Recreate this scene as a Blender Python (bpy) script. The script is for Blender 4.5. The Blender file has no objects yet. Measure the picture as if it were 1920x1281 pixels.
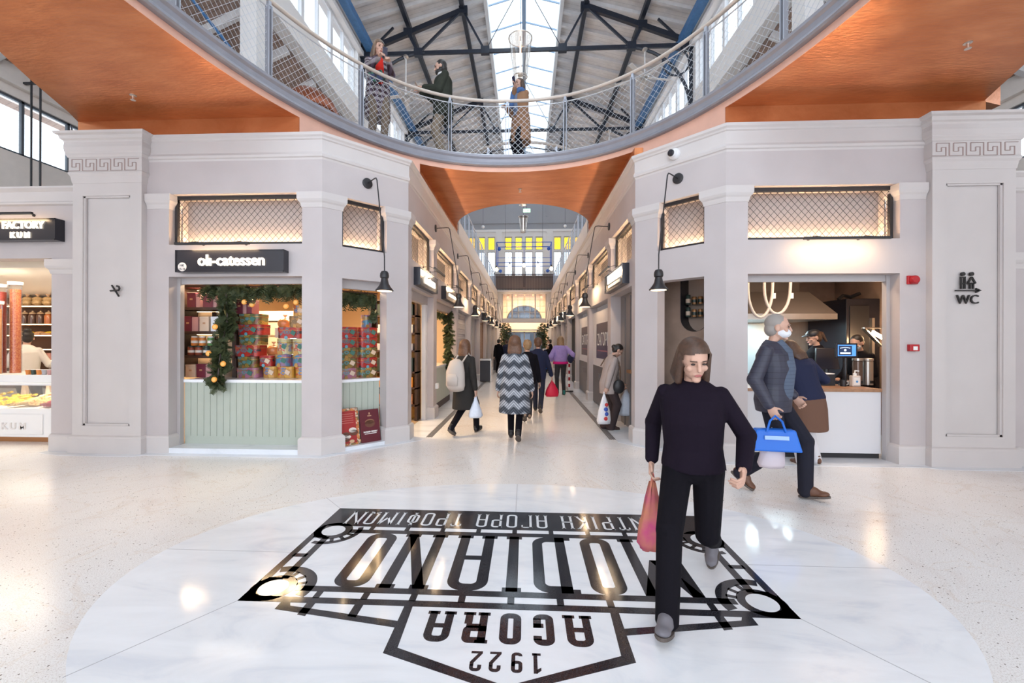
import bpy, bmesh, math, random
from mathutils import Vector, Matrix, noise
from mathutils.geometry import tessellate_polygon
PI = math.pi
S = bpy.context.scene
COL = S.collection
rnd = random.Random(7)

# ------------------------------------------------------------------ camera, world, exposure
cam = bpy.data.objects.new('camera', bpy.data.cameras.new('camera'))
COL.objects.link(cam)
cam.data.lens = 15.0
cam.data.sensor_width = 36.0
cam.data.shift_x = 0.00703
cam.data.clip_start = 0.05
cam.data.clip_end = 300
cam.matrix_world = (Matrix.Translation((0, 0, 1.5)) @ Matrix.Rotation(0.04811, 4, 'Z') @
                    Matrix.Rotation(PI / 2 + 0.000433, 4, 'X') @ Matrix.Rotation(0.002577, 4, 'Z'))
S.camera = cam
S.view_settings.view_transform = 'Standard'
S.view_settings.look = 'None'
S.view_settings.gamma = 1.0
S.view_settings.exposure = 0.38
S.cycles.max_bounces = 7
S.cycles.diffuse_bounces = 4
S.cycles.glossy_bounces = 3
S.cycles.transmission_bounces = 4
S.cycles.transparent_max_bounces = 10
S.cycles.caustics_reflective = False
S.cycles.caustics_refractive = False
S.cycles.sample_clamp_indirect = 6.0

W = bpy.data.worlds.new('overcast_sky')
S.world = W
W.use_nodes = True
_n = W.node_tree.nodes
_bg = _n['Background']
_tc = _n.new('ShaderNodeTexCoord')
_sx = _n.new('ShaderNodeSeparateXYZ')
_rp = _n.new('ShaderNodeValToRGB')
_rp.color_ramp.elements[0].position = 0.0
_rp.color_ramp.elements[0].color = (0.76, 0.83, 0.93, 1)
_rp.color_ramp.elements[1].position = 0.6
_rp.color_ramp.elements[1].color = (0.87, 0.94, 1.0, 1)
W.node_tree.links.new(_tc.outputs['Generated'], _sx.inputs[0])
W.node_tree.links.new(_sx.outputs['Z'], _rp.inputs[0])
W.node_tree.links.new(_rp.outputs[0], _bg.inputs['Color'])
_bg.inputs['Strength'].default_value = 3.2

# ------------------------------------------------------------------ materials
MATS = {}
def mat(name, col=(.5, .5, .5), rough=.5, metal=0.0, emit=None, estr=0.0, spec=.5, noise_amt=0.0, noise_scale=8.0,
        noise_col=None, bump=0.0, bump_scale=60.0, alpha=1.0, coat=0.0, stretch=(1, 1, 1)):
    if name in MATS:
        return MATS[name]
    m = bpy.data.materials.new(name)
    m.use_nodes = True
    nt = m.node_tree
    b = nt.nodes['Principled BSDF']
    b.inputs['Base Color'].default_value = (*col, 1)
    b.inputs['Roughness'].default_value = rough
    b.inputs['Metallic'].default_value = metal
    b.inputs['Specular IOR Level'].default_value = spec
    b.inputs['Coat Weight'].default_value = coat
    if alpha < 1:
        b.inputs['Alpha'].default_value = alpha
    if emit:
        b.inputs['Emission Color'].default_value = (*emit, 1)
        b.inputs['Emission Strength'].default_value = estr
    if noise_amt > 0 or bump > 0:
        tc = nt.nodes.new('ShaderNodeTexCoord')
        mp = nt.nodes.new('ShaderNodeMapping')
        mp.inputs['Scale'].default_value = stretch
        nt.links.new(tc.outputs['Object'], mp.inputs[0])
    if noise_amt > 0:
        nz = nt.nodes.new('ShaderNodeTexNoise')
        nz.inputs['Scale'].default_value = noise_scale
        nz.inputs['Detail'].default_value = 5
        nt.links.new(mp.outputs[0], nz.inputs['Vector'])
        rp = nt.nodes.new('ShaderNodeValToRGB')
        rp.color_ramp.elements[0].position = .3
        rp.color_ramp.elements[1].position = .7
        c2 = noise_col or tuple(c * (1 - noise_amt) for c in col)
        rp.color_ramp.elements[0].color = (*c2, 1)
        rp.color_ramp.elements[1].color = (*col, 1)
        nt.links.new(nz.outputs['Fac'], rp.inputs[0])
        nt.links.new(rp.outputs[0], b.inputs['Base Color'])
    if bump > 0:
        n2 = nt.nodes.new('ShaderNodeTexNoise')
        n2.inputs['Scale'].default_value = bump_scale
        n2.inputs['Detail'].default_value = 3
        nt.links.new(mp.outputs[0], n2.inputs['Vector'])
        bp = nt.nodes.new('ShaderNodeBump')
        bp.inputs['Strength'].default_value = bump
        bp.inputs['Distance'].default_value = .01
        nt.links.new(n2.outputs['Fac'], bp.inputs['Height'])
        nt.links.new(bp.outputs[0], b.inputs['Normal'])
    MATS[name] = m
    return m

def _base(name, rough=.5, metal=0, spec=.5):
    m = bpy.data.materials.new(name)
    m.use_nodes = True
    b = m.node_tree.nodes['Principled BSDF']
    b.inputs['Roughness'].default_value = rough
    b.inputs['Metallic'].default_value = metal
    b.inputs['Specular IOR Level'].default_value = spec
    MATS[name] = m
    nt = m.node_tree
    tc = nt.nodes.new('ShaderNodeTexCoord')
    return m, nt, b, tc

def ramp(nt, stops, interp='LINEAR'):
    r = nt.nodes.new('ShaderNodeValToRGB')
    r.color_ramp.interpolation = interp
    e = r.color_ramp.elements
    while len(e) < len(stops):
        e.new(.5)
    for k, (p, c) in enumerate(stops):
        e[k].position = p
        e[k].color = (*c, 1)
    return r

def mixc(nt, fac, a, b, mode='MIX'):
    x = nt.nodes.new('ShaderNodeMixRGB')
    x.blend_type = mode
    for sock, v in ((x.inputs[0], fac), (x.inputs[1], a), (x.inputs[2], b)):
        if isinstance(v, (int, float)):
            sock.default_value = v
        elif isinstance(v, tuple):
            sock.default_value = (*v, 1)
        else:
            nt.links.new(v, sock)
    return x.outputs[0]

def tex(nt, kind, vec, scale, **kw):
    t = nt.nodes.new('ShaderNodeTex' + kind)
    t.inputs['Scale'].default_value = scale
    for k, v in kw.items():
        if k in t.inputs:
            t.inputs[k].default_value = v
        else:
            setattr(t, k, v)
    nt.links.new(vec, t.inputs['Vector'])
    return t

def mapping(nt, vec, scale=(1, 1, 1), rot=(0, 0, 0), loc=(0, 0, 0)):
    mp = nt.nodes.new('ShaderNodeMapping')
    mp.inputs['Scale'].default_value = scale
    mp.inputs['Rotation'].default_value = rot
    mp.inputs['Location'].default_value = loc
    nt.links.new(vec, mp.inputs[0])
    return mp.outputs[0]

def make_terrazzo():
    m, nt, b, tc = _base('terrazzo', .22)
    o = tc.outputs['Object']
    v1 = tex(nt, 'Voronoi', o, 34)
    n0 = tex(nt, 'Noise', o, 60, Detail=2)
    add = nt.nodes.new('ShaderNodeMath'); add.operation = 'ADD'
    nt.links.new(v1.outputs['Distance'], add.inputs[0])
    sub = nt.nodes.new('ShaderNodeMath'); sub.operation = 'MULTIPLY'; sub.inputs[1].default_value = .5
    nt.links.new(n0.outputs['Fac'], sub.inputs[0]); nt.links.new(sub.outputs[0], add.inputs[1])
    chips = ramp(nt, [(0.335, (.16, .12, .10)), (.385, (1, 1, 1))])
    nt.links.new(add.outputs[0], chips.inputs[0])
    n1 = tex(nt, 'Noise', o, .9, Detail=6, Roughness=.65, Distortion=.6)
    base = ramp(nt, [(.26, (.76, .69, .65)), (.42, (.87, .855, .845)), (.7, (.91, .905, .90))])
    nt.links.new(n1.outputs['Fac'], base.inputs[0])
    n2 = tex(nt, 'Noise', o, 150, Detail=1)
    fine = ramp(nt, [(.36, (.80, .77, .75)), (.5, (1, 1, 1))])
    nt.links.new(n2.outputs['Fac'], fine.inputs[0])
    # hairline brown cracks
    n3 = tex(nt, 'Noise', o, 1.1, Detail=5, Distortion=1.2)
    cr = ramp(nt, [(.490, (1, 1, 1)), (.4985, (.80, .66, .52)), (.501, (.80, .66, .52)), (.512, (1, 1, 1))])
    nt.links.new(n3.outputs['Fac'], cr.inputs[0])
    c = mixc(nt, 1, base.outputs[0], chips.outputs[0], 'MULTIPLY')
    c = mixc(nt, 1, c, fine.outputs[0], 'MULTIPLY')
    c = mixc(nt, .25, c, cr.outputs[0], 'MULTIPLY')
    nt.links.new(c, b.inputs['Base Color'])
    return m

def make_marble(name='marble', tint=(.87, .89, .925), vein=(.74, .775, .84), rough=.10):
    m, nt, b, tc = _base(name, rough)
    o = tc.outputs['Object']
    v = mapping(nt, o, (1, 3.2, 1), (0, 0, .3))
    w = tex(nt, 'Noise', v, 1.1, Detail=8, Distortion=1.6, Roughness=.6)
    r = ramp(nt, [(.28, vein), (.45, tint), (.62, tuple(min(1, c * 1.05) for c in tint))])
    nt.links.new(w.outputs['Fac'], r.inputs[0])
    nt.links.new(r.outputs[0], b.inputs['Base Color'])
    return m

def make_granite():
    m, nt, b, tc = _base('granite', .10)
    v = tex(nt, 'Voronoi', tc.outputs['Object'], 260)
    r = ramp(nt, [(0, (.10, .10, .115)), (.35, (.030, .031, .038)), (1, (.012, .012, .016))])
    nt.links.new(v.outputs['Distance'], r.inputs[0])
    nt.links.new(r.outputs[0], b.inputs['Base Color'])
    return m

def make_copper():
    m, nt, b, tc = _base('copper_paint', .30, .60)
    o = tc.outputs['Object']
    n1 = tex(nt, 'Noise', mapping(nt, o, (1, 3.0, 1), (0, 0, .5)), 1.6, Detail=6, Roughness=.6, Distortion=.4)
    r = ramp(nt, [(.25, (.44, .140, .050)), (.5, (.56, .205, .080)), (.75, (.66, .275, .12))])
    nt.links.new(n1.outputs['Fac'], r.inputs[0])
    nt.links.new(r.outputs[0], b.inputs['Base Color'])
    n2 = tex(nt, 'Noise', mapping(nt, o, (1, 4, 1), (0, 0, .8)), 9, Detail=4)
    bp = nt.nodes.new('ShaderNodeBump'); bp.inputs['Strength'].default_value = .25; bp.inputs['Distance'].default_value = .02
    nt.links.new(n2.outputs['Fac'], bp.inputs['Height']); nt.links.new(bp.outputs[0], b.inputs['Normal'])
    return m

def make_boards(name, c1, c2, axis='Y', pitch=.16, rough=.55):
    m, nt, b, tc = _base(name, rough)
    sep = nt.nodes.new('ShaderNodeSeparateXYZ'); nt.links.new(tc.outputs['Object'], sep.inputs[0])
    d = nt.nodes.new('ShaderNodeMath'); d.operation = 'DIVIDE'; d.inputs[1].default_value = pitch
    nt.links.new(sep.outputs[axis], d.inputs[0])
    fr = nt.nodes.new('ShaderNodeMath'); fr.operation = 'FRACT'; nt.links.new(d.outputs[0], fr.inputs[0])
    r = ramp(nt, [(0.0, c2), (.05, c2), (.08, c1), (1, c1)])
    nt.links.new(fr.outputs[0], r.inputs[0])
    n1 = tex(nt, 'Noise', tc.outputs['Object'], 3, Detail=4)
    r2 = ramp(nt, [(.3, (.82, .82, .82)), (.7, (1, 1, 1))]); nt.links.new(n1.outputs['Fac'], r2.inputs[0])
    nt.links.new(mixc(nt, 1, r.outputs[0], r2.outputs[0], 'MULTIPLY'), b.inputs['Base Color'])
    return m

def make_plaid(name, cols, scale=7.0, zig=False, rough=.9):
    m, nt, b, tc = _base(name, rough)
    o = tc.outputs['Object']
    if zig:
        v = mapping(nt, o, (1, 1, 1))
        sep = nt.nodes.new('ShaderNodeSeparateXYZ'); nt.links.new(v, sep.inputs[0])
        def zz(src, per, amp, band):
            pp = nt.nodes.new('ShaderNodeMath'); pp.operation = 'PINGPONG'; pp.inputs[1].default_value = per; nt.links.new(sep.outputs['X'], pp.inputs[0])
            ma = nt.nodes.new('ShaderNodeMath'); ma.operation = 'MULTIPLY_ADD'; ma.inputs[1].default_value = amp; nt.links.new(pp.outputs[0], ma.inputs[0]); nt.links.new(sep.outputs['Z'], ma.inputs[2])
            q = nt.nodes.new('ShaderNodeMath'); q.operation = 'PINGPONG'; q.inputs[1].default_value = band; nt.links.new(ma.outputs[0], q.inputs[0])
            d = nt.nodes.new('ShaderNodeMath'); d.operation = 'DIVIDE'; d.inputs[1].default_value = band; nt.links.new(q.outputs[0], d.inputs[0]); return d.outputs[0]
        r1 = ramp(nt, [(.35, cols[0]), (.65, cols[1])]); nt.links.new(zz(0, .075, .75, .085), r1.inputs[0])
        r2 = ramp(nt, [(.3, (.40, .40, .43)), (.7, (1, 1, 1))]); nt.links.new(zz(0, .9, 1.1, .022), r2.inputs[0])
        nt.links.new(mixc(nt, 1, r1.outputs[0], r2.outputs[0], 'MULTIPLY'), b.inputs['Base Color'])
    else:
        w1 = tex(nt, 'Wave', o, scale, wave_type='BANDS', bands_direction='Z', Distortion=.6)
        w2 = tex(nt, 'Wave', o, scale, wave_type='BANDS', bands_direction='X', Distortion=.6)
        r1 = ramp(nt, [(.35, cols[0]), (.65, cols[1])]); nt.links.new(w1.outputs['Fac'], r1.inputs[0])
        r2 = ramp(nt, [(.35, cols[0]), (.65, cols[2])]); nt.links.new(w2.outputs['Fac'], r2.inputs[0])
        nt.links.new(mixc(nt, .5, r1.outputs[0], r2.outputs[0]), b.inputs['Base Color'])
    return m

def make_pattern(name, cols, scale=14, rough=.3):
    """painted ornament for printed tins: cells of several colours with rings"""
    m, nt, b, tc = _base(name, rough)
    o = tc.outputs['Object']
    v = tex(nt, 'Voronoi', mapping(nt, o, (1, .6, 1.3)), scale)
    r = ramp(nt, [(i / (len(cols)), c) for i, c in enumerate(cols)], 'CONSTANT')
    sep = nt.nodes.new('ShaderNodeSeparateXYZ'); nt.links.new(v.outputs['Color'], sep.inputs[0])
    nt.links.new(sep.outputs['X'], r.inputs[0])
    rings = nt.nodes.new('ShaderNodeMath'); rings.operation = 'SINE'
    mu = nt.nodes.new('ShaderNodeMath'); mu.operation = 'MULTIPLY'; mu.inputs[1].default_value = 26
    nt.links.new(v.outputs['Distance'], mu.inputs[0]); nt.links.new(mu.outputs[0], rings.inputs[0])
    r2 = ramp(nt, [(.55, (0, 0, 0)), (.6, (1, 1, 1))]); nt.links.new(rings.outputs[0], r2.inputs[0])
    nt.links.new(mixc(nt, r2.outputs[0], r.outputs[0], cols[0]), b.inputs['Base Color'])
    return m

def make_thin_glass(name, tint=(.97, .99, 1), refl=.06, rough=.02):
    m = bpy.data.materials.new(name)
    m.use_nodes = True
    nt = m.node_tree
    nt.nodes.remove(nt.nodes['Principled BSDF'])
    t = nt.nodes.new('ShaderNodeBsdfTransparent'); t.inputs[0].default_value = (*tint, 1)
    g = nt.nodes.new('ShaderNodeBsdfGlossy'); g.inputs['Roughness'].default_value = rough
    lw = nt.nodes.new('ShaderNodeLayerWeight'); lw.inputs['Blend'].default_value = .25
    mu = nt.nodes.new('ShaderNodeMath'); mu.operation = 'MULTIPLY_ADD'; mu.inputs[1].default_value = .5; mu.inputs[2].default_value = refl
    nt.links.new(lw.outputs['Fresnel'], mu.inputs[0])
    mx = nt.nodes.new('ShaderNodeMixShader')
    nt.links.new(mu.outputs[0], mx.inputs[0]); nt.links.new(t.outputs[0], mx.inputs[1]); nt.links.new(g.outputs[0], mx.inputs[2])
    nt.links.new(mx.outputs[0], nt.nodes['Material Output'].inputs[0])
    MATS[name] = m
    return m

def make_stained():
    m = make_thin_glass('stained_glass', (.95, .66, .12), .03)
    nt = m.node_tree
    t = [n for n in nt.nodes if n.type == 'BSDF_TRANSPARENT'][0]
    tc = nt.nodes.new('ShaderNodeTexCoord')
    sep = nt.nodes.new('ShaderNodeSeparateXYZ'); nt.links.new(tc.outputs['Object'], sep.inputs[0])
    def tri(op):
        a = nt.nodes.new('ShaderNodeMath'); a.operation = op
        k = nt.nodes.new('ShaderNodeMath'); k.operation = 'MULTIPLY'; k.inputs[1].default_value = .62
        nt.links.new(sep.outputs['Z'], k.inputs[0])
        nt.links.new(sep.outputs['X'], a.inputs[0]); nt.links.new(k.outputs[0], a.inputs[1])
        d = nt.nodes.new('ShaderNodeMath'); d.operation = 'MULTIPLY'; d.inputs[1].default_value = 7.0
        nt.links.new(a.outputs[0], d.inputs[0])
        f = nt.nodes.new('ShaderNodeMath'); f.operation = 'FRACT'; nt.links.new(d.outputs[0], f.inputs[0])
        return f.outputs[0]
    ra = ramp(nt, [(0, (.62, .36, .05)), (.14, (.98, .82, .42)), (1, (.98, .82, .42))])
    rb = ramp(nt, [(0, (.62, .36, .05)), (.14, (.98, .82, .42)), (1, (.98, .82, .42))])
    nt.links.new(tri('ADD'), ra.inputs[0]); nt.links.new(tri('SUBTRACT'), rb.inputs[0])
    nt.links.new(mixc(nt, 1, ra.outputs[0], rb.outputs[0], 'MULTIPLY'), t.inputs[0])
    return m

TERRAZZO = make_terrazzo()
MARBLE = make_marble()
LITPINK = mat('well_band_lit_pink', (.80, .47, .36), .45, .15, noise_amt=.10, noise_scale=5)  # paler than the copper: bright light on the well band put into its colour
GRANITE = make_granite()
COPPER = make_copper()
PLASTER = mat('plaster', (.545, .495, .495), .62, noise_amt=.07, noise_scale=2.2, bump=.06, bump_scale=45)
PLASTER2 = mat('plaster_shop', (.70, .62, .54), .7, noise_amt=.05)
MOULD = mat('moulding_paint', (.615, .575, .565), .55, noise_amt=.04, noise_scale=3)
WHITEWALL = mat('white_render', (.80, .77, .75), .8, noise_amt=.06, noise_scale=1.3)
GABLE = mat('gable_render', (.36, .36, .38), .85, noise_amt=.08, noise_scale=.8)
ROOFB = make_boards('roof_boards', (.80, .77, .76), (.52, .50, .50), 'Y', .17)
AISLEB = make_boards('aisle_boards', (.36, .25, .20), (.18, .12, .10), 'Y', .15)
JOIST = mat('joist_paint', (.74, .72, .72), .6, noise_amt=.1)
NAVY = mat('truss_navy', (.018, .024, .040), .45, noise_amt=.3, noise_scale=20)
BLUE = mat('blue_steel', (.060, .19, .42), .45, noise_amt=.25, noise_scale=12)
BLUE2 = mat('lamp_blue', (.02, .10, .48), .4)
BLACK = mat('black_metal', (.018, .017, .020), .42)
BLACKP = mat('black_panel', (.016, .016, .024), .22)
STEEL = mat('grey_channel', (.30, .30, .34), .42, .35, noise_amt=.12, noise_scale=6)
POST = mat('post_steel', (.44, .46, .52), .36, .55)
WIRE = mat('wire_steel', (.62, .64, .68), .35, .7)
RAILW = mat('handrail', (.56, .48, .42), .35, .15)
INOX = mat('stainless', (.62, .58, .54), .28, .9, noise_amt=.08, noise_scale=5)
WINFR = mat('window_frame', (.075, .085, .10), .5)
WHITEP = mat('white_paint', (.80, .80, .81), .4)
GREYSH = mat('shutter_grey', (.47, .44, .44), .5, .1)
SAGE = mat('sage_paint', (.45, .495, .43), .5, noise_amt=.04)
WOODD = mat('dark_wood', (.060, .030, .022), .5, noise_amt=.4, noise_scale=14)
GLASS = make_thin_glass('clear_glass', (.97, .99, 1), .02)
SKYGL = make_thin_glass('skylight_glass', (.95, .98, 1), .04)
STAIN = make_stained()
GREENLT = mat('green_border_glass', (.35, .75, .50), .3)
WARM = mat('warm_led', (1, .8, .55), .5, emit=(1, .66, .36), estr=80)
SIGNLT = mat('sign_letters', (1, .95, .88), .5, emit=(1, .86, .66), estr=2.6)
BULB = mat('bulb_glow', (1, .85, .6), .5, emit=(1, .74, .42), estr=14)
DARK = mat('dark_void', (.03, .028, .03), .8)
CREAM = mat('cream_box', (.66, .52, .40), .6)
MAROON = mat('maroon_box', (.16, .022, .045), .45)
ORANGE = mat('orange_slice', (.85, .33, .03), .5)
SKIN = mat('skin', (.60, .36, .27), .5, noise_amt=.06, noise_scale=20)
TEXTW = mat('white_lettering', (.85, .84, .82), .5)

# ------------------------------------------------------------------ mesh helpers
class MB:
    def __init__(self):
        self.v = []; self.f = []
    def quad(self, a, b, c, d):
        n = len(self.v); self.v += [a, b, c, d]; self.f.append((n, n + 1, n + 2, n + 3))
    def hexa(self, p):
        """eight corners: bottom ring 0-3, top ring 4-7"""
        n = len(self.v); self.v += [tuple(q) for q in p]
        for f in ((3, 2, 1, 0), (4, 5, 6, 7), (0, 1, 5, 4), (1, 2, 6, 5), (2, 3, 7, 6), (3, 0, 4, 7)):
            self.f.append(tuple(n + i for i in f))
    def box(self, x0, x1, y0, y1, z0, z1):
        self.hexa([(x0, y0, z0), (x1, y0, z0), (x1, y1, z0), (x0, y1, z0), (x0, y0, z1), (x1, y0, z1), (x1, y1, z1), (x0, y1, z1)])
        return self
    def bar(self, p, q, w, h=None, up=(0, 0, 1)):
        p, q = Vector(p), Vector(q); h = h or w
        d = (q - p).normalized(); u = Vector(up)
        if abs(d.dot(u)) > .98: u = Vector((0, 1, 0))
        s = d.cross(u).normalized(); t = s.cross(d)
        c = [(-w / 2, -h / 2), (w / 2, -h / 2), (w / 2, h / 2), (-w / 2, h / 2)]
        self.hexa([p + s * a + t * b for a, b in c] + [q + s * a + t * b for a, b in c])
        return self
    def tube(self, pts, r, n=8, cap=True, closed=False):
        pts = [Vector(p) for p in pts]; m = len(pts)
        rr = r if isinstance(r, (list, tuple)) else [r] * m
        base = len(self.v); pu = None
        for i, p in enumerate(pts):
            if closed: d = pts[(i + 1) % m] - pts[i - 1]
            else: d = pts[min(i + 1, m - 1)] - pts[max(i - 1, 0)]
            d.normalize()
            if pu is None: pu = Vector((0, 0, 1)) if abs(d.z) < .95 else Vector((1, 0, 0))
            s = d.cross(pu)
            if s.length < 1e-6: s = d.cross(Vector((1, .3, 0)))
            s.normalize(); t = s.cross(d).normalized(); pu = t
            for k in range(n):
                a = 2 * PI * k / n
                self.v.append(tuple(p + s * math.cos(a) * rr[i] + t * math.sin(a) * rr[i]))
        for i in range(m if closed else m - 1):
            j = (i + 1) % m
            for k in range(n):
                l = (k + 1) % n
                self.f.append((base + i * n + k, base + i * n + l, base + j * n + l, base + j * n + k))
        if cap and not closed:
            self.f.append(tuple(base + k for k in reversed(range(n))))
            self.f.append(tuple(base + (m - 1) * n + k for k in range(n)))
        return self
    def lathe(self, c, prof, n=20, ax=(0, 0, 1)):
        """prof: (radius, height) list along the axis ax from c"""
        c = Vector(c); ax = Vector(ax).normalized()
        s = ax.orthogonal().normalized(); t = ax.cross(s)
        base = len(self.v); m = len(prof)
        for r, h in prof:
            for k in range(n):
                a = 2 * PI * k / n
                self.v.append(tuple(c + ax * h + s * math.cos(a) * max(r, 1e-4) + t * math.sin(a) * max(r, 1e-4)))
        for i in range(m - 1):
            for k in range(n):
                l = (k + 1) % n
                self.f.append((base + i * n + k, base + i * n + l, base + (i + 1) * n + l, base + (i + 1) * n + k))
        self.f.append(tuple(base + k for k in reversed(range(n))))
        self.f.append(tuple(base + (m - 1) * n + k for k in range(n)))
        return self
    def ball(self, c, r, n=12, m=8, rot=None):
        c = Vector(c); r = (r, r, r) if isinstance(r, (int, float)) else r
        base = len(self.v); R = rot or Matrix.Identity(3)
        self.v.append(tuple(c + R @ Vector((0, 0, -r[2]))))
        for i in range(1, m):
            th = -PI / 2 + PI * i / m
            for k in range(n):
                a = 2 * PI * k / n
                self.v.append(tuple(c + R @ Vector((r[0] * math.cos(th) * math.cos(a), r[1] * math.cos(th) * math.sin(a), r[2] * math.sin(th)))))
        self.v.append(tuple(c + R @ Vector((0, 0, r[2]))))
        top = len(self.v) - 1
        for k in range(n):
            l = (k + 1) % n
            self.f.append((base, base + 1 + l, base + 1 + k))
            self.f.append((top, base + 1 + (m - 2) * n + k, base + 1 + (m - 2) * n + l))
        for i in range(m - 2):
            for k in range(n):
                l = (k + 1) % n
                a = base + 1 + i * n
                self.f.append((a + k, a + l, a + n + l, a + n + k))
        return self
    def poly(self, loops, z0, z1, fr=None):
        """extruded polygon with holes: loops of (u, v); fr maps (u, v, w) to a point"""
        fr = fr or (lambda u, v, w: (u, v, w))
        flat = [p for l in loops for p in l]
        tris = tessellate_polygon([[Vector((p[0], p[1], 0)) for p in l] for l in loops])
        b = len(self.v); n = len(flat)
        self.v += [tuple(fr(p[0], p[1], z0)) for p in flat] + [tuple(fr(p[0], p[1], z1)) for p in flat]
        for t in tris:
            self.f.append(tuple(b + i for i in reversed(t))); self.f.append(tuple(b + n + i for i in t))
        o = 0
        for l in loops:
            k = len(l)
            for i in range(k):
                j = (i + 1) % k
                self.f.append((b + o + i, b + o + j, b + n + o + j, b + n + o + i))
            o += k
        return self
    def sweep(self, path, prof, closed=False):
        """profile (d outward, z) swept along a plan polyline with mitred corners; outward = right of travel"""
        P = [Vector((p[0], p[1])) for p in path]; m = len(P)
        nor = []
        for i in range(m):
            a = (P[i] - P[i - 1]) if (i > 0 or closed) else None
            c = (P[(i + 1) % m] - P[i]) if (i < m - 1 or closed) else None
            na = Vector((a.y, -a.x)).normalized() if a is not None else None
            nc = Vector((c.y, -c.x)).normalized() if c is not None else None
            if na is None: nor.append(nc)
            elif nc is None: nor.append(na)
            else:
                b = (na + nc); b.normalize(); nor.append(b / max(b.dot(na), .25))
        base = len(self.v); k = len(prof)
        for i in range(m):
            for d, z in prof:
                q = P[i] + nor[i] * d; self.v.append((q.x, q.y, z))
        for i in range(m if closed else m - 1):
            j = (i + 1) % m
            for a in range(k):
                b2 = (a + 1) % k
                self.f.append((base + i * k + a, base + j * k + a, base + j * k + b2, base + i * k + b2))
        if not closed:
            self.f.append(tuple(base + a for a in range(k))); self.f.append(tuple(base + (m - 1) * k + a for a in reversed(range(k))))
        return self
    def xform(self, M, start=0):
        for i in range(start, len(self.v)): self.v[i] = tuple(M @ Vector(self.v[i]))
        return self
    def build(self, name, m, parent=None, smooth=False, bevel=0.0, fixn=True):
        me = bpy.data.meshes.new(name)
        me.from_pydata([tuple(v) for v in self.v], [], self.f)
        me.validate()
        if fixn:
            bm = bmesh.new(); bm.from_mesh(me)
            bmesh.ops.recalc_face_normals(bm, faces=bm.faces); bm.to_mesh(me); bm.free()
        me.materials.append(m)
        o = bpy.data.objects.new(name, me); COL.objects.link(o)
        if smooth:
            for p in me.polygons: p.use_smooth = True
            if smooth != 'full':
                md = o.modifiers.new('edge_split', 'EDGE_SPLIT'); md.split_angle = math.radians(40)
        if bevel:
            md = o.modifiers.new('bevel', 'BEVEL'); md.width = bevel; md.segments = 2; md.limit_method = 'ANGLE'
        if parent is not None: setp(o, parent)
        return o

def setp(o, parent):
    o.parent = parent
    if parent.type == 'EMPTY':
        o.matrix_parent_inverse = Matrix.Identity(4)
        mw = WORLD.get(parent.name, Matrix.Identity(4))
        o.data.transform(mw.inverted())
    else:
        root = parent
        while root.parent: root = root.parent
        if root.type == 'EMPTY': o.data.transform(WORLD.get(root.name, Matrix.Identity(4)).inverted())
WORLD = {}
def tag(o, label, cat, group=None):
    o['label'] = label; o['category'] = cat
    if group: o['group'] = group
    return o
def thing(name, label, cat, loc=(0, 0, 0), group=None, rz=0):
    o = bpy.data.objects.new(name, None); COL.objects.link(o)
    o.empty_display_size = .1
    o.location = loc; o.rotation_euler = (0, 0, rz)
    WORLD[o.name] = Matrix.Translation(loc) @ Matrix.Rotation(rz, 4, 'Z')
    return tag(o, label, cat, group)
def struct(o):
    o['kind'] = 'structure'; return o
def kids(o):
    return [c for c in bpy.data.objects if c.parent == o]
def dup(o, loc, rz=None, label=None):
    r = o.copy(); COL.objects.link(r); r.location = loc
    if rz is not None: r.rotation_euler = (0, 0, rz)
    if label: r['label'] = label
    for c in kids(o):
        k = c.copy(); COL.objects.link(k); k.parent = r
        for g in kids(c):
            q = g.copy(); COL.objects.link(q); q.parent = k
    return r
def light(name, kind, loc, energy, col=(1, .8, .6), size=.3, size_y=None, rot=(0, 0, 0), spread=None):
    l = bpy.data.lights.new(name, kind); l.energy = energy; l.color = col
    if kind == 'AREA':
        l.size = size
        if size_y: l.shape = 'RECTANGLE'; l.size_y = size_y
        if spread: l.spread = spread
    elif kind in ('POINT', 'SPOT'): l.shadow_soft_size = size
    o = bpy.data.objects.new(name, l); COL.objects.link(o); o.location = loc; o.rotation_euler = rot
    return o
ORD = ['first', 'second', 'third', 'fourth', 'fifth', 'sixth', 'seventh', 'eighth', 'ninth', 'tenth', 'eleventh', 'twelfth']

_fonts = {}
def text_mb(s, size, fr, depth=.004, sx=1.0, bold=0.0, spacing=1.0, align='CENTER'):
    """lettering as mesh in frame fr(u, v, w), centred on u=0, baseline v=0"""
    cu = bpy.data.curves.new('txt', 'FONT'); cu.body = s; cu.size = size; cu.align_x = align
    cu.extrude = depth / 2; cu.offset = bold; cu.space_character = spacing; cu.resolution_u = 3
    o = bpy.data.objects.new('txt', cu); COL.objects.link(o)
    dg = bpy.context.evaluated_depsgraph_get()
    me = bpy.data.meshes.new_from_object(o.evaluated_get(dg))
    mb = MB()
    mb.v = [tuple(fr(v.co.x * sx, v.co.y, v.co.z + depth / 2)) for v in me.vertices]
    mb.f = [tuple(p.vertices) for p in me.polygons]
    bpy.data.objects.remove(o); bpy.data.curves.remove(cu); bpy.data.meshes.remove(me)
    return mb

def frame(o, u, n):
    """plan frame: s along u, d outward along n, z up"""
    o = Vector((o[0], o[1])); u = Vector(u).normalized(); n = Vector(n).normalized()
    return lambda s, z, d=0.0: (o.x + u.x * s + n.x * d, o.y + u.y * s + n.y * d, z)

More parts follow.
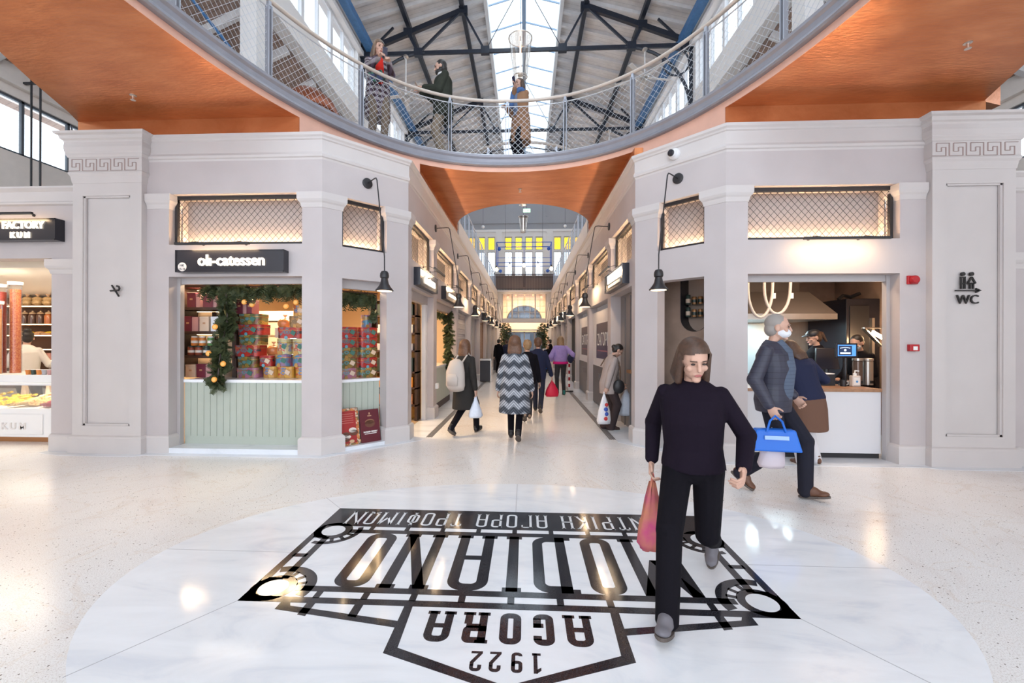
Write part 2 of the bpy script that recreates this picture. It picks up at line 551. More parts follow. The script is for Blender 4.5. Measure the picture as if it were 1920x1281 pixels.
def wall_grid(mb, fr, s0, s1, z0, z1, holes, d0, d1):
    ss = sorted({s0, s1, *[h[0] for h in holes], *[h[1] for h in holes]})
    zs = sorted({z0, z1, *[h[2] for h in holes], *[h[3] for h in holes]})
    ss = [s for s in ss if s0 <= s <= s1]; zs = [z for z in zs if z0 <= z <= z1]
    def solid(i, j):
        if i < 0 or j < 0 or i >= len(ss) - 1 or j >= len(zs) - 1: return False
        cs, cz = (ss[i] + ss[i + 1]) / 2, (zs[j] + zs[j + 1]) / 2
        return not any(h[0] < cs < h[1] and h[2] < cz < h[3] for h in holes)
    for i in range(len(ss) - 1):
        for j in range(len(zs) - 1):
            if not solid(i, j): continue
            a, b, c, d = ss[i], ss[i + 1], zs[j], zs[j + 1]
            for D in (d0, d1): mb.quad(fr(a, c, D), fr(b, c, D), fr(b, d, D), fr(a, d, D))
            if not solid(i - 1, j): mb.quad(fr(a, c, d0), fr(a, c, d1), fr(a, d, d1), fr(a, d, d0))
            if not solid(i + 1, j): mb.quad(fr(b, c, d0), fr(b, c, d1), fr(b, d, d1), fr(b, d, d0))
            if not solid(i, j - 1): mb.quad(fr(a, c, d0), fr(b, c, d0), fr(b, c, d1), fr(a, c, d1))
            if not solid(i, j + 1): mb.quad(fr(a, d, d0), fr(b, d, d0), fr(b, d, d1), fr(a, d, d1))

def fbox(mb, fr, s0, s1, z0, z1, d0, d1):
    mb.hexa([fr(s0, z0, d0), fr(s1, z0, d0), fr(s1, z0, d1), fr(s0, z0, d1), fr(s0, z1, d0), fr(s1, z1, d0), fr(s1, z1, d1), fr(s0, z1, d1)])
    return mb
# ------------------------------------------------------------------ the setting
XC = -0.08
def U(sg, u): return XC + sg * u
# ground floor
mb = MB(); mb.box(-14, 14, -9, 33, -.12, 0); floor = struct(mb.build('floor', TERRAZZO))
oval = MB()
oval.poly([[(XC + 2.496 * math.cos(2 * PI * k / 120), 2.832 + 1.66 * math.sin(2 * PI * k / 120)) for k in range(120)]], -.01, .002)
struct(oval.build('marble_oval', MARBLE, floor))
mb = MB()                                   # joints between the marble slabs
for (x0, y0, x1, y1) in ((XC, 3.75, XC, 4.49), (-1.655, 3.75, -1.9, 4.0), (1.495, 3.75, 1.75, 4.0), (-1.655, 2.95, -2.57, 2.95), (1.495, 2.95, 2.41, 2.95),
                         (-1.655, 2.384, -2.05, 1.80), (1.495, 2.384, 1.9, 1.80)):
    mb.bar((x0, y0, .0021), (x1, y1, .0021), .005, .0006)
struct(mb.build('oval_joint', mat('joint_grey', (.42, .43, .46), .6), floor))
M2 = make_marble('threshold_marble', (.74, .77, .82), (.56, .60, .66), .16)
for sg in (-1, 1):
    mb = MB()                               # marble kerb strip along the shop fronts
    fr = [(U(sg, 6.4), 5.38), (U(sg, 5.99), 5.27), (U(sg, 5.0), 5.27), (U(sg, 4.9), 5.35), (U(sg, 2.54), 5.35), (U(sg, 1.60), 6.29), (U(sg, 1.47), 6.45), (U(sg, 1.47), 27), (U(sg, 2.2), 27), (U(sg, 2.2), 6.6), (U(sg, 2.6), 6.0), (U(sg, 6.4), 6.0)]
    mb.poly([fr], -.01, .003); struct(mb.build('marble_strip', M2, floor))
    mb = MB()                               # slot drain beside the strip
    for i in range(4): mb.box(*sorted((U(sg, 1.375 + .026 * i), U(sg, 1.393 + .026 * i))), 6.62, 26.9, .0, .004)
    struct(mb.build('slot_drain', mat('drain_metal', (.16, .15, .15), .45, .5), floor))

CORN = [(0, 3.90), (.004, 3.925), (.022, 3.935), (.03, 3.965), (.018, 3.985), (.012, 4.0), (.012, 4.155), (.028, 4.165), (.034, 4.185), (.055, 4.205), (.062, 4.238), (-.10, 4.238), (-.10, 3.90)]
PLIN = [(-.02, 0), (.034, 0), (.034, .20), (.024, .222), (.004, .236), (-.02, .236)]
CAPP = [(-.03, 3.26), (.006, 3.27), (.014, 3.30), (.020, 3.325), (.036, 3.345), (.046, 3.365), (.050, 3.375), (.050, 3.462), (-.03, 3.465)]
BAYS = [(6.6, 8.2)] + [(8.5 + 2.75 * k, 10.95 + 2.75 * k) for k in range(6)] + [(25.0, 26.85)]
Q = 2 ** -.5
FR = {}
for sg, nm in ((-1, 'left'), (1, 'right')):
    F = frame((XC, 5.5), (sg, 0), (0, -1))
    CH = frame((U(sg, 2.6), 5.5), (-sg, 1), (-sg, -1))
    CO = frame((U(sg, 1.70), 0), (0, 1), (-sg, 0))
    FR[sg] = (F, CH, CO)
    mb = MB()
    wall_grid(mb, F, 2.6, 5.99, 0, 4.235, [(2.87, 4.70, -1, 2.36), (2.87, 4.70, 2.79, 3.465)], 0, -.21)
    wall_grid(mb, CH, 0, 1.2728, 0, 4.235, [(.269, .92, -1, 2.36), (.269, .92, 2.79, 3.465)], 0, -.21)
    wall_grid(mb, CO, 6.4, 27.0, 0, 4.235, [(a, b, -1, 2.36) for a, b in BAYS] + [(a, b, 2.79, 3.465) for a, b in BAYS], 0, -.21)
    fbox(mb, F, 5.97, 6.36, 0, 2.62, 0, -.21); fbox(mb, F, 5.97, 11, 2.62, 3.58, 0, -.21)
    fbox(mb, F, 9.4, 11, 0, 2.62, 0, -.21)
    w = struct(mb.build('wall_' + nm, PLASTER))
    # cornice all along
    path = [(U(sg, 5.01), 5.5), (U(sg, 2.6), 5.5), (U(sg, 1.7), 6.4), (U(sg, 1.7), 27.0)]
    if sg > 0: path = path[::-1]
    mb = MB(); mb.sweep(path, CORN)
    p2 = [(U(sg, 11), 5.5), (U(sg, 5.97), 5.5)]
    if sg > 0: p2 = p2[::-1]
    mb.sweep(p2, [(0, 3.33), (.03, 3.35), (.03, 3.375), (.012, 3.39), (.012, 3.52), (.05, 3.56), (.05, 3.585), (0, 3.585)])
    struct(mb.build('trim_1' if sg < 0 else 'trim_2', MOULD, None))
    # plinths and capitals of the piers
    piers = [[F(2.87, 0, -.19), F(2.87, 0), F(2.6, 0), CH(.269, 0), CH(.269, 0, -.19)],
             [CH(.92, 0, -.19), CH(.92, 0), CH(1.2728, 0), CO(6.6, 0), CO(6.6, 0, -.19)],
             [F(5.0, 0), F(4.70, 0), F(4.70, 0, -.19)]]
    for a, b in zip(BAYS[:-1], BAYS[1:]):
        piers.append([CO(a[1], 0, -.19), CO(a[1], 0), CO(b[0], 0), CO(b[0], 0, -.19)])
    mb = MB(); mc = MB()
    for p in piers:
        pp = [(q[0], q[1]) for q in p]
        if sg > 0: pp = pp[::-1]
        mb.sweep(pp, PLIN); mc.sweep(pp, CAPP)
    mb.sweep([(q[0], q[1]) for q in ([F(6.36, 0), F(5.97, 0)] if sg < 0 else [F(5.97, 0), F(6.36, 0)])], PLIN)
    mc.sweep([(q[0], q[1]) for q in ([F(6.36, 0, -.19), F(6.36, 0), F(5.97, 0)] if sg < 0 else [F(5.97, 0), F(6.36, 0), F(6.36, 0, -.19)])],
             [(d, z - .865) for d, z in CAPP])
    struct(mb.build('baseboard_' + nm, MOULD)); struct(mc.build('trim_3' if sg < 0 else 'trim_4', MOULD))
    # panelled corner pilaster with its key-pattern capital
    mb = MB()
    wall_grid(mb, F, 5.01, 5.97, 0, 3.62, [(5.17, 5.83, .365, 3.432)], .08, -.0)
    fbox(mb, F, 5.16, 5.84, .35, 3.44, .034, .0)
    for (a, b, c, d) in ((5.17, 5.83, .365, .39), (5.17, 5.83, 3.41, 3.432), (5.17, 5.195, .365, 3.43), (5.805, 5.83, .365, 3.43)):
        fbox(mb, F, a, b, c, d, .066, .04)
    pp = [F(5.97, 0, 0), F(5.97, 0, .08), F(5.01, 0, .08), F(5.01, 0, 0)]
    pp = [(q[0], q[1]) for q in pp]
    if sg > 0: pp = pp[::-1]
    mb.sweep(pp, PLIN)
    mb.sweep(pp, [(-.05, 3.595), (.005, 3.60), (.010, 3.63), (.018, 3.69), (.034, 3.715), (.036, 3.735), (.028, 3.75), (.028, 3.93), (.036, 3.935), (.050, 3.965), (.050, 3.98), (.058, 4.0),
                  (.066, 4.06), (.060, 4.12), (.066, 4.145), (.088, 4.16), (.098, 4.20), (.13, 4.215), (.14, 4.242), (-.05, 4.245)])
    struct(mb.build('trim_5' if sg < 0 else 'trim_6', MOULD))
    mb = MB(); per = .196; s0 = 5.01 - .03
    def kp(x, y): return F(s0 + x * per if sg > 0 else 5.97 + .03 - x * per, 3.755 + y * .152, .109)
    pts = []
    for k in range(5): pts += [(k + a, b) for a, b in ((0, 0), (.8, 0), (.8, .66), (.54, .66), (.54, .34), (.25, .34), (.25, 1), (1, 1))]
    for a, b in zip(pts[:-1], pts[1:]):
        if max(a[0], b[0]) > 5.18: break
        p, q = kp(*a), kp(*b)
        mb.bar(p, q, .004 if abs(a[0] - b[0]) < .01 else .014, .014 if abs(a[0] - b[0]) < .01 else .004, up=(0, 0, 1)) if abs(a[0] - b[0]) > .01 else mb.bar(p, q, .014, .004, up=(0, 1, 0))
    key = struct(mb.build('trim_7' if sg < 0 else 'trim_8', mat('key_groove_shade', (.36, .27, .25), .7)))  # raised strips; the dark of the recessed key grooves is put into their colour

# ------------------------------------------------------------------ upper floor: copper slab with an oval well and a slot over the lane
XR = -.24
def ring(k, n=160, off=0.0, zc=0):
    t = 2 * PI * k / n; e = 2 / 2.25
    c, s = math.cos(t), math.sin(t)
    return (XR + (3.25 + off) * math.copysign(abs(c) ** e, c), 2.4 + (4.98 + off) * math.copysign(abs(s) ** e, s))
RING = [ring(k, 160, .045) for k in range(160)]
def slot(off=0.0):
    p = [(XC + 1.72 + off, 27)] + [(XC + (1.72 + off) * math.cos(PI * k / 40), 11.3 - (2.15 + off) * math.sin(PI * k / 40)) for k in range(41)] + [(XC - 1.72 - off, 27)]
    return p
front = [(-6.06, 27.2), (-6.06, 5.5), (-5.93, 5.27), (-5.63, 4.6), (-5.38, 4.1), (-4.95, 3.1), (-4.7, 1.8), (-4.6, .4), (-4.7, -1.0), (-5.0, -2.6), (-2.6, -3.9), (2.2, -3.9), (4.5, -2.6), (4.3, -1.0), (4.25, .4), (4.4, 1.9),
         (4.7, 3.3), (5.0, 4.1), (5.29, 4.8), (5.42, 5.1), (5.6, 5.5), (5.9, 5.6), (5.9, 27.2)]
outer = front + [(XC + 1.72, 27.2)] + slot() + [(XC - 1.72, 27.2)]
mb = MB(); mb.poly([outer, RING[::-1]], 4.46, 4.70)
ceil = struct(mb.build('ceiling', COPPER))
mb = MB()                                   # upstands between the cornices and the soffit; above the chamfers they follow the well
for sg in (-1, 1):
    arc = [p for p in (ring(k, 640, .045) for k in range(640)) if 5.47 < p[1] < (7.02 if sg < 0 else 6.6) and (p[0] - XR) * sg > 0]
    arc.sort(key=lambda p: p[1])
    lp = [(U(sg, 5.97) if sg < 0 else U(sg, 5.69), 5.485), (arc[0][0], 5.485)] + arc + [(U(sg, 1.735), arc[-1][1]), (U(sg, 1.735), 11.25), (U(sg, 2.4), 11.25), (U(sg, 2.4), 7.6), (U(sg, 3.2), 6.4), (U(sg, 5.97) if sg < 0 else U(sg, 5.69), 6.4)]
    mb.poly([lp], 4.236, 4.462)
struct(mb.build('upstand', COPPER, ceil))
mb = MB(); mb.poly([[(x, y) for x, y in outer], [ring(k, 160, .05) for k in range(160)][::-1]], 4.70, 4.715)
struct(mb.build('upper_floor_screed', mat('upper_floor', (.42, .40, .39), .5), ceil))

mb = MB(); mb.sweep([ring(k, 200, .047) for k in range(200)][::-1], [(0, 4.455), (.006, 4.455), (.006, 4.56), (0, 4.56)], closed=True)
for sg in (-1, 1):
    arc = [p for p in (ring(k, 640, .047) for k in range(640)) if 5.47 < p[1] < (7.02 if sg < 0 else 6.6) and (p[0] - XR) * sg > 0]
    arc.sort(key=lambda p: p[1]); mb.sweep(arc if sg < 0 else arc[::-1], [(0, 4.237), (.006, 4.237), (.006, 4.46), (0, 4.46)])
struct(mb.build('well_band', LITPINK, ceil))
# steel edge channel of the well
mb = MB()
P = [ring(k, 200, 0) for k in range(200)]
mb.sweep(P[::-1], [(-.05, 4.535), (.015, 4.535), (.035, 4.55), (.02, 4.58), (.008, 4.60), (.008, 4.655), (.03, 4.685), (.03, 4.72), (-.05, 4.72)], closed=True)
struct(mb.build('trim_9', STEEL))
mb = MB()
mb.sweep(slot()[::-1], [(-.02, 4.60), (.03, 4.60), (.03, 4.72), (-.02, 4.72)]); struct(mb.build('trim_10', STEEL))
mb = MB()
for sg in (-1, 1): mb.box(*sorted((U(sg, 1.69), U(sg, 1.90))), 11.26, 27.0, 4.237, 4.722)
struct(mb.build('trim_15', MOULD))

# ------------------------------------------------------------------ nave: columns, beams, clerestory, roof
YC = [-7.35, -2.0, 3.35, 8.7, 14.05, 19.4, 24.75]
for sg, nm in ((-1, 'left'), (1, 'right')):
    mb = MB()
    mb.box(*sorted((U(sg, 5.45), U(sg, 5.80))), -9, 27, 8.75, 9.5)
    mb.box(*sorted((U(sg, 5.40), U(sg, 5.85))), -9, 27, 11.15, 11.75)
    for y in YC: mb.box(*sorted((U(sg, 5.45), U(sg, 5.80))), y - .25, y + .25, 9.5, 11.15)
    for y in YC[2:]: mb.box(*sorted((U(sg, 5.45), U(sg, 5.80))), y - .2, y + .2, 4.72 if y > 5 else 0, 8.75)
    mb.box(*sorted((U(sg, 5.30), U(sg, 5.45))), -9, 27, 10.98, 11.12)      # moulded string under the eaves
    struct(mb.build('wall_nave_' + nm, WHITEWALL))
    mb = MB(); wn = MB()
    for a, b in zip(YC[:-1], YC[1:]):
        y0, y1 = a + .25, b - .25
        mb.box(*sorted((U(sg, 5.60), U(sg, 5.66))), y0, y1, 9.5, 9.56); mb.box(*sorted((U(sg, 5.60), U(sg, 5.66))), y0, y1, 11.09, 11.15)
        for k in range(7):
            yy = y0 + (y1 - y0) * k / 6; w_ = .07 if k in (2, 4) else .025
            mb.box(*sorted((U(sg, 5.58), U(sg, 5.68))), yy - w_, yy + w_, 9.5, 11.15)
        wn.box(*sorted((U(sg, 5.62), U(sg, 5.635))), y0, y1, 9.55, 11.1)
    wf = struct(mb.build('window_1' if sg < 0 else 'window_2', WHITEP)); struct(wn.build('pane', SKYGL, wf))
    # main roof slope
    mb = MB()
    for (ua, za, ub, zb) in ((5.9, 11.72, 1.3, 12.96),):
        mb.hexa([(U(sg, ua), -9, za), (U(sg, ub), -9, zb), (U(sg, ub), 27.2, zb), (U(sg, ua), 27.2, za), (U(sg, ua), -9, za + .15), (U(sg, ub), -9, zb + .15), (U(sg, ub), 27.2, zb + .15), (U(sg, ua), 27.2, za + .15)])
    rf = struct(mb.build('ceiling_' + nm, ROOFB))
    mb = MB(); y = -8.8
    while y < 27:
        mb.bar((U(sg, 5.85), y, 11.70), (U(sg, 1.3), y, 12.90), .10, .13); y += .62
    struct(mb.build('joist', JOIST, rf))
    mb = MB(); mb.box(*sorted((U(sg, 1.22), U(sg, 1.34))), -9, 27.2, 12.80, 13.15); struct(mb.build('skylight_kerb', WHITEP, rf))
    mb = MB()
    for u_, z_ in ((3.85, 12.09), (2.03, 12.56)): mb.bar((U(sg, u_), -9, z_), (U(sg, u_), 27, z_), .13, .17)
    struct(mb.build('purlin', NAVY, rf))
    mb = MB(); mb.box(*sorted((U(sg, 4.98), U(sg, 5.22))), -9, 27, 11.12, 11.34); struct(mb.build('eaves_beam', BLUE, rf))
    # aisle roof and outer wall
    mb = MB()
    mb.hexa([(U(sg, 5.75), -9, 8.80), (U(sg, 11), -9, 6.5), (U(sg, 11), 27.2, 6.5), (U(sg, 5.75), 27.2, 8.80), (U(sg, 5.75), -9, 8.95), (U(sg, 11), -9, 6.65), (U(sg, 11), 27.2, 6.65), (U(sg, 5.75), 27.2, 8.95)])
    ar = struct(mb.build('ceiling_aisle_' + nm, AISLEB))
    mb = MB(); y = -8.5
    while y < 27:
        mb.bar((U(sg, 5.8), y, 8.70), (U(sg, 10.1), y, 6.82), .12, .17); y += 1.34
    struct(mb.build('joist', JOIST, ar))
    mb = MB()
    for u_, z_ in ((8.9, 7.28), (7.2, 8.02)): mb.bar((U(sg, u_), -9, z_), (U(sg, u_), 27, z_), .12, .16)
    struct(mb.build('purlin', NAVY, ar))
    OW = frame((U(sg, 10.0), 0), (0, 1), (-sg, 0))
    mb = MB(); holes = [(-8 + 3.6 * k, -8 + 3.6 * k + 3.45, 5.2, 6.32) for k in range(9)]
    wall_grid(mb, OW, -9, 27, 0, 7.0, holes, 0, -.3)
    fbox(mb, OW, -9, 27, 6.5, 6.62, .12, 0); struct(mb.build('wall_outer_' + nm, mat('outer_wall_beige', (.86, .77, .70), .8, noise_amt=.05)))
    mb = MB(); wn = MB()
    for h in holes:
        for z_ in (5.2, 6.27): fbox(mb, OW, h[0], h[1], z_, z_ + .05, -.05, -.11)
        for k in range(5):
            s_ = h[0] + (h[1] - h[0]) * k / 4; fbox(mb, OW, s_ - .025, s_ + .025, 5.2, 6.32, -.05, -.11)
        for k in (1, 3):
            s_ = h[0] + (h[1] - h[0]) * k / 4; mb.bar(OW(s_, 6.27, .0), OW(s_ + .3, 5.25, -.05), .02)
        fbox(wn, OW, h[0], h[1], 5.2, 6.32, -.075, -.085)
    wf = struct(mb.build('window_3' if sg < 0 else 'window_4', WINFR)); struct(wn.build('pane', SKYGL, wf))

# skylight
mb = MB(); gl = MB(); y = -9
for sg in (-1, 1):
    gl.hexa([(U(sg, 1.3), -9, 13.14), (U(sg, 0), -9, 13.50), (U(sg, 0), 27.2, 13.50), (U(sg, 1.3), 27.2, 13.14), (U(sg, 1.3), -9, 13.15), (U(sg, 0), -9, 13.51), (U(sg, 0), 27.2, 13.51), (U(sg, 1.3), 27.2, 13.15)])
    for k in range(30): mb.bar((U(sg, 1.3), -9 + 1.25 * k, 13.13), (U(sg, 0), -9 + 1.25 * k, 13.49), .03, .05)
mb.box(XC - .07, XC + .07, -9, 27.2, 13.32, 13.48)
sk = struct(mb.build('window_5', mat('skylight_bar', (.30, .42, .58), .5))); struct(gl.build('pane', SKYGL, sk))

# roof trusses
def truss(y, label):
    t = thing('roof_truss', label, 'roof truss', (XC, y, 11.1), 'trusses under the nave roof')
    mb = MB(); mb.bar((U(-1, 5.45), y, 11.1), (U(1, 5.45), y, 11.1), .07, .12); mb.build('bottom_chord', NAVY, t)
    for sg in (-1, 1):
        mb = MB()
        mb.bar((U(sg, 5.4), y, 11.18), (U(sg, 1.95), y, 12.50), .12, .16); mb.build('top_chord', NAVY, t)
        for (a, za, c, zc, w) in ((3.5, 11.1, 3.85, 11.8, .09), (3.5, 11.1, 2.03, 12.5, .07), (2.03, 12.5, 1.27, 11.1, .06), (4.9, 11.45, 4.35, 11.98, .06)):
            mb = MB(); mb.bar((U(sg, a), y, za), (U(sg, c), y, zc), w); mb.build('web_strut', NAVY, t)
        for (a, b) in ((3.5, 11.12), (1.27, 11.12), (2.0, 12.47), (3.85, 11.8)):
            mb = MB(); mb.box(U(sg, a) - .14, U(sg, a) + .14, y - .07, y + .07, b - .12, b + .12); mb.build('gusset_plate', NAVY, t)
        mb = MB(); mb.box(U(sg, 5.32) - .22, U(sg, 5.32) + .22, y - .12, y + .12, 10.95, 11.45); mb.build('bearing_shoe', NAVY, t)
        mb = MB(); mb.tube([(U(sg, 1.27), y, 11.1), (U(sg, 0), y, 13.4)], .013, 6); mb.build('tie_rod', NAVY, t)
        mb = MB(); mb.tube([(U(sg, 5.38 - 2.1 * (1 - math.cos(a))), y, 9.0 + 2.1 * math.sin(a)) for a in [PI / 2 * k / 14 for k in range(15)]], .05, 6)
        mb.tube([(U(sg, 5.40), y, 8.8), (U(sg, 5.40), y, 11.1)], .06, 6); mb.build('curved_brace', NAVY, t)
        mb = MB(); mb.tube([(U(sg, 4.92 + .42 * math.cos(2 * PI * k / 24)), y, 10.55 + .42 * math.sin(2 * PI * k / 24)) for k in range(24)], .03, 6, closed=True); mb.build('spandrel_ring', NAVY, t)
for i, y in enumerate((8.7, 14.05, 19.4, 24.75)):
    truss(y, ['navy steel roof truss directly over the oval balcony', 'navy steel roof truss just behind the balcony people', 'navy steel roof truss two bays behind the balcony', 'navy steel roof truss nearest the far gable wall'][i])
# blue service beams along the aisle roofs
for sg, nm in ((-1, 'left'), (1, 'right')):
    mb = MB(); mb.tube([(U(sg, 6.2), 6.0, 8.25), (U(sg, 5.0), 16, 4.9)], .03, 6)
    tag(mb.build('brace_rod', BLUE), 'slim blue steel brace rod under the brown %s aisle roof' % nm, 'brace rod')

# ------------------------------------------------------------------ far end wall
EW = frame((XC, 27.0), (1, 0), (0, -1))
cent = [-1.01 + .65 * k for k in range(4)]; side = [2.09, 2.72, 3.35, 3.98]
cols = cent + side + [-s for s in side]
mb = MB()
holes = [(c - .235, c + .235, 7.30, 8.15) for c in cols] + [(c - .235, c + .235, 5.65, 7.20) for c in cols] + [(-1.42, 1.42, 2.98, 4.53), (-1.5, 1.5, -1, 2.2), (-1.5, 1.5, 2.28, 2.70)]
wall_grid(mb, EW, -5.9, 5.9, 0, 8.6, holes, 0, -.25)
for c in (-1.6, 1.6): fbox(mb, EW, c - .2, c + .2, 4.95, 8.45, .06, 0)
fbox(mb, EW, -5.9, 5.9, 8.45, 8.6, .06, 0); fbox(mb, EW, -1.9, 1.8, 4.62, 4.72, .35, 0); fbox(mb, EW, -1.6, 1.6, 2.72, 2.95, .05, 0)
fbox(mb, EW, -1.7, 1.7, 4.53, 4.62, .12, 0)
struct(mb.build('wall_back', WHITEWALL))
mb = MB(); mb.poly([[(-5.9, 8.6), (5.9, 8.6), (5.9, 11.7), (0, 13.6), (-5.9, 11.7)]], 0, .25, lambda u, v, w: (XC + u, 27.0 + w, v))
for (a, b) in (((-5.3, 9.0), (5.3, 9.0)), ((-2.6, 10.6), (-1.0, 11.4)), ((2.6, 10.6), (1.0, 11.4)), ((-1.4, 9.4), (-1.4, 11.4)), ((1.4, 9.4), (1.4, 11.4)), ((-5.0, 9.4), (-1.9, 10.7)), ((5.0, 9.4), (1.9, 10.7))):
    mb.bar((XC + a[0], 26.98, a[1]), (XC + b[0], 26.98, b[1]), .07, .05)
struct(mb.build('wall_gable', GABLE))
mb = MB(); st = MB(); pn = MB(); gb = MB()
for c in cols:
    for (a, b) in ((7.30, 8.15), (5.65, 7.20)):
        for s_ in (c - .235, c + .205): fbox(mb, EW, s_, s_ + .03, a, b, -.08, -.13)
        for z_ in (a, b - .03): fbox(mb, EW, c - .235, c + .235, z_, z_ + .03, -.08, -.13)
    fbox(st, EW, c - .185, c + .185, 7.36, 8.09, -.10, -.105)
    for s_ in (c - .207, c + .185): fbox(gb, EW, s_, s_ + .022, 7.33, 8.12, -.10, -.105)
    for z_ in (7.33, 8.09): fbox(gb, EW, c - .185, c + .185, z_, z_ + .03, -.10, -.105)
    fbox(pn, EW, c - .205, c + .205, 5.68, 7.17, -.10, -.105)
    for k in range(1, 5): fbox(mb, EW, c - .205, c + .205, 5.65 + .31 * k - .006, 5.65 + .31 * k + .006, -.09, -.115)
    fbox(mb, EW, c - .007, c + .007, 5.65, 7.2, -.09, -.115)
wf = struct(mb.build('window_6', mat('pale_frame', (.55, .52, .50), .6))); struct(st.build('stained_pane', STAIN, wf)); struct(gb.build('green_border', GREENLT, wf)); struct(pn.build('pane', SKYGL, wf))
mb = MB(); pn = MB()
for s_ in (-1.42, -.80, .66, 1.34): fbox(mb, EW, s_, s_ + .08, 2.98, 4.53, .0, -.14)
for s_ in (-1.1, -.4, 0, .35, 1.0): fbox(mb, EW, s_ - .01, s_ + .01, 2.98, 4.53, -.05, -.09)
for z_ in (3.37, 3.76, 4.15): fbox(mb, EW, -1.42, 1.42, z_ - .01, z_ + .01, -.05, -.09)
fbox(pn, EW, -1.4, 1.4, 3.0, 4.5, -.065, -.07); fbox(pn, EW, -1.5, 1.5, 2.28, 2.7, -.065, -.07)
wf = struct(mb.build('window_7', mat('lane_window_frame', (.50, .47, .45), .6))); struct(pn.build('pane', GLASS, wf))
# vestibule behind the end wall, with its arched street window
mb = MB()
VW = frame((XC, 31.5), (1, 0), (0, -1))
arch = [(1.25 * math.cos(PI * k / 24), 3.15 + 1.0 * math.sin(PI * k / 24)) for k in range(25)]
mb.poly([[(-4, 0), (4, 0), (4, 5.2), (-4, 5.2)], arch[::-1], [(-1.5, .02), (-1.5, 2.25), (1.5, 2.25), (1.5, .02)]], 0, .25, lambda u, v, w: (XC + u, 31.5 + w, v))
mb.box(XC - 4, XC + 4, 27.25, 31.5, 5.0, 5.2); mb.box(XC - 4.2, XC - 4, 27.25, 31.6, 0, 5.2); mb.box(XC + 4, XC + 4.2, 27.25, 31.6, 0, 5.2)
struct(mb.build('wall_vestibule', mat('vestibule_paint', (.66, .52, .40), .7)))
mb = MB()
for k in (-.42, .42): mb.box(XC + k - .03, XC + k + .03, 31.5, 31.56, 3.15, 4.1)
mb.tube([(XC + 1.25 * math.cos(PI * k / 24), 31.5, 3.15 + math.sin(PI * k / 24)) for k in range(25)], .04, 6)
mb.tube([(XC + .75 * math.cos(PI * k / 24), 31.5, 3.15 + .62 * math.sin(PI * k / 24)) for k in range(25)], .02, 6)
struct(mb.build('window_8', WINFR))
mb = MB()
for k in range(5): mb.box(XC - 1.5 + .75 * k - .04, XC - 1.5 + .75 * k + .04, 31.5, 31.58, 0, 2.25)
mb.box(XC - 1.5, XC + 1.5, 31.5, 31.58, 2.17, 2.25); mb.box(XC - 1.5, XC + 1.5, 31.5, 31.58, 0, .08)
struct(mb.build('door_1', WINFR))
light('vestibule_lamp', 'AREA', (XC, 29.3, 4.9), 330, (1, .72, .48), 2.5)
# the street outside: dim facade
mb = MB(); mb.box(-16, 16, 44, 45, 0, 5.2)
sf = struct(mb.build('wall_street', mat('street_facade', (.07, .08, .10), .8, noise_amt=.4, noise_scale=.5)))
mb = MB()
for i in range(-7, 8):
    for z_ in (1.0, 3.2): mb.box(i * 2 - .5, i * 2 + .5, 43.95, 44, z_, z_ + 1.3)
struct(mb.build('street_window', mat('street_glass', (.10, .12, .15), .1), sf))
mb = MB(); mb.box(-16, 16, 33, 46, -.15, -.02); struct(mb.build('street_pavement', mat('asphalt', (.18, .18, .19), .8)))
# ------------------------------------------------------------------ balcony railing round the well
def arclen(pts):
    L = [0]
    for a, b in zip(pts[:-1], pts[1:]): L.append(L[-1] + (Vector(b) - Vector(a)).length)
    return L
def along(pts, L, s):
    for i in range(len(L) - 1):
        if L[i + 1] >= s:
            t = (s - L[i]) / (L[i + 1] - L[i] + 1e-9); return Vector(pts[i]).lerp(Vector(pts[i + 1]), t)
    return Vector(pts[-1])
def net_panel(mb, P, L, s0, s1, z0, z1, cell=.10, row=.05, r=.0016):
    """rhombic cable net: two families of zigzag wires"""
    n = max(2, int(round((s1 - s0) / cell))); m = int(round((z1 - z0) / row))
    cs = (s1 - s0) / n; rz = (z1 - z0) / m
    for j in range(m):
        for i in range(n):
            a = along(P, L, s0 + cs * i); b = along(P, L, s0 + cs * (i + .5)); c = along(P, L, s0 + cs * (i + 1))
            za, zb = z0 + rz * j, z0 + rz * (j + 1)
            if j % 2: za, zb = zb, za
            mb.bar((a.x, a.y, za), (b.x, b.y, zb), r * 2); mb.bar((b.x, b.y, zb), (c.x, c.y, za), r * 2)
RP = [ring(k, 400, .06) for k in range(-40, 241)]
RL = arclen(RP)
t = thing('balcony_railing', 'curved steel railing with cable net round the oval balcony opening', 'railing', (XR, 7.4, 4.7))
mb = MB(); mb.tube([(p[0], p[1], 5.70) for p in RP], .028, 10); mb.build('handrail', RAILW, t, smooth=True)
mb = MB(); mb.tube([(p[0], p[1], 5.60) for p in RP], .009, 6); mb.tube([(p[0], p[1], 4.76) for p in RP], .009, 6); mb.build('tension_rod', WIRE, t)
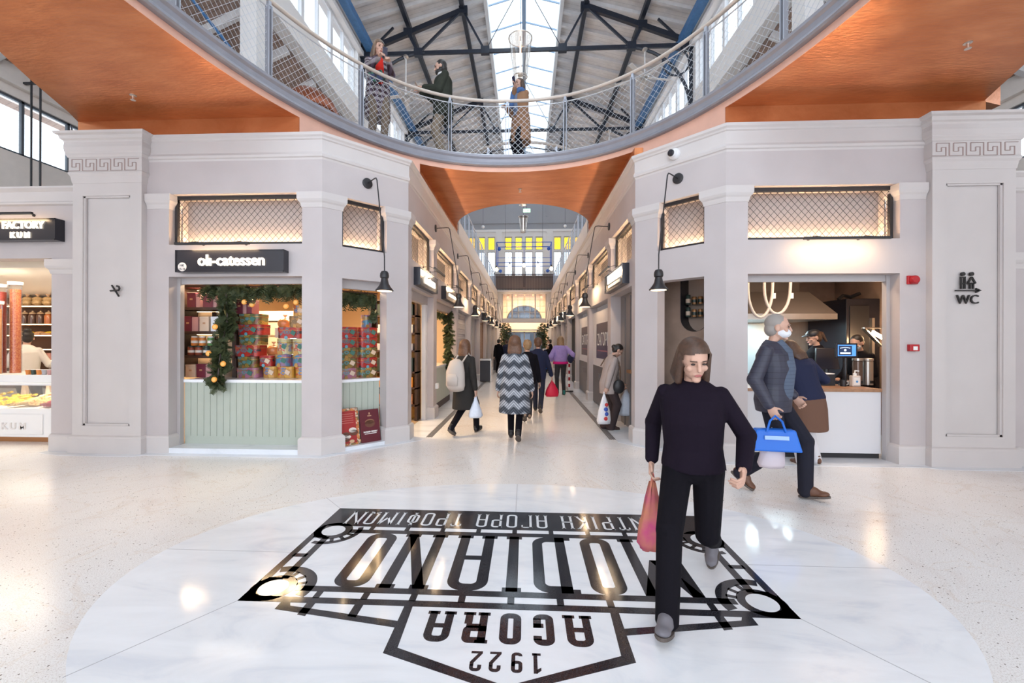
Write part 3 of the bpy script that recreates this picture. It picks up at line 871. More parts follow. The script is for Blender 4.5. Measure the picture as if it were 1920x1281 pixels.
# posts: measured spacing around the visible arc
posts_xy = [(-3.45, 3.0), (-3.34, 4.04), (-3.10, 5.10), (-2.45, 6.34), (-1.28, 7.22), (-.34, 7.42), (.68, 7.32), (1.66, 6.73), (2.32, 5.75), (2.75, 4.75), (3.0, 3.6), (3.07, 2.5)]
def snear(q):
    return min(range(len(RP)), key=lambda i: (RP[i][0] - q[0]) ** 2 + (RP[i][1] - q[1]) ** 2)
ps = sorted(RL[snear(q)] for q in posts_xy)
ps = [ps[0] - 1.2] + ps + [ps[-1] + 1.2]
for s in ps:
    a = along(RP, RL, s); d = (along(RP, RL, s + .02) - along(RP, RL, s - .02)); ang = math.atan2(d.y, d.x)
    mb = MB()
    for o_ in (-.022, .022):
        mb.box(o_ - .006, o_ + .006, -.03, .03, 4.64, 5.62)
    mb.box(-.03, .03, -.012, .012, 5.60, 5.63); mb.box(-.02, .02, -.02, .02, 5.62, 5.68); mb.box(-.045, .045, -.03, .03, 4.70, 4.72)
    mb.xform(Matrix.Translation((a.x, a.y, 0)) @ Matrix.Rotation(ang, 4, 'Z'))
    mb.build('post', POST, t)
for a, b in zip(ps[:-1], ps[1:]):
    mb = MB(); net_panel(mb, RP, RL, a + .03, b - .03, 4.77, 5.59); mb.build('cable_net', WIRE, t, fixn=False)

# railings of the upper walks along the lane slot (glass behind flat posts)
for sg, nm in ((-1, 'left'), (1, 'right')):
    t = thing('walkway_railing', 'glass railing with flat posts above the %s lane shops' % nm, 'railing', (U(sg, 1.85), 19, 4.7))
    mb = MB(); mb.tube([(U(sg, 1.85), 11.1, 5.72), (U(sg, 1.85), 26.8, 5.72)], .025, 8); mb.build('handrail', POST, t)
    mb = MB(); mb.box(*sorted((U(sg, 1.85), U(sg, 1.862))), 11.2, 26.8, 4.8, 5.6); mb.build('glass_panel', GLASS, t)
    for k in range(16):
        mb = MB(); mb.box(*sorted((U(sg, 1.80), U(sg, 1.84))), 11.2 + 1.03 * k - .04, 11.2 + 1.03 * k + .04, 4.6, 5.70); mb.build('post', POST, t)
t = thing('slot_end_railing', 'curved handrail at the near end of the lane slot, behind the balcony people', 'railing', (XC, 9.1, 4.7))
sp = [(XC + 1.80 * math.cos(PI * k / 30), 11.2 - 2.17 * math.sin(PI * k / 30)) for k in range(2, 29)]
mb = MB(); mb.tube([(x, y, 5.72) for x, y in sp], .03, 8); mb.build('handrail', RAILW, t)
for z_ in (5.6, 4.78):
    mb = MB(); mb.tube([(x, y, z_) for x, y in sp], .01, 6); mb.build('tension_rod', NAVY, t)
for k in range(1, 27, 4):
    mb = MB(); mb.bar((sp[k][0], sp[k][1], 4.6), (sp[k][0], sp[k][1], 5.7), .05, .02); mb.build('post', POST, t)

# ------------------------------------------------------------------ lit transoms with black diamond mesh
def transom(fr, s0, s1, label, dense=True, on=1.0):
    c = fr((s0 + s1) / 2, 2.8, -.1)
    t = thing('lit_transom', label, 'transom grille', c, 'mesh transoms over the shop fronts')
    mb = MB()
    for a, b, x, y in ((s0, s1, 2.79, 2.835), (s0, s1, 3.42, 3.465), (s0, s0 + .035, 2.79, 3.465), (s1 - .035, s1, 2.79, 3.465)): fbox(mb, fr, a, b, x, y, -.08, -.125)
    mb.build('frame', BLACK, t)
    mb = MB(); fbox(mb, fr, s0, s1, 2.78, 3.47, -.30, -.34); fbox(mb, fr, s0, s1, 2.775, 2.79, -.125, -.31); fbox(mb, fr, s0, s1, 3.465, 3.48, -.125, -.31)
    for x in (s0 - .01, s1 - .005): fbox(mb, fr, x, x + .015, 2.78, 3.47, -.21, -.31)
    mb.build('light_box', mat('light_box_paint', (.50, .45, .44), .7), t)
    mb = MB(); fbox(mb, fr, s0 + .04, s1 - .04, 2.792, 2.812, -.255, -.285); mb.build('led_strip', WARM, t)
    mb = MB()
    cw, chh = (.085, .095) if dense else (.15, .17); z0, z1 = 2.835, 3.42
    def clipseg(a, b):
        (x0, y0), (x1, y1) = a, b; t0, t1 = 0.0, 1.0
        for p, q in ((x0 - x1, x0 - s0), (x1 - x0, s1 - x0), (y0 - y1, y0 - z0), (y1 - y0, z1 - y0)):
            if abs(p) < 1e-9:
                if q < 0: return None
            else:
                r = q / p
                if p < 0: t0 = max(t0, r)
                else: t1 = min(t1, r)
        if t0 >= t1: return None
        return (x0 + (x1 - x0) * t0, y0 + (y1 - y0) * t0), (x0 + (x1 - x0) * t1, y0 + (y1 - y0) * t1)
    h = z1 - z0; run = h * cw / chh; x = s0 - run
    while x < s1 + run:
        for d in (1, -1):
            g = clipseg((x, z0), (x + d * run, z1))
            if g: mb.bar(fr(g[0][0], g[0][1], -.10), fr(g[1][0], g[1][1], -.10), .004 if dense and fr in (FR[-1][0], FR[1][0], FR[-1][1], FR[1][1]) else .003)
        x += cw
    mb.build('diamond_mesh', BLACK, t, fixn=False)
    return t
NM = {-1: 'left', 1: 'right'}
for sg in (-1, 1):
    F, CH, CO = FR[sg]
    transom(F, 2.875, 4.685, 'long lit mesh transom on the %s front, %s' % (NM[sg], 'above the black deli sign' if sg < 0 else 'above the burger counter'))
    transom(CH, .275, .915, 'small lit mesh transom on the %s chamfered corner beside the bell lamp' % NM[sg])
    for i, (a, b) in enumerate(BAYS):
        transom(CO, a + .02, b - .02, 'lit mesh transom in the %s lane wall, %s bay from the corner' % (NM[sg], ORD[i]), dense=i < 3)

# ------------------------------------------------------------------ picture lamps
def picture_lamp(fr, sc, label, ln=.98, z=2.745, e=9):
    t = thing('picture_lamp', label, 'picture lamp', fr(sc, z, 0), 'slim picture lamps over the shop openings')
    mb = MB(); mb.bar(fr(sc - ln / 2, z, .24), fr(sc + ln / 2, z, .24), .032, .03); mb.build('lamp_bar', BLACK, t)
    for k in (-.3, .3):
        mb = MB(); mb.tube([fr(sc + k * ln, z + .045, 0), fr(sc + k * ln, z + .055, .12), fr(sc + k * ln + .05, z + .01, .24)], .005, 6)
        mb.lathe(fr(sc + k * ln, z + .045, 0), [(.02, 0), (.02, .012)], 10, ax=Vector(fr(0, 0, 1)) - Vector(fr(0, 0, 0))); mb.build('arm', BLACK, t)
    mb = MB(); mb.bar(fr(sc - ln / 2 + .03, z - .004, .222), fr(sc + ln / 2 - .03, z - .004, .222), .006, .014); mb.build('light_strip', mat('lamp_strip', (1, .8, .55), .5, emit=(1, .66, .36), estr=6), t)
    a = Vector(fr(sc, z - .022, .235)); n = Vector(fr(0, 0, 1)) - Vector(fr(0, 0, 0))
    d = (Vector((0, 0, -1)) - n * .75).normalized()
    l = light('picture_lamp_light', 'AREA', a, e, (1, .70, .42), ln * .92, .03)
    u = Vector(fr(1, 0, 0)) - Vector(fr(0, 0, 0)); z_ = -d; y_ = z_.cross(u)
    l.matrix_world = Matrix((( u.x, y_.x, z_.x, a.x), (u.y, y_.y, z_.y, a.y), (u.z, y_.z, z_.z, a.z), (0, 0, 0, 1)))
picture_lamp(FR[-1][0], 3.92, 'slim black picture lamp over the deli sign', e=3)
picture_lamp(FR[1][0], 3.90, 'slim black picture lamp over the burger counter, no sign below', ln=1.0, e=4.5)
picture_lamp(FR[-1][0], 7.0, 'slim black picture lamp over the sweet shop sign at the left edge', ln=1.3, z=3.16, e=3)
for sg in (-1, 1):
    for i, (a, b) in enumerate(BAYS):
        picture_lamp(FR[sg][2], (a + b) / 2 + .2, 'slim picture lamp in the %s lane wall, %s bay from the corner' % (NM[sg], ORD[i]), ln=.9, e=6.5)

# ------------------------------------------------------------------ bell lamps on bent rods
def bell_lamp(fr, s, lean, label, z=3.735):
    t = thing('bell_wall_lamp', label, 'wall lamp', fr(s, z, 0), 'black bell lamps on bent rods')
    n = Vector(fr(0, 0, 1)) - Vector(fr(0, 0, 0))
    mb = MB(); mb.lathe(fr(s, z, 0), [(.072, 0), (.072, .018), (.066, .022), (.02, .024)], 24, ax=n); mb.build('wall_rose', BLACK, t, smooth=True)
    p = [fr(s, z, .02), fr(s + lean * .02, z + .01, .22), fr(s + lean * .02, z + .005, .265), fr(s + lean * .03, z - .03, .288), fr(s + lean * .09, z - .9, .44), fr(s + lean * .10, z - 1.10, .472), fr(s + lean * .10, z - 1.30, .475)]
    mb = MB(); mb.tube(p, .0085, 8); mb.build('rod', BLACK, t, smooth=True)
    c = fr(s + lean * .10, z - 1.56, .475)
    mb = MB(); mb.lathe(c, [(.118, 0), (.120, .008), (.108, .022), (.078, .06), (.056, .10), (.046, .15), (.044, .165), (.056, .175), (.060, .20), (.056, .235), (.040, .262), (.014, .27)], 24); mb.build('bell_shade', BLACK, t, smooth=True)
    mb = MB(); mb.lathe(Vector(c) + Vector((0, 0, -.004)), [(.098, 0), (.098, .006)], 20); mb.build('lamp_disc', mat('bell_glow', (1, .8, .6), .5, emit=(1, .72, .45), estr=2.2), t)
for sg in (-1, 1):
    F, CH, CO = FR[sg]
    bell_lamp(CH, .62, .3, 'black bell wall lamp on the %s chamfered corner' % NM[sg])
    for i in range(7):
        bell_lamp(CO, 8.35 + 2.75 * i, -.6, 'black bell wall lamp on the %s lane wall, %s pier from the corner' % (NM[sg], ORD[i]))

# ------------------------------------------------------------------ shop signs
def sign_box(fr, s0, s1, z0, z1, label, d=.115, cat='shop sign'):
    t = thing('shop_sign', label, cat, fr((s0 + s1) / 2, (z0 + z1) / 2, 0))
    mb = MB(); fbox(mb, fr, s0, s1, z0, z1, .0, d); fbox
    for a, b, x, y in ((s0, s1, z0, z0 + .012), (s0, s1, z1 - .012, z1), (s0, s0 + .012, z0, z1), (s1 - .012, s1, z0, z1)): fbox(mb, fr, a, b, x, y, d, d + .008)
    mb.build('box', BLACKP, t)
    return t
F, CH, CO = FR[-1]
def face(fr, s, z, d, flip=1):
    return lambda u, v, w: fr(s + flip * u, z + v, d + w)
t = sign_box(F, 3.05, 4.51, 2.400, 2.690, 'black deli sign with glowing oli-catessen lettering and a round HK 15-16 disc')
text_mb('olı-catessen', .200, face(F, 3.745, 2.487, .118, -1), .016, .98, .003, .98).build('lettering', SIGNLT, t)
mb = MB(); mb.lathe(F(4.415, 2.47, .116), [(.058, 0), (.058, .004)], 24, ax=(0, -1, 0)); dk = mb.build('number_disc', mat('disc_white', (.78, .74, .72), .5), t)
text_mb('HK', .044, face(F, 4.415, 2.474, .1215, -1), .002).build('disc_text', BLACK, dk)
text_mb('15-16', .040, face(F, 4.415, 2.430, .1215, -1), .002).build('disc_text', BLACK, dk)
t = sign_box(F, 6.17, 8.0, 2.84, 3.13, 'black sweet shop sign cut by the left edge, lettering FACTORY over KUM')
text_mb('FACTORY', .135, face(F, 6.62, 2.995, .118, -1), .016, .98, .002, 1).build('lettering', SIGNLT, t)
text_mb('K U M', .105, face(F, 6.66, 2.872, .118, -1), .016, .98, .003, 1.0).build('lettering', SIGNLT, t)
t = sign_box(CO, 6.72, 8.10, 2.405, 2.69, 'black sign with glowing oli-catessen lettering over the first left lane door', .10)
text_mb('olı-catessen', .20, face(CO, 7.42, 2.48, .102), .016, .82, .004).build('lettering', SIGNLT, t)
t = sign_box(CO, 8.95, 10.6, 2.405, 2.68, 'black sign with one glowing line over the second left lane bay', .10)
mb = MB(); fbox(mb, CO, 9.3, 10.2, 2.50, 2.56, .10, .112); mb.build('lit_line', SIGNLT, t)
for i in (3, 4, 5):
    t = sign_box(CO, BAYS[i][0] + .45, BAYS[i][1] - .5, 2.40, 2.68, 'small black sign on the left lane wall, %s bay' % ORD[i], .10)
    mb = MB(); fbox(mb, CO, BAYS[i][0] + .8, BAYS[i][1] - .85, 2.48, 2.60, .10, .108); mb.build('lit_panel', mat('amber_sign', (1, .6, .3), .5, emit=(1, .55, .2), estr=1.6), t)
F2, CH2, CO2 = FR[1]
t = sign_box(CO2, 6.75, 8.25, 2.42, 2.74, 'black sign with a glowing white band over the dark sliding door, right lane', .10)
mb = MB(); fbox(mb, CO2, 6.86, 7.95, 2.56, 2.70, .10, .112); mb.build('lit_panel', SIGNLT, t)
mb = MB(); fbox(mb, CO2, 6.95, 7.9, 2.475, 2.525, .10, .110); mb.build('lower_band', TEXTW, t)
for i in (4, 5):
    t = sign_box(CO2, BAYS[i][0] + .4, BAYS[i][1] - .5, 2.42, 2.70, 'small black sign on the right lane wall, %s bay' % ORD[i], .10)
    mb = MB(); fbox(mb, CO2, BAYS[i][0] + .6, BAYS[i][1] - .7, 2.50, 2.64, .10, .108); mb.build('lit_panel', SIGNLT, t)

# WC pictogram, direction arrow, fire call points, cameras, sprinklers, socket
t = thing('toilet_sign', 'black WC sign with two figures and an arrow on the right pilaster', 'sign', F2(5.44, 2.15, .05))
BL = mat('black_letter', (.012, .011, .012), .45)
fw = face(F2, 5.44, 2.0, .052)
text_mb('WC', .155, face(F2, 5.435, 1.975, .052), .02, .96, .0).build('lettering', BL, t)
mb = MB(); mb.bar(fw(-.145, .135, .01), fw(.12, .135, .01), .02, .014); mb.poly([[(.09, .165), (.09, .105), (.15, .135)]], 0, .02, fw); mb.build('arrow', BL, t)
mb = MB(); mb.lathe(fw(-.06, .335, 0), [(.024, 0), (.024, .02)], 16, ax=(0, -1, 0))
for x in (-.08, -.04): mb.bar(fw(x, .155, .01), fw(x, .29, .01), .018, .016, up=(0, 1, 0))
mb.bar(fw(-.089, .296, .01), fw(-.031, .296, .01), .018, .016); mb.bar(fw(-.075, .22, .01), fw(-.045, .22, .01), .012, .016); mb.build('man_figure', BL, t)
mb = MB(); mb.lathe(fw(.04, .335, 0), [(.024, 0), (.024, .02)], 16, ax=(0, -1, 0))
for x in (.022, .058): mb.bar(fw(x, .155, .01), fw(x, .225, .01), .018, .016, up=(0, 1, 0))
for x in (-.005, .085): mb.bar(fw(x, .22, .01), fw(.04, .30, .01), .018, .016, up=(0, 1, 0))
mb.bar(fw(0, .222, .01), fw(.08, .222, .01), .016, .016); mb.build('woman_figure', BL, t)
t = tag(MB().tube([F(5.43, 2.24, .07), F(5.33, 2.09, .07)], .011, 8).tube([F(5.445, 2.165, .075), F(5.33, 2.172, .075), F(5.318, 2.195, .075), F(5.328, 2.222, .075), F(5.355, 2.228, .075)], .012, 8).build('direction_mark', BL), 'small black crossed hook symbol on the left pilaster', 'sign')
RED = mat('alarm_red', (.42, .012, .02), .35)
t = thing('alarm_sounder', 'red fire alarm sounder on the right wall, upper of the two red boxes', 'fire alarm', F2(4.835, 2.27, 0))
mb = MB(); fbox(mb, F2, 4.775, 4.895, 2.22, 2.325, 0, .03); mb.build('back_box', RED, t, bevel=.006)
mb = MB(); mb.lathe(F2(4.835, 2.272, .03), [(.052, 0), (.052, .03), (.04, .045), (.01, .048)], 20, ax=(0, -1, 0)); mb.build('sounder', RED, t, smooth=True)
t = thing('alarm_call_point', 'red fire call point with a white panel on the right wall, lower red box', 'fire alarm', F2(4.845, 1.44, 0))
mb = MB(); fbox(mb, F2, 4.785, 4.90, 1.395, 1.48, 0, .045); mb.build('box', RED, t, bevel=.006)
mb = MB(); fbox(mb, F2, 4.822, 4.872, 1.41, 1.455, .045, .048); mb.build('press_panel', TEXTW, t)
t = thing('dome_camera', 'white dome security camera on the right corner cornice', 'security camera', CH2(.66, 4.08, .0))
nv = (-Q, -Q, 0)
mb = MB(); mb.lathe(CH2(.66, 4.075, .005), [(.075, 0), (.078, .03), (.068, .06), (.05, .08)], 24, ax=nv); mb.build('housing', WHITEP, t, smooth=True)
ax2 = Vector((-.75, -.55, -.15)).normalized(); cc = Vector(CH2(.66, 4.075, .075))
mb = MB(); mb.ball(cc, .058, 20, 12); mb.build('ball', WHITEP, t, smooth='full')
mb = MB(); mb.lathe(cc + ax2 * .035, [(.045, 0), (.045, .02), (.036, .027)], 20, ax=ax2); mb.build('lens', BLACKP, t, smooth=True)
for (x, y, lb) in ((-4.73, 4.92, 'left soffit'), (4.35, 4.42, 'right soffit'), (-.11, 8.27, 'soffit over the lane mouth')):
    t = thing('sprinkler', 'small chrome sprinkler head in the copper %s' % lb, 'sprinkler', (x, y, 4.46))
    mb = MB(); mb.lathe((x, y, 4.46), [(.036, 0), (.036, -.006), (.014, -.01), (.012, -.05), (.006, -.055)], 16); mb.build('body', INOX, t)
    mb = MB(); mb.lathe((x, y, 4.40), [(.028, 0), (.028, .004)], 14); mb.build('deflector', INOX, t)
t = thing('wall_socket', 'white socket box low on the left lane pier', 'socket', CO(8.45, .62, 0))
mb = MB(); fbox(mb, CO, 8.36, 8.48, .56, .67, 0, .05); mb.build('box', WHITEP, t, bevel=.006)
mb = MB(); fbox(mb, CO, 8.375, 8.465, .575, .655, .05, .058); mb.build('cover', WHITEP, t)

# ------------------------------------------------------------------ what fills the lane openings
for sg in (-1, 1):
    F_, CH_, CO_ = FR[sg]
    for i, (a, b) in enumerate(BAYS):
        if sg < 0 and i < 2: continue
        if sg > 0 and i < 3: continue
        if (sg, i) in ((1, 3),):
            mb = MB(); fbox(mb, CO_, a, b, 0, 2.36, -.16, -.2); d = struct(mb.build('door_%d' % (10 + i), DARK))
            mb = MB(); fbox(mb, CO_, a + .1, a + .9, .1, 2.0, -.12, -.16); struct(mb.build('pink_panel', mat('pink_panel', (.62, .02, .20), .4), d)); continue
        mb = MB()
        if i % 2 == 0 or sg > 0:
            k = 0.0
            while k < 2.30: fbox(mb, CO_, a, b, k, k + .07, -.15 - .008 * (int(k / .075) % 2), -.2); k += .075
        else:
            fbox(mb, CO_, a, b, 0, 2.36, -.17, -.2); fbox(mb, CO_, (a + b) / 2 - .02, (a + b) / 2 + .02, 0, 2.3, -.13, -.2)
        for s_ in (a, b - .05): fbox(mb, CO_, s_, s_ + .05, 0, 2.36, -.12, -.2)
        struct(mb.build('door_%d' % ((2 if sg < 0 else 12) + i), mat('wood_door', (.40, .24, .16), .5, noise_amt=.2) if (sg, i) == (-1, 4) else GREYSH))
    # head boxes of the roller shutters
    mb = MB()
    fbox(mb, F_, 2.87, 4.70, 2.28, 2.36, -.16, -.21)
    if sg < 0: fbox(mb, CH_, .27, .92, 2.24, 2.36, -.14, -.21)
    if sg < 0:
        for a, b in BAYS[:2]: fbox(mb, CO_, a, b, 2.20, 2.36, -.12, -.21)
    for s_ in (4.655,): fbox(mb, F_, s_, s_ + .045, 0, 2.36, -.14, -.21)
    struct(mb.build('trim_11' if sg < 0 else 'trim_12', GREYSH))
# right lane bay 1: dark grey sliding door
mb = MB()
a, b = BAYS[0]
fbox(mb, CO2, a, b, 0, 2.36, -.19, -.21)
for k in range(4): fbox(mb, CO2, a + .4 * k, a + .4 * k + .03, 0, 2.3, -.17, -.20)
d = struct(mb.build('door_20', mat('sliding_door', (.20, .185, .185), .35, .2)))
mb = MB(); fbox(mb, CO2, 7.1, 7.35, .98, 1.03, -.10, -.19); struct(mb.build('door_handle', mat('wood_pull', (.35, .17, .08), .5), d))
mb = MB(); mb.tube([CO2(7.0, 2.2, -.16), CO2(7.02, 1.6, -.15), CO2(7.1, 1.1, -.15)], .006, 6); struct(mb.build('cable', BLACK, d))
# right lane bays 2 and 3: hoarding boards with posters
for i in (1, 2):
    a, b = BAYS[i]; bd = 'first' if i == 1 else 'second'
    t = thing('hoarding_board', 'white hoarding with a navy ZAΓΟΡΙ poster, %s closed bay on the right lane' % bd, 'hoarding', CO2((a + b) / 2, 0, -.12))
    mb = MB(); fbox(mb, CO2, a + .02, b - .02, .93, 2.22, -.10, -.16); mb.build('board', mat('board_white', (.80, .77, .77), .4), t)
    mb = MB(); fbox(mb, CO2, a + .02, b - .02, 0.02, .93, -.10, -.16); mb.build('lower_panel', mat('lower_panel', (.115, .105, .11), .4), t)
    cx = (a + b) / 2 - .1
    mb = MB(); fbox(mb, CO2, cx - .78, cx + .78, 1.12, 1.93, -.097, -.10); ps_ = mb.build('poster', mat('poster_navy', (.060, .048, .085), .4), t)
    text_mb('ZAΓΟΡΙ', .40, face(CO2, cx, 1.42, -.096, -1), .003, .92).build('lettering', TEXTW, ps_)
    mb = MB(); fbox(mb, CO2, cx - .62, cx + .62, 1.285, 1.315, -.098, -.095); mb.build('mauve_line', mat('mauve_text', (.30, .12, .16), .5), ps_)
    mb = MB(); mb.lathe(CO2(cx - .35, .30, -.099), [(.08, 0), (.08, .003)], 4, ax=(-1, 0, 0)); fbox(mb, CO2, cx - .42, cx - .28, .12, .42, -.098, -.10); fbox(mb, CO2, cx - .375, cx - .325, .42, .52, -.098, -.10)
    mb.build('bottle_print', mat('bottle_print', (.34, .33, .37), .5), t)
    text_mb('ZAΓΟΡΙ', .22, face(CO2, cx + .2, .62, -.098, -1), .003, .9).build('lettering', mat('grey_text', (.25, .24, .26), .5), t)
# ------------------------------------------------------------------ inlaid floor emblem (reads from the far side: right = -X, up = towards the camera)
WHITEM = make_marble('emblem_marble', (.80, .83, .87), (.66, .70, .76), .10)
def plate(mb, pts, z0, z1):
    """pts in emblem coordinates (x, Y): x grows to the reading right"""
    mb.poly([[(XC - x, y) for x, y in pts]], z0, z1)
def rrect(x0, y0, x1, y1, r, n=8, a0=0, a1=4):
    c = [(x1 - r, y1 - r, 0), (x0 + r, y1 - r, 1), (x0 + r, y0 + r, 2), (x1 - r, y0 + r, 3)]
    out = []
    for cx, cy, q in c:
        for k in range(n + 1):
            a = PI / 2 * (q + k / n); out.append((cx + r * math.cos(a), cy + r * math.sin(a)))
    return out
def ring_quads(x0, y0, x1, y1, r, t, n=8, ty=None):
    ty = ty or t
    o = rrect(x0, y0, x1, y1, r, n); i = rrect(x0 + t, y0 + ty, x1 - t, y1 - ty, max(.002, r - t), n)
    m = len(o)
    return [[o[k], o[(k + 1) % m], i[(k + 1) % m], i[k]] for k in range(m)]
def R_(x0, y0, x1, y1): return [(x0, y0), (x1, y0), (x1, y1), (x0, y1)]
def D_(p, q, t):
    """diagonal stroke of horizontal width t"""
    return [(p[0] - t / 2, p[1]), (p[0] + t / 2, p[1]), (q[0] + t / 2, q[1]), (q[0] - t / 2, q[1])]
def glyph(ch, w, h, t, s):
    """polygons of one condensed slab letter, origin at its lower left; t stroke, s serif overhang"""
    th = t * .78; r = w * .42; P = []
    def stem(x, foot=True, head=True):
        P.append(R_(x, 0, x + t, h))
        if foot: P.append(R_(x - s, 0, x + t + s, th * .75))
        if head: P.append(R_(x - s, h - th * .75, x + t + s, h))
    if ch in 'O0Ο': P += ring_quads(0, 0, w, h, r, t)
    elif ch in 'IΙ': stem((w - t) / 2)
    elif ch in 'AΑ':
        P += [q for q in ring_quads(0, 0, w, h * 1.4, r, t) if False]
        o = ring_quads(0, h - 2 * r, w, h, r, t)
        P += [q for q in o if min(p[1] for p in q) > h - r - .002]
        for x in (0, w - t): P.append(R_(x, 0, x + t, h - r)); P.append(R_(x - s, 0, x + t + s, th * .75))
        P.append(R_(t, h * .42, w - t, h * .42 + th))
    elif ch == 'D':
        P.append(R_(t * .3, 0, t * 1.3, h)); P += [R_(-s, 0, t, th * .75), R_(-s, h - th * .75, t, h)]
        o = ring_quads(-w, 0, w, h, r, t); P += [[(max(x, t * .3), y) for x, y in q] for q in o if max(p[0] for p in q) > t * .3]
    elif ch in 'NΝ':
        stem(0); stem(w - t); P.append(D_((t / 2, h), (w - t / 2, 0), t))
    elif ch in 'MΜ':
        stem(0, True, False); stem(w - t, True, False); P += [D_((t / 2, h), (w / 2, h * .42), t), D_((w / 2, h * .42), (w - t / 2, h), t)]
    elif ch == 'G':
        o = ring_quads(0, 0, w, h, r, t)
        P += [q for q in o if not (min(p[0] for p in q) > w * .5 and h * .35 < (q[0][1] + q[2][1]) / 2 < h * .72)]
        P += [R_(w - t, r * .8, w, h * .46), R_(w * .5, h * .46 - th, w, h * .46), R_(w - t, h * .72, w, h - r * .8)]
    elif ch == 'R':
        stem(t * .2, True, True); o = ring_quads(-w, h * .46, w, h, r * .7, t)
        P += [[(max(x, t * .2), y) for x, y in q] for q in o if max(p[0] for p in q) > t * .2]
        P += [R_(w - t, 0, w, h * .40), R_(w - t - s, 0, w + s, th * .75), R_(t, h * .40, w - t * .3, h * .40 + th)]
    elif ch == 'Ρ':
        stem(t * .2, True, True); o = ring_quads(-w, h * .42, w, h, r * .8, t)
        P += [[(max(x, t * .2), y) for x, y in q] for q in o if max(p[0] for p in q) > t * .2]
    elif ch == 'Κ':
        stem(0); P += [D_((t, h * .45), (w - t * .4, h), t), D_((t * 1.2, h * .55), (w - t * .3, 0), t), R_(w - t * 1.2, 0, w + s, th * .7), R_(w - t * 1.2, h - th * .7, w + s, h)]
    elif ch == 'Ε':
        stem(0); P += [R_(0, 0, w, th), R_(0, h - th, w, h), R_(0, h * .47, w * .8, h * .47 + th), R_(w - t * .5, 0, w, h * .2), R_(w - t * .5, h * .8, w, h)]
    elif ch == 'Τ': P += [R_((w - t) / 2, 0, (w + t) / 2, h), R_(0, h - th, w, h), R_(0, h * .82, t * .6, h), R_(w - t * .6, h * .82, w, h), R_((w - t) / 2 - s, 0, (w + t) / 2 + s, th * .7)]
    elif ch == 'Γ': stem(t * .2, True, True); P += [R_(0, h - th, w, h), R_(w - t * .6, h * .80, w, h)]
    elif ch == 'Η': stem(0); stem(w - t); P.append(R_(0, h * .46, w, h * .46 + th))
    elif ch == 'Φ': stem((w - t) / 2); P += ring_quads(0, h * .18, w, h * .82, w * .4, t)
    elif ch == 'Ω':
        o = ring_quads(0, 0, w, h, r, t); P += [q for q in o if min(p[1] for p in q) > h * .12]
        P += [R_(0, 0, w * .42, th), R_(w * .58, 0, w, th), R_(w * .42 - t * .8, 0, w * .42, h * .14), R_(w * .58, 0, w * .58 + t * .8, h * .14)]
    elif ch == '1': P += [R_(w * .5 - t * .2, 0, w * .5 + t * .8, h), [(w * .5, h), (w * .5, h - t * 1.2), (0, h - t * 2), (0, h - t)], R_(0, 0, w, th)]
    elif ch == '9':
        P += ring_quads(0, h * .42, w, h, r, t); P += [R_(w - t, r, w, h * .7)] + [q for q in ring_quads(0, 0, w, h * .6, r, t) if max(p[1] for p in q) < h * .2]
    elif ch == '2':
        P += [q for q in ring_quads(0, h * .5, w, h, r, t) if max(p[1] for p in q) > h * .72]
        P += [R_(w - t, h * .55, w, h * .75), D_((t * .6, th), (w - t * .5, h * .57), t * 1.1), R_(0, 0, w, th)]
    return P
def emblem_letter(ch, x0, x1, yb, h, t, s, z0, z1, m, parent):
    mb = MB()
    for poly in glyph(ch, x1 - x0, h, t, s):
        mb.poly([[(XC - (x0 + x), yb - y) for x, y in poly]], z0, z1)
    o = mb.build('letter', m, parent); return o
em = thing('floor_emblem', 'black granite and white marble market emblem set in the marble oval floor, lettered MODIANO', 'floor emblem', (XC, 3.0, 0))
def sym(mb, x0, y0, x1, y1, z0=0.0, z1=.0032):
    for sg in (-1, 1):
        plate(mb, R_(min(sg * x0, sg * x1), y0, max(sg * x0, sg * x1), y1), z0, z1)
Z1 = .0032
mb = MB()                                                         # frame of the panel
plate(mb, R_(-1.575, 3.392, 1.575, 3.75), 0, Z1)                  # lettering band
plate(mb, R_(-1.30, 3.275, 1.30, 3.334), 0, Z1)
plate(mb, R_(-1.575, 2.384, 1.575, 2.438), 0, Z1); plate(mb, R_(-1.30, 2.498, 1.30, 2.553), 0, Z1)
sym(mb, 1.525, 2.43, 1.575, 3.40); sym(mb, 1.41, 2.62, 1.46, 3.20)
for a, b in ((3.18, 3.30), (2.892, 2.938), (2.52, 2.632)): sym(mb, 1.44, a, 1.54, b)
for k in range(-5, 6):
    if abs(k) <= 4: plate(mb, R_(.285 * k - .018, 3.33, .285 * k + .018, 3.395), 0, Z1)
    plate(mb, R_(.285 * k - .02, 2.43, .285 * k + .02, 2.50), 0, Z1)
mb.build('panel_frame', GRANITE, em)
def annulus(mb, c, r0, r1, a0=0, a1=2 * PI, n=40, z0=0, z1=Z1):
    for k in range(n):
        a, b = a0 + (a1 - a0) * k / n, a0 + (a1 - a0) * (k + 1) / n
        mb.poly([[(c[0] + r0 * math.cos(a), c[1] + r0 * math.sin(a)), (c[0] + r1 * math.cos(a), c[1] + r1 * math.sin(a)), (c[0] + r1 * math.cos(b), c[1] + r1 * math.sin(b)), (c[0] + r0 * math.cos(b), c[1] + r0 * math.sin(b))]], z0, z1)
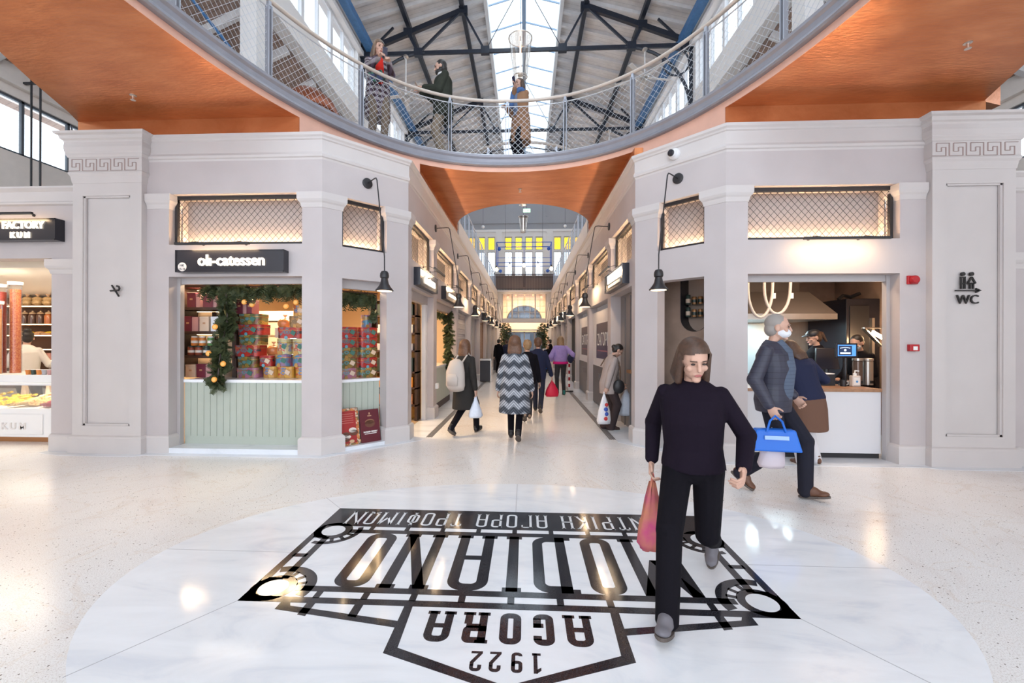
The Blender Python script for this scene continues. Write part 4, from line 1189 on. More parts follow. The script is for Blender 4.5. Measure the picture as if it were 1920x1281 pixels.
for sg in (-1, 1):
    for (cx, cy, ra, rb, rc, rd) in ((1.43, 3.305, .088, .145, .185, .225), (1.445, 2.522, .086, .135, .180, .245)):
        c = (XC + sg * cx, cy); mb = MB()
        annulus(mb, c, ra, rb)
        dirs = (PI * 1.0, PI * 1.5) if cy > 3 else (PI * .5, PI * 1.0)
        a0, a1 = dirs if sg > 0 else ((PI - dirs[1]), (PI - dirs[0]))
        annulus(mb, c, rc, rd, a0 - .35, a1 + .35, 24)
        for f in (.22, .5, .78):
            a = a0 + (a1 - a0) * f
            p = (c[0] + rb * .95 * math.cos(a), c[1] + rb * .95 * math.sin(a)); q = (c[0] + rc * 1.05 * math.cos(a), c[1] + rc * 1.05 * math.sin(a))
            n_ = Vector((q[1] - p[1], p[0] - q[0])).normalized() * .014
            mb.poly([[(p[0] - n_.x, p[1] - n_.y), (p[0] + n_.x, p[1] + n_.y), (q[0] + n_.x, q[1] + n_.y), (q[0] - n_.x, q[1] - n_.y)]], 0, Z1)
        # solid corner behind the disc
        e = XC + sg * 1.575; yy = 3.40 if cy > 3 else 2.384
        if cy < 3: 
            mb.poly([[(e, 2.384), (e - sg * .13, 2.384), (c[0] - sg * .05, cy - .12), (c[0] - sg * .0, cy - ra * 1.15), (c[0] + sg * ra * .8, cy - ra * .75), (c[0] + sg * ra * 1.15, cy), (e, cy + .10)]], 0, Z1)
        mb.build('corner_rosette', GRANITE, em)
        mb = MB(); mb.poly([[(c[0] + ra * math.cos(2 * PI * k / 40), c[1] + ra * math.sin(2 * PI * k / 40)) for k in range(40)]], 0, .0036); mb.build('corner_disc', WHITEM, em)
mb = MB()                                                         # stepped wings under the panel and the pointed crest
for sg in (-1, 1):
    def pw(pts): mb.poly([[(XC + sg * x, y) for x, y in pts]], 0, Z1)
    pw([(1.316, 2.32), (1.316, 2.384), (1.262, 2.384), (1.245, 2.354), (.60, 2.255), (.60, 2.204)])
    for x in (1.14, .86): pw([(x - .025, 2.27), (x + .025, 2.28), (x + .025, 2.384), (x - .025, 2.384)])
    pw([(.60, 2.384), (.552, 2.384), (.54, 2.055), (.60, 2.02)])
    pw([(.60, 2.02), (.54, 2.058), (0, 1.852), (0, 1.808)])
mb.build('crest_border', GRANITE, em)
for ch, a, b in (('M', -1.14, -.795), ('O', -.705, -.485), ('D', -.395, -.135), ('I', -.055, .055), ('A', .15, .405), ('N', .53, .81), ('O', .89, 1.115)):
    emblem_letter(ch, a, b, 3.275, .722, .072, .022, 0, Z1, GRANITE, em)
for ch, a, b in (('A', -.428, -.295), ('G', -.233, -.125), ('O', -.062, .050), ('R', .110, .240), ('A', .305, .438)):
    emblem_letter(ch, a, b, 2.35, .24, .042, .012, 0, Z1, GRANITE, em)
for ch, a, b in (('1', -.157, -.116), ('9', -.070, -.018), ('2', .030, .085), ('2', .120, .175)):
    emblem_letter(ch, a, b, 2.055, .125, .018, .005, 0, Z1, GRANITE, em)
x = -1.325
for ch in 'ΚΕΝΤΡΙΚΗ ΑΓΟΡΑ ΤΡΟΦΙΜΩΝ':
    if ch == ' ': x += .085; continue
    w = .045 if ch == 'Ι' else (.115 if ch in 'ΜΝ' else .088)
    emblem_letter(ch, x, x + w, 3.685, .25, .019, .006, Z1 - .0005, Z1 + .0006, WHITEM, em)
    x += w + .036
# ------------------------------------------------------------------ deli on the left corner
mb = MB()
mb.box(-5.95, -5.85, 5.72, 11.1, 0, 2.78); mb.box(-5.95, -2.02, 11.0, 11.1, 0, 2.78); mb.box(-5.95, -2.95, 5.72, 11.1, 2.74, 2.77)
mb.poly([[(-2.96, 5.72), (-2.9, 5.72), (-2.0, 6.62), (-2.0, 11.1), (-2.96, 11.1)]], 2.74, 2.77)
struct(mb.build('wall_deli', mat('deli_cream', (.72, .56, .38), .6)))
mb = MB(); mb.poly([[(-5.9, 5.76), (-2.95, 5.76), (-2.1, 6.6), (-2.0, 6.75), (-2.0, 11), (-5.9, 11)]], -.005, .006); struct(mb.build('floor_deli', mat('deli_floor', (.45, .33, .22), .3)))
light('deli_ceiling_light', 'AREA', (-3.7, 6.9, 2.7), 105, (1, .72, .42), 1.6, .5)
light('deli_ceiling_light', 'AREA', (-2.7, 8.6, 2.7), 70, (1, .68, .36), .8, 2.4)
light('deli_shelf_light', 'AREA', (-4.72, 6.05, 2.27), 9, (1, .72, .44), .6, .08)
def boards_panel(mb, fr, s0, s1, z0, z1, d, pitch=.095):
    n = max(1, int(round((s1 - s0) / pitch))); w = (s1 - s0) / n
    for k in range(n):
        fbox(mb, fr, s0 + w * k + .003, s0 + w * (k + 1) - .003, z0, z1, d, d - .03)
    fbox(mb, fr, s0, s1, z0, z1, d - .008, d - .03)
def counter(fr, s0, s1, label, top=.965, depth=.7):
    t = thing('deli_counter', label, 'counter', fr((s0 + s1) / 2, 0, -.3))
    mb = MB(); boards_panel(mb, fr, s0, s1, .18, top - .04, -.215); mb.build('board_front', SAGE, t)
    mb = MB(); fbox(mb, fr, s0, s1, .07, .18, -.222, -.25); mb.build('plinth', SAGE, t)
    mb = MB(); fbox(mb, fr, s0, s1, top - .04, top, -.20, -.20 - depth); mb.build('marble_top', MARBLE, t)
    return t
F, CH, CO = FR[-1]
counter(F, 2.88, 4.655, 'sage green boarded counter with marble top under the deli front window')
counter(CH, .28, .915, 'narrow sage green boarded counter under the left chamfered window', .955, .42)
t = thing('deli_counter', 'plain sage counter panel under the garlanded window of the second left lane bay', 'counter', CO(9.7, 0, -.3))
mb = MB(); fbox(mb, CO, 8.52, 10.93, .14, .92, -.17, -.2); mb.build('panel', SAGE, t)
mb = MB(); fbox(mb, CO, 8.52, 10.93, .92, .96, -.15, -.5); mb.build('top', MARBLE, t)
mb = MB(); fbox(mb, CO, 8.52, 10.93, 0, .14, -.16, -.2); mb.build('plinth', WOODD, t)
mb = MB()
for a, b, y0 in ((2.87, 4.70, -.215),): fbox(mb, F, a, b, 0, .07, .03, -.25)
fbox(mb, CH, .27, .92, 0, .05, .02, -.25)
struct(mb.build('deli_sill', M2, floor))
# dark shelf unit
t = thing('shelf_unit', 'dark wooden shelf unit with lit back at the left of the deli window', 'shelf', (-4.7, 6.2, .97))
SH = (-5.12, -4.20)
for x in (SH[0], -4.80, -4.27):
    mb = MB(); mb.box(x, x + .065, 6.02 if x != -4.80 else 6.32, 6.36, .966, 2.34); mb.build('upright', WOODD, t)
for z_ in (2.31, 1.985, 1.635, 1.285):
    mb = MB(); mb.box(SH[0], SH[1], 5.98, 6.36, z_ - .035, z_ + .005); mb.build('shelf_board', WOODD, t)
mb = MB(); mb.box(SH[0], SH[1], 6.37, 6.39, .966, 2.34); mb.build('back_panel', mat('lit_back', (.85, .66, .46), .6), t)
for z_ in (2.268, 1.943, 1.593, 1.243):
    mb = MB(); mb.box(SH[0] + .08, SH[1] - .02, 6.32, 6.335, z_, z_ + .007); mb.build('shelf_led', mat('shelf_led', (1, .8, .6), .5, emit=(1, .68, .38), estr=5), t)
PINKW = mat('pale_pink_card', (.55, .30, .29), .5); WHITEC = mat('white_card', (.78, .80, .86), .5); GOLDL = mat('gold_print', (.55, .33, .20), .4, .4)
def gift_box(x0, x1, z0, z1, m, label, y=5.99, dp=.17, ribbon=None):
    t = thing('gift_box', label, 'gift box', ((x0 + x1) / 2, y + dp / 2, z0), 'gift boxes in the deli window')
    mb = MB(); mb.box(x0, x1, y, y + dp, z0, z1 - .03); mb.build('carton', m, t, bevel=.004)
    mb = MB(); mb.box(x0 - .002, x1 + .002, y - .002, y + dp + .002, z1 - .03, z1); mb.build('lid', m, t, bevel=.004)
    mb = MB(); cx = (x0 + x1) / 2; cz = z0 + (z1 - z0) * .55
    mb.box(cx - .02, cx + .02, y - .003, y, cz - .012, cz + .012); mb.build('emblem_print', GOLDL, t)
    if ribbon: mb = MB(); mb.box(x1, x1 + ribbon, y + .01, y + dp, z0, z1 - .01); mb.build('side_sleeve', PINKW, t)
gift_box(-4.93, -4.80, 1.99, 2.205, MAROON, 'maroon gift box on the top deli shelf, left one', ribbon=.06)
gift_box(-4.69, -4.54, 1.99, 2.19, MAROON, 'maroon gift box on the top deli shelf beside the garland', ribbon=.05)
gift_box(-4.975, -4.86, 1.64, 1.86, MAROON, 'maroon gift box with pink side on the second deli shelf', ribbon=.09)
gift_box(-4.74, -4.60, 1.64, 1.855, CREAM, 'cream gift box on the second deli shelf')
gift_box(-4.57, -4.41, 1.64, 1.855, WHITEC, 'white gift box on the second deli shelf beside the garland')
gift_box(-4.95, -4.80, .966, 1.155, CREAM, 'cream gift box at the left of the marble counter')
gift_box(-4.785, -4.65, .966, 1.165, MAROON, 'maroon gift box on the marble counter between two cream ones', ribbon=.08)
gift_box(-4.52, -4.37, .966, 1.155, CREAM, 'cream gift box on the marble counter half behind the garland')
gift_box(-4.20, -4.10, 1.896, 2.10, MAROON, 'maroon gift box on top of the left tin stack, left one', y=6.0, ribbon=.05)
gift_box(-4.04, -3.96, 1.896, 2.10, MAROON, 'maroon gift box on top of the left tin stack, right one', y=6.0)
JO = mat('jar_orange', (.70, .24, .05), .35); JG = mat('jar_green', (.10, .24, .08), .35); JW = mat('label_white', (.82, .80, .76), .5); JD = mat('jar_brown', (.32, .07, .035), .35); JK = mat('jar_dark', (.03, .05, .04), .35); JS = mat('jar_grey', (.42, .42, .46), .35)
def jar(x, z, m, label, h=.138, r=.045, y=6.05):
    t = thing('jar', label, 'jar', (x, y, z), 'jars on the third deli shelf')
    mb = MB(); mb.lathe((x, y, z), [(r * .9, 0), (r, .008), (r, h * .82), (r * .85, h * .86)], 18); mb.build('body', m, t, smooth=True)
    mb = MB(); mb.lathe((x, y, z + h * .86), [(r * .92, 0), (r * .92, h * .14)], 18); mb.build('lid', JW if m in (JO, JG) else JK, t, smooth=True)
    mb = MB(); mb.lathe((x, y, z + h * .28), [(r * 1.01, 0), (r * 1.01, h * .26)], 18); mb.build('label', JW, t, smooth=True)
for i, (x, m, n) in enumerate(((-4.91, JD, 'brown'), (-4.795, JD, 'brown'), (-4.675, JK, 'dark green'), (-4.55, JS, 'grey'))):
    jar(x, 1.29, m, '%s white-labelled jar, lower row of the jar shelf, %s from left' % (n, ORD[i]))
for i, (x, m, n) in enumerate(((-4.86, JO, 'orange'), (-4.74, JO, 'orange'), (-4.61, JG, 'green patterned'))):
    jar(x, 1.43, m, '%s jar in the upper row of the jar shelf, %s from the left' % (n, ORD[i]))
# decorated tins
TIN = {'red': make_pattern('tin_red', [(.36, .022, .018), (.42, .035, .02), (.30, .016, .016), (.34, .02, .02), (.10, .16, .20), (.48, .20, .04), (.04, .03, .04)], 13),
       'green': make_pattern('tin_green', [(.10, .115, .04), (.34, .20, .035), (.07, .09, .035), (.10, .22, .24), (.38, .24, .05), (.20, .05, .025)], 15),
       'pink': make_pattern('tin_pink', [(.32, .12, .20), (.38, .15, .24), (.13, .19, .11), (.15, .27, .32), (.34, .22, .09)], 14),
       'gold': make_pattern('tin_gold', [(.52, .25, .04), (.60, .34, .06), (.45, .06, .03), (.10, .20, .40), (.55, .30, .05)], 16),
       'blue': make_pattern('tin_blue', [(.09, .18, .30), (.30, .09, .18), (.46, .30, .08), (.06, .22, .34), (.26, .07, .14)], 15),
       'cream': make_pattern('tin_cream', [(.50, .43, .26), (.40, .38, .16), (.62, .54, .36), (.46, .08, .06), (.14, .16, .30)], 17),
       'brown': make_pattern('tin_brown', [(.26, .15, .06), (.48, .22, .05), (.18, .11, .05), (.55, .36, .14)], 15)}
RIM = mat('tin_rim', (.40, .22, .07), .3, .6); TAGG = mat('paper_tag', (.05, .16, .13), .6); MED = mat('tin_medallion', (.12, .32, .42), .4)
rg_t = random.Random(4)
def tin(c, w, h, d, kind, label, rot=0.0, rnd_=False, tagc=True):
    """printed biscuit tin: body, lid with rim, a hanging paper tag and a blue medallion"""
    t = thing('biscuit_tin', label, 'biscuit tin', c, 'printed tins stacked in the deli windows', rot)
    M = Matrix.Translation(c) @ Matrix.Rotation(rot, 4, 'Z')
    def go(mb, name, m, par=t, **k): mb.xform(M); return mb.build(name, m, par, **k)
    r = min(d, w) * .24 if not rnd_ else min(w, d) * .48
    lh = h * .26
    def slab(z0, z1, g):
        mb = MB(); mb.poly([rrect(-w / 2 - g, -d / 2 - g, w / 2 + g, d / 2 + g, r, 5)], z0, z1); return mb
    go(slab(0.001, h - lh, 0), 'body', TIN[kind]); ld = go(slab(h - lh, h - .001, .003), 'lid', TIN[kind])
    go(slab(h - lh - .004, h - lh + .004, .005), 'rim', RIM)
    mb = MB(); mb.lathe((-w * .1, -d / 2 - .004, h * .08), [(h * .16, 0), (h * .16, .003)], 14, ax=(0, -1, 0)); go(mb, 'medallion', MED if kind == 'red' else RIM)
    if tagc:
        mb = MB(); mb.box(-.034, .034, -.002, .002, -.03, .03); mb.xform(Matrix.Translation((w * .2, -d / 2 - .012, h * .5)) @ Matrix.Rotation(.5, 4, 'Y')); go(mb, 'paper_tag', TAGG if rg_t.random() < .7 else CREAM)
    return t
ST = [('pink', -4.042, .325, .966, .146), ('green', -4.045, .29, 1.114, .160), ('red', -4.045, .37, 1.276, .165), ('green', -4.005, .33, 1.443, .145), ('red', -4.0, .38, 1.590, .150), ('green', -4.005, .33, 1.742, .152)]
for i, (k, x, w, z_, h) in enumerate(ST):
    tin((x, 6.12, z_), w, h, .26, k, '%s printed tin in the tall left stack, %s from the bottom' % (k, ORD[i]))
tin((-3.722, 6.12, .966), .235, .165, .22, 'gold', 'gold tin with red and yellow discs at the foot, beside the pink tin', rnd_=True)
tin((-3.777, 6.12, 1.133), .20, .155, .20, 'red', 'small square red tin standing on a gold tin')
tin((-3.478, 6.12, .966), .245, .165, .22, 'gold', 'gold tin with a sun disc in the bottom row of the deli window')
tin((-3.215, 6.12, .966), .24, .165, .22, 'gold', 'gold tin at the right end of the bottom row beside the pier')
tin((-3.54, 6.12, 1.133), .24, .172, .22, 'blue', 'blue tin in the second row, left of two', rnd_=True)
tin((-3.28, 6.12, 1.133), .24, .172, .22, 'blue', 'blue tin in the second row beside the pier', rnd_=True)
tin((-3.527, 6.12, 1.307), .21, .230, .21, 'cream', 'tall cream floral tin on a blue tin, left of two', rnd_=True)
tin((-3.29, 6.12, 1.307), .21, .230, .21, 'cream', 'tall cream floral tin beside the pier', rnd_=True)
tin((-3.41, 6.12, 1.539), .36, .160, .25, 'red', 'wide red tin lying across two cream tins')
tin((-3.30, 6.12, 1.701), .26, .165, .22, 'brown', 'brown tin near the top of the right stack')
tin((-3.29, 6.12, 1.868), .21, .155, .20, 'gold', 'gold tin topping the right stack under the fir sprays', rnd_=True)
# wrapped cakes
WRAP = mat('amber_wrap', (.62, .25, .09), .25, noise_amt=.35, noise_scale=18)
def cake(x, y, z, r, label):
    t = thing('wrapped_cake', label, 'cake', (x, y, z), 'wrapped cakes between the tins')
    mb = MB(); mb.lathe((x, y, z), [(r * .8, 0), (r * .92, .03), (r, .07), (r * .93, .105), (r * .6, .135), (r * .15, .145)], 18); mb.build('cake', WRAP, t, smooth='full')
    mb = MB(); mb.lathe((x, y, z + .14), [(.012, 0), (.008, .02), (.035, .06)], 9); mb.build('gathered_film', mat('film', (.75, .5, .3), .2), t)
cake(-3.83, 6.33, 1.29, .10, 'amber wrapped cake behind the small red tin'); cake(-3.66, 6.34, 1.70, .105, 'amber wrapped cake at the top between the stacks')
mb = MB(); mb.box(-3.76, -3.56, 6.24, 6.46, 1.55, 1.70); tag(mb.build('carton', CREAM), 'plain carton hidden behind the wide red tin', 'carton')
mb = MB(); mb.box(-3.93, -3.73, 6.23, 6.45, .966, 1.288); tag(mb.build('carton', CREAM), 'plain carton behind the small square red tin', 'carton')
# chamfer window tins
cs_ = [(.50, ['pink', 'green', 'green', 'red', 'red']), (.825, ['green', 'red', 'green', 'red', 'red'])]
for j, (s_, ks) in enumerate(cs_):
    for i, k in enumerate(ks):
        p = CH(s_, .956 + .151 * i, -.48)
        tin(p, .29, .15, .24, k, '%s tin in the %s stack of the chamfered window, %s from the bottom' % (k, ('left', 'right')[j], ORD[i]), rot=PI / 4)
p = CH(.83, .956 + .151 * 5, -.48); tin(p, .15, .19, .15, 'blue', 'small round blue tin on top of the right stack in the chamfered window', rot=PI / 4, rnd_=True)

t = thing('display_fridge', 'white lit display fridge at the back of the deli behind the tins', 'fridge', (-4.5, 7.8, 0))
mb = MB(); mb.box(-4.95, -4.15, 7.6, 8.2, 0, 2.05); mb.build('cabinet', mat('fridge_dark', (.10, .07, .06), .4), t, bevel=.01)
mb = MB(); mb.box(-4.90, -4.30, 7.585, 7.6, .3, 1.85); mb.build('glass_door', mat('fridge_front', (.62, .55, .48), .2), t)
mb = MB(); mb.box(-4.27, -4.18, 7.57, 7.6, .3, 1.85); mb.build('light_column', mat('fridge_glow', (1, .95, .9), .4, emit=(1, .90, .78), estr=9), t)
mb = MB(); mb.box(-4.97, -4.13, 7.56, 7.6, 1.87, 2.05); mb.build('header', WHITEP, t)
for k in range(4): mb = MB(); mb.box(-4.90, -4.30, 7.575, 7.585, .6 + .33 * k, .62 + .33 * k); mb.build('shelf_edge', INOX, t)
# fir garlands with dried orange slices
FIR = mat('fir_green', (.022, .036, .014), .7, noise_amt=.5, noise_scale=30, noise_col=(.060, .075, .022))
def garland(path, label, width, n, oranges, ok=lambda q: True, seed=1, lf=.055, down=.5):
    rg = random.Random(seed); L = arclen(path)
    t = thing('fir_garland', label, 'garland', path[0])
    mb = MB(); mb.tube(path, .012, 6); mb.build('stem', WOODD, t)
    mb = MB()
    for i in range(n):
        p = along(path, L, rg.random() * L[-1])
        d = Vector((rg.gauss(0, 1), rg.gauss(0, .45), rg.gauss(-down, .8))).normalized()
        ln = rg.uniform(.5, 1.0) * width
        q = p + d * ln * 1.15
        if not ok(q): continue
        s = d.cross(Vector((rg.gauss(0, 1), rg.gauss(0, 1), rg.gauss(0, 1)))).normalized()
        for k in range(7):
            f = .25 + .12 * k; b = p + d * ln * f
            for sg in (-1, 1):
                e = b + (d * .6 + s * sg).normalized() * lf * (1.15 - .08 * k)
                w_ = d * .011
                mb.quad(tuple(b - w_), tuple(e - w_ * .3), tuple(e + w_ * .3), tuple(b + w_))
    mb.build('needles', FIR, t, fixn=False)
    for q in oranges:
        mb = MB(); mb.lathe(q, [(.036, 0), (.038, .004), (.036, .008)], 16, ax=(.15, -1, .1)); o = mb.build('orange_slice', ORANGE, t)
        mb = MB(); mb.lathe((q[0], q[1] - .010, q[2]), [(.024, 0), (.024, .002)], 14, ax=(.15, -1, .1)); mb.build('pulp', mat('orange_pulp', (.90, .50, .12), .4), o)
top = [(-4.56, 5.84, 2.30), (-4.2, 5.84, 2.28), (-3.8, 5.84, 2.27), (-3.4, 5.84, 2.29), (-2.98, 5.86, 2.27)]
garland(top, 'fir garland along the head of the deli window with dried orange slices', .27, 330, [(-3.93, 5.79, 2.045), (-3.82, 5.79, 2.01), (-3.33, 5.79, 1.985), (-3.19, 5.79, 2.04)], seed=3, down=.9, ok=lambda q: q.z < 2.26 and -4.62 < q.x < -2.99 and q.y > 5.73)
garland([(-4.22, 5.82, 2.25), (-4.18, 5.80, 1.8), (-4.20, 5.70, 1.4), (-4.19, 5.64, 1.1), (-4.19, 5.62, .90)], 'fir garland hanging down the deli window in front of the shelves', .17, 330, [(-4.21, 5.60, 1.69), (-4.30, 5.60, 1.33), (-4.08, 5.58, 1.19), (-4.18, 5.55, .98)], seed=5, down=.7)
def okc(q):
    r = Vector((q.x + 2.68, q.y - 5.5)); s_ = r.x * Q + r.y * Q; d_ = r.x * Q - r.y * Q
    return q.z < 2.22 and .32 < s_ < .88 and d_ < -.235
cg = [CH(s_, 2.22, -.30) for s_ in (.28, .6, .92)]
garland(cg, 'fir garland across the head of the left chamfered window', .30, 230, [], seed=8, down=.8, ok=okc)
garland([CH(.90, 2.2, -.30), CH(.92, 1.7, -.30)], 'short fir spray hanging at the right of the chamfered window', .12, 110, [], seed=9, down=.8, ok=okc)
garland([CO(10.5, 2.2, -.14), CO(10.55, 1.6, -.12), CO(10.5, 1.1, -.12), CO(10.45, .85, -.10)], 'fir garland hanging in the second left lane window', .17, 260, [CO(10.5, 1.05, -.02)], seed=12, down=.7, ok=lambda q: q.z < 2.3 and q.y < 10.88)
garland([CO(8.6, 2.2, -.22), CO(9.6, 2.2, -.22), CO(10.6, 2.2, -.22)], 'fir garland along the head of the second left lane window', .2, 200, [], seed=14, down=.8, ok=lambda q: q.z < 2.18 and q.x < -2.0 and 8.55 < q.y < 10.9)
# posters leaning by the chamfer window
def poster(s0, s1, z1, lean, m, label):
    t = thing('leaning_poster', label, 'poster', CH((s0 + s1) / 2, .05, -.06))
    fr = lambda u, v, w: CH(u, .052 + v, -.06 - v * lean + w)
    mb = MB(); mb.hexa([fr(s0, 0, 0), fr(s1, 0, 0), fr(s1, 0, -.012), fr(s0, 0, -.012), fr(s0, z1, 0), fr(s1, z1, 0), fr(s1, z1, -.012), fr(s0, z1, -.012)]); mb.build('board', m, t)
    return t, fr
t, fr = poster(.275, .555, .50, .20, mat('poster_red', (.36, .02, .02), .4), 'red Christmas cake poster with floral border leaning under the chamfered window')
mb = MB()
for (a, b, c, d) in ((.275, .555, .465, .50), (.515, .555, 0, .50), (.275, .555, 0, .025)): mb.hexa([fr(a, c, .001), fr(b, c, .001), fr(b, c, .003), fr(a, c, .003), fr(a, d, .001), fr(b, d, .001), fr(b, d, .003), fr(a, d, .003)])
mb.build('floral_border', make_pattern('floral', [(.55, .16, .05), (.72, .66, .56), (.05, .13, .06), (.60, .28, .08)], 40), t)
mb = MB()
for k in range(5): mb.hexa([fr(.31, .30 + .03 * k, .001), fr(.48, .30 + .03 * k, .001), fr(.48, .30 + .03 * k, .002), fr(.31, .30 + .03 * k, .002), fr(.31, .306 + .03 * k, .001), fr(.48, .306 + .03 * k, .001), fr(.48, .306 + .03 * k, .002), fr(.31, .306 + .03 * k, .002)])
mb.build('text_lines', mat('poster_text', (.62, .22, .18), .5), t)
CK = mat('cake_brown', (.13, .045, .025), .5); SUG = mat('sugar', (.72, .66, .60), .6)
for (u, v, a, b, m_) in ((.46, .20, .055, .035, SUG), (.475, .165, .06, .04, CK), (.36, .15, .06, .03, CK), (.36, .115, .07, .03, SUG), (.35, .08, .06, .03, CK), (.44, .05, .035, .022, mat('cake_slice', (.62, .42, .26), .6))):
    mb = MB(); c = fr(u, v, .004); mb.poly([[(a * math.cos(2 * PI * k / 20), b * math.sin(2 * PI * k / 20)) for k in range(20)]], 0, .002, lambda x, y, w: fr(u + x, v + y, .002 + w)); mb.build('cake_print', m_, t)
t, fr = poster(.575, .865, .455, .20, mat('poster_maroon', (.105, .008, .018), .35), 'dark maroon panettone poster leaning under the chamfered window, right one')
for (u, v, a, b, m_) in ((.72, .255, .075, .05, CK), (.72, .285, .07, .035, mat('crust', (.24, .10, .055), .5))):
    mb = MB(); mb.poly([[(a * math.cos(2 * PI * k / 20), b * math.sin(2 * PI * k / 20)) for k in range(20)]], 0, .002, lambda x, y, w: fr(u + x, v + y, .001 + w)); mb.build('cake_print', m_, t)
text_mb('PATISSIER DESSERT', .026, lambda u, v, w: fr(.72 + u, .135 + v, .002 + w), .001, .95, .0012).build('title', TEXTW, t)
mb = MB(); mb.poly([[(-.09, 0), (.09, 0), (.09, .008), (-.09, .008)]], 0, .001, lambda x, y, w: fr(.72 + x, .114 + y, .002 + w)); mb.build('subtitle', TEXTW, t)
mb = MB(); mb.poly([[(-.012, 0), (.012, 0), (.006, .03), (-.006, .03)]], 0, .001, lambda x, y, w: fr(.72 + x, .385 + y, .002 + w)); mb.poly([[(-.03, 0), (.03, 0), (.03, .012), (-.03, .012)]], 0, .001, lambda x, y, w: fr(.72 + x, .36 + y, .002 + w)); mb.build('gold_mark', GOLDL, t)
# tall shelf seen through the first lane door
t = thing('door_shelf', 'tall dark shelf of packed goods just inside the first left lane door', 'shelf', (-2.5, 8.0, 0))
mb = MB()
for x in (-2.95, -2.07): mb.box(x, x + .04, 7.9, 8.2, 0, 2.3)
mb.build('upright', WOODD, t)
for z_ in (.30, .62, .92, 1.32, 1.65, 1.98, 2.28):
    mb = MB(); mb.box(-2.95, -2.03, 7.9, 8.2, z_ - .02, z_ + .01); mb.build('shelf_board', WOODD, t)
mb = MB(); mb.box(-2.95, -2.03, 8.2, 8.22, 0, 2.3); mb.build('back_panel', mat('amber_back', (.65, .36, .10), .6), t)
for i, (z_, h, m_, n) in enumerate(((1.99, .22, JK, 'black'), (1.66, .16, SUG, 'black and white'), (1.33, .13, JS, 'grey'), (.93, .26, JK, 'black'), (.63, .2, ORANGE, 'orange'), (.31, .2, WRAP, 'amber'))):
    for k in range(3):
        x = -2.22 - .25 * k
        mb = MB(); mb.box(x - .10, x + .10, 7.95, 8.12, z_ + .001, z_ + h)
        tag(mb.build('packet', m_, bevel=.01), '%s packet inside the left lane door, %s shelf down, %s from the door' % (n, ORD[i], ORD[k]), 'packet', 'packets inside the lane door')
mb = MB(); fbox(mb, CO, 8.05, 8.2, 0, 2.2, -.12, -.2); struct(mb.build('door_jamb_panel', WHITEP))

# ------------------------------------------------------------------ sweet shop at the left edge
mb = MB(); mb.box(-10.05, -6.3, 7.62, 7.72, 0, 2.95); mb.box(-10.05, -6.1, 5.72, 7.72, 2.9, 2.95); mb.box(-6.40, -6.30, 5.72, 7.72, 0, 2.95)
struct(mb.build('wall_sweet_shop', mat('sweet_white', (.80, .74, .66), .5)))
mb = MB(); mb.hexa([(-10, 6.2, 2.62), (-6.4, 6.2, 2.62), (-6.4, 7.6, 2.30), (-10, 7.6, 2.30), (-10, 6.2, 2.9), (-6.4, 6.2, 2.9), (-6.4, 7.6, 2.9), (-10, 7.6, 2.9)]); struct(mb.build('trim_13', mat('sweet_soffit', (.85, .80, .72), .5)))
light('sweet_shop_light', 'AREA', (-7.9, 6.3, 2.6), 85, (1, .84, .62), 2.4, .5)
light('sweet_counter_light', 'AREA', (-7.5, 6.2, .835), 14, (1, .88, .70), 1.3, .25)
t = thing('sweets_counter', 'white sweets counter with a lit glass case and raised LOKUM letters', 'counter', (-7.8, 6.2, 0))
mb = MB(); mb.box(-9.4, -6.87, 5.92, 6.7, .08, .50); mb.box(-8.6, -7.05, 5.905, 5.92, .12, .42); mb.build('cabinet', WHITEP, t, bevel=.008)
mb = MB(); mb.box(-9.4, -6.9, 5.98, 6.7, 0, .08); mb.build('plinth', mat('copper_plinth', (.40, .18, .07), .3, .4), t)
mb = MB(); mb.box(-9.4, -6.87, 5.92, 5.93, .50, .84); mb.box(-6.88, -6.87, 5.92, 6.7, .50, .84); mb.build('case_glass', GLASS, t)
mb = MB(); mb.box(-9.4, -6.86, 5.90, 6.75, .84, .875); mb.box(-9.4, -6.95, 5.98, 6.7, .875, .99); mb.box(-6.90, -6.86, 5.915, 5.94, .5, .84); mb.build('service_top', WHITEP, t, bevel=.005)
text_mb('L O K U M', .13, lambda u, v, w: (-7.62 + u, 5.905 - w, .20 + v), .012, 1.1, .004).build('lettering', mat('relief_white', (.70, .67, .66), .5), t)
def heap(x0, x1, m, label, seed):
    rg = random.Random(seed); mb = MB()
    for i in range(110):
        x = rg.uniform(x0, x1); y = rg.uniform(6.0, 6.5); z_ = .52 + rg.random() * .17 * (1 - abs(2 * (x - x0) / (x1 - x0) - 1) * .5) * (y - 5.9) / .6
        a = rg.uniform(-.5, .5); mb.tube([(x - .05 * math.cos(a), y - .05 * math.sin(a), z_), (x + .05 * math.cos(a), y + .05 * math.sin(a), z_ + .02)], .018, 6)
    o = tag(mb.build('sweets', m), label, 'sweets'); o['kind'] = 'stuff'
heap(-8.6, -7.80, mat('yellow_sweet', (.75, .50, .03), .4), 'heap of yellow sweets in the glass case', 1)
heap(-7.66, -7.36, mat('cream_sweet', (.72, .46, .20), .4), 'heap of cream coloured sweets in the glass case', 2)
heap(-7.22, -6.98, mat('red_sweet', (.42, .025, .05), .4), 'heap of dark red sweets at the right of the glass case', 3)
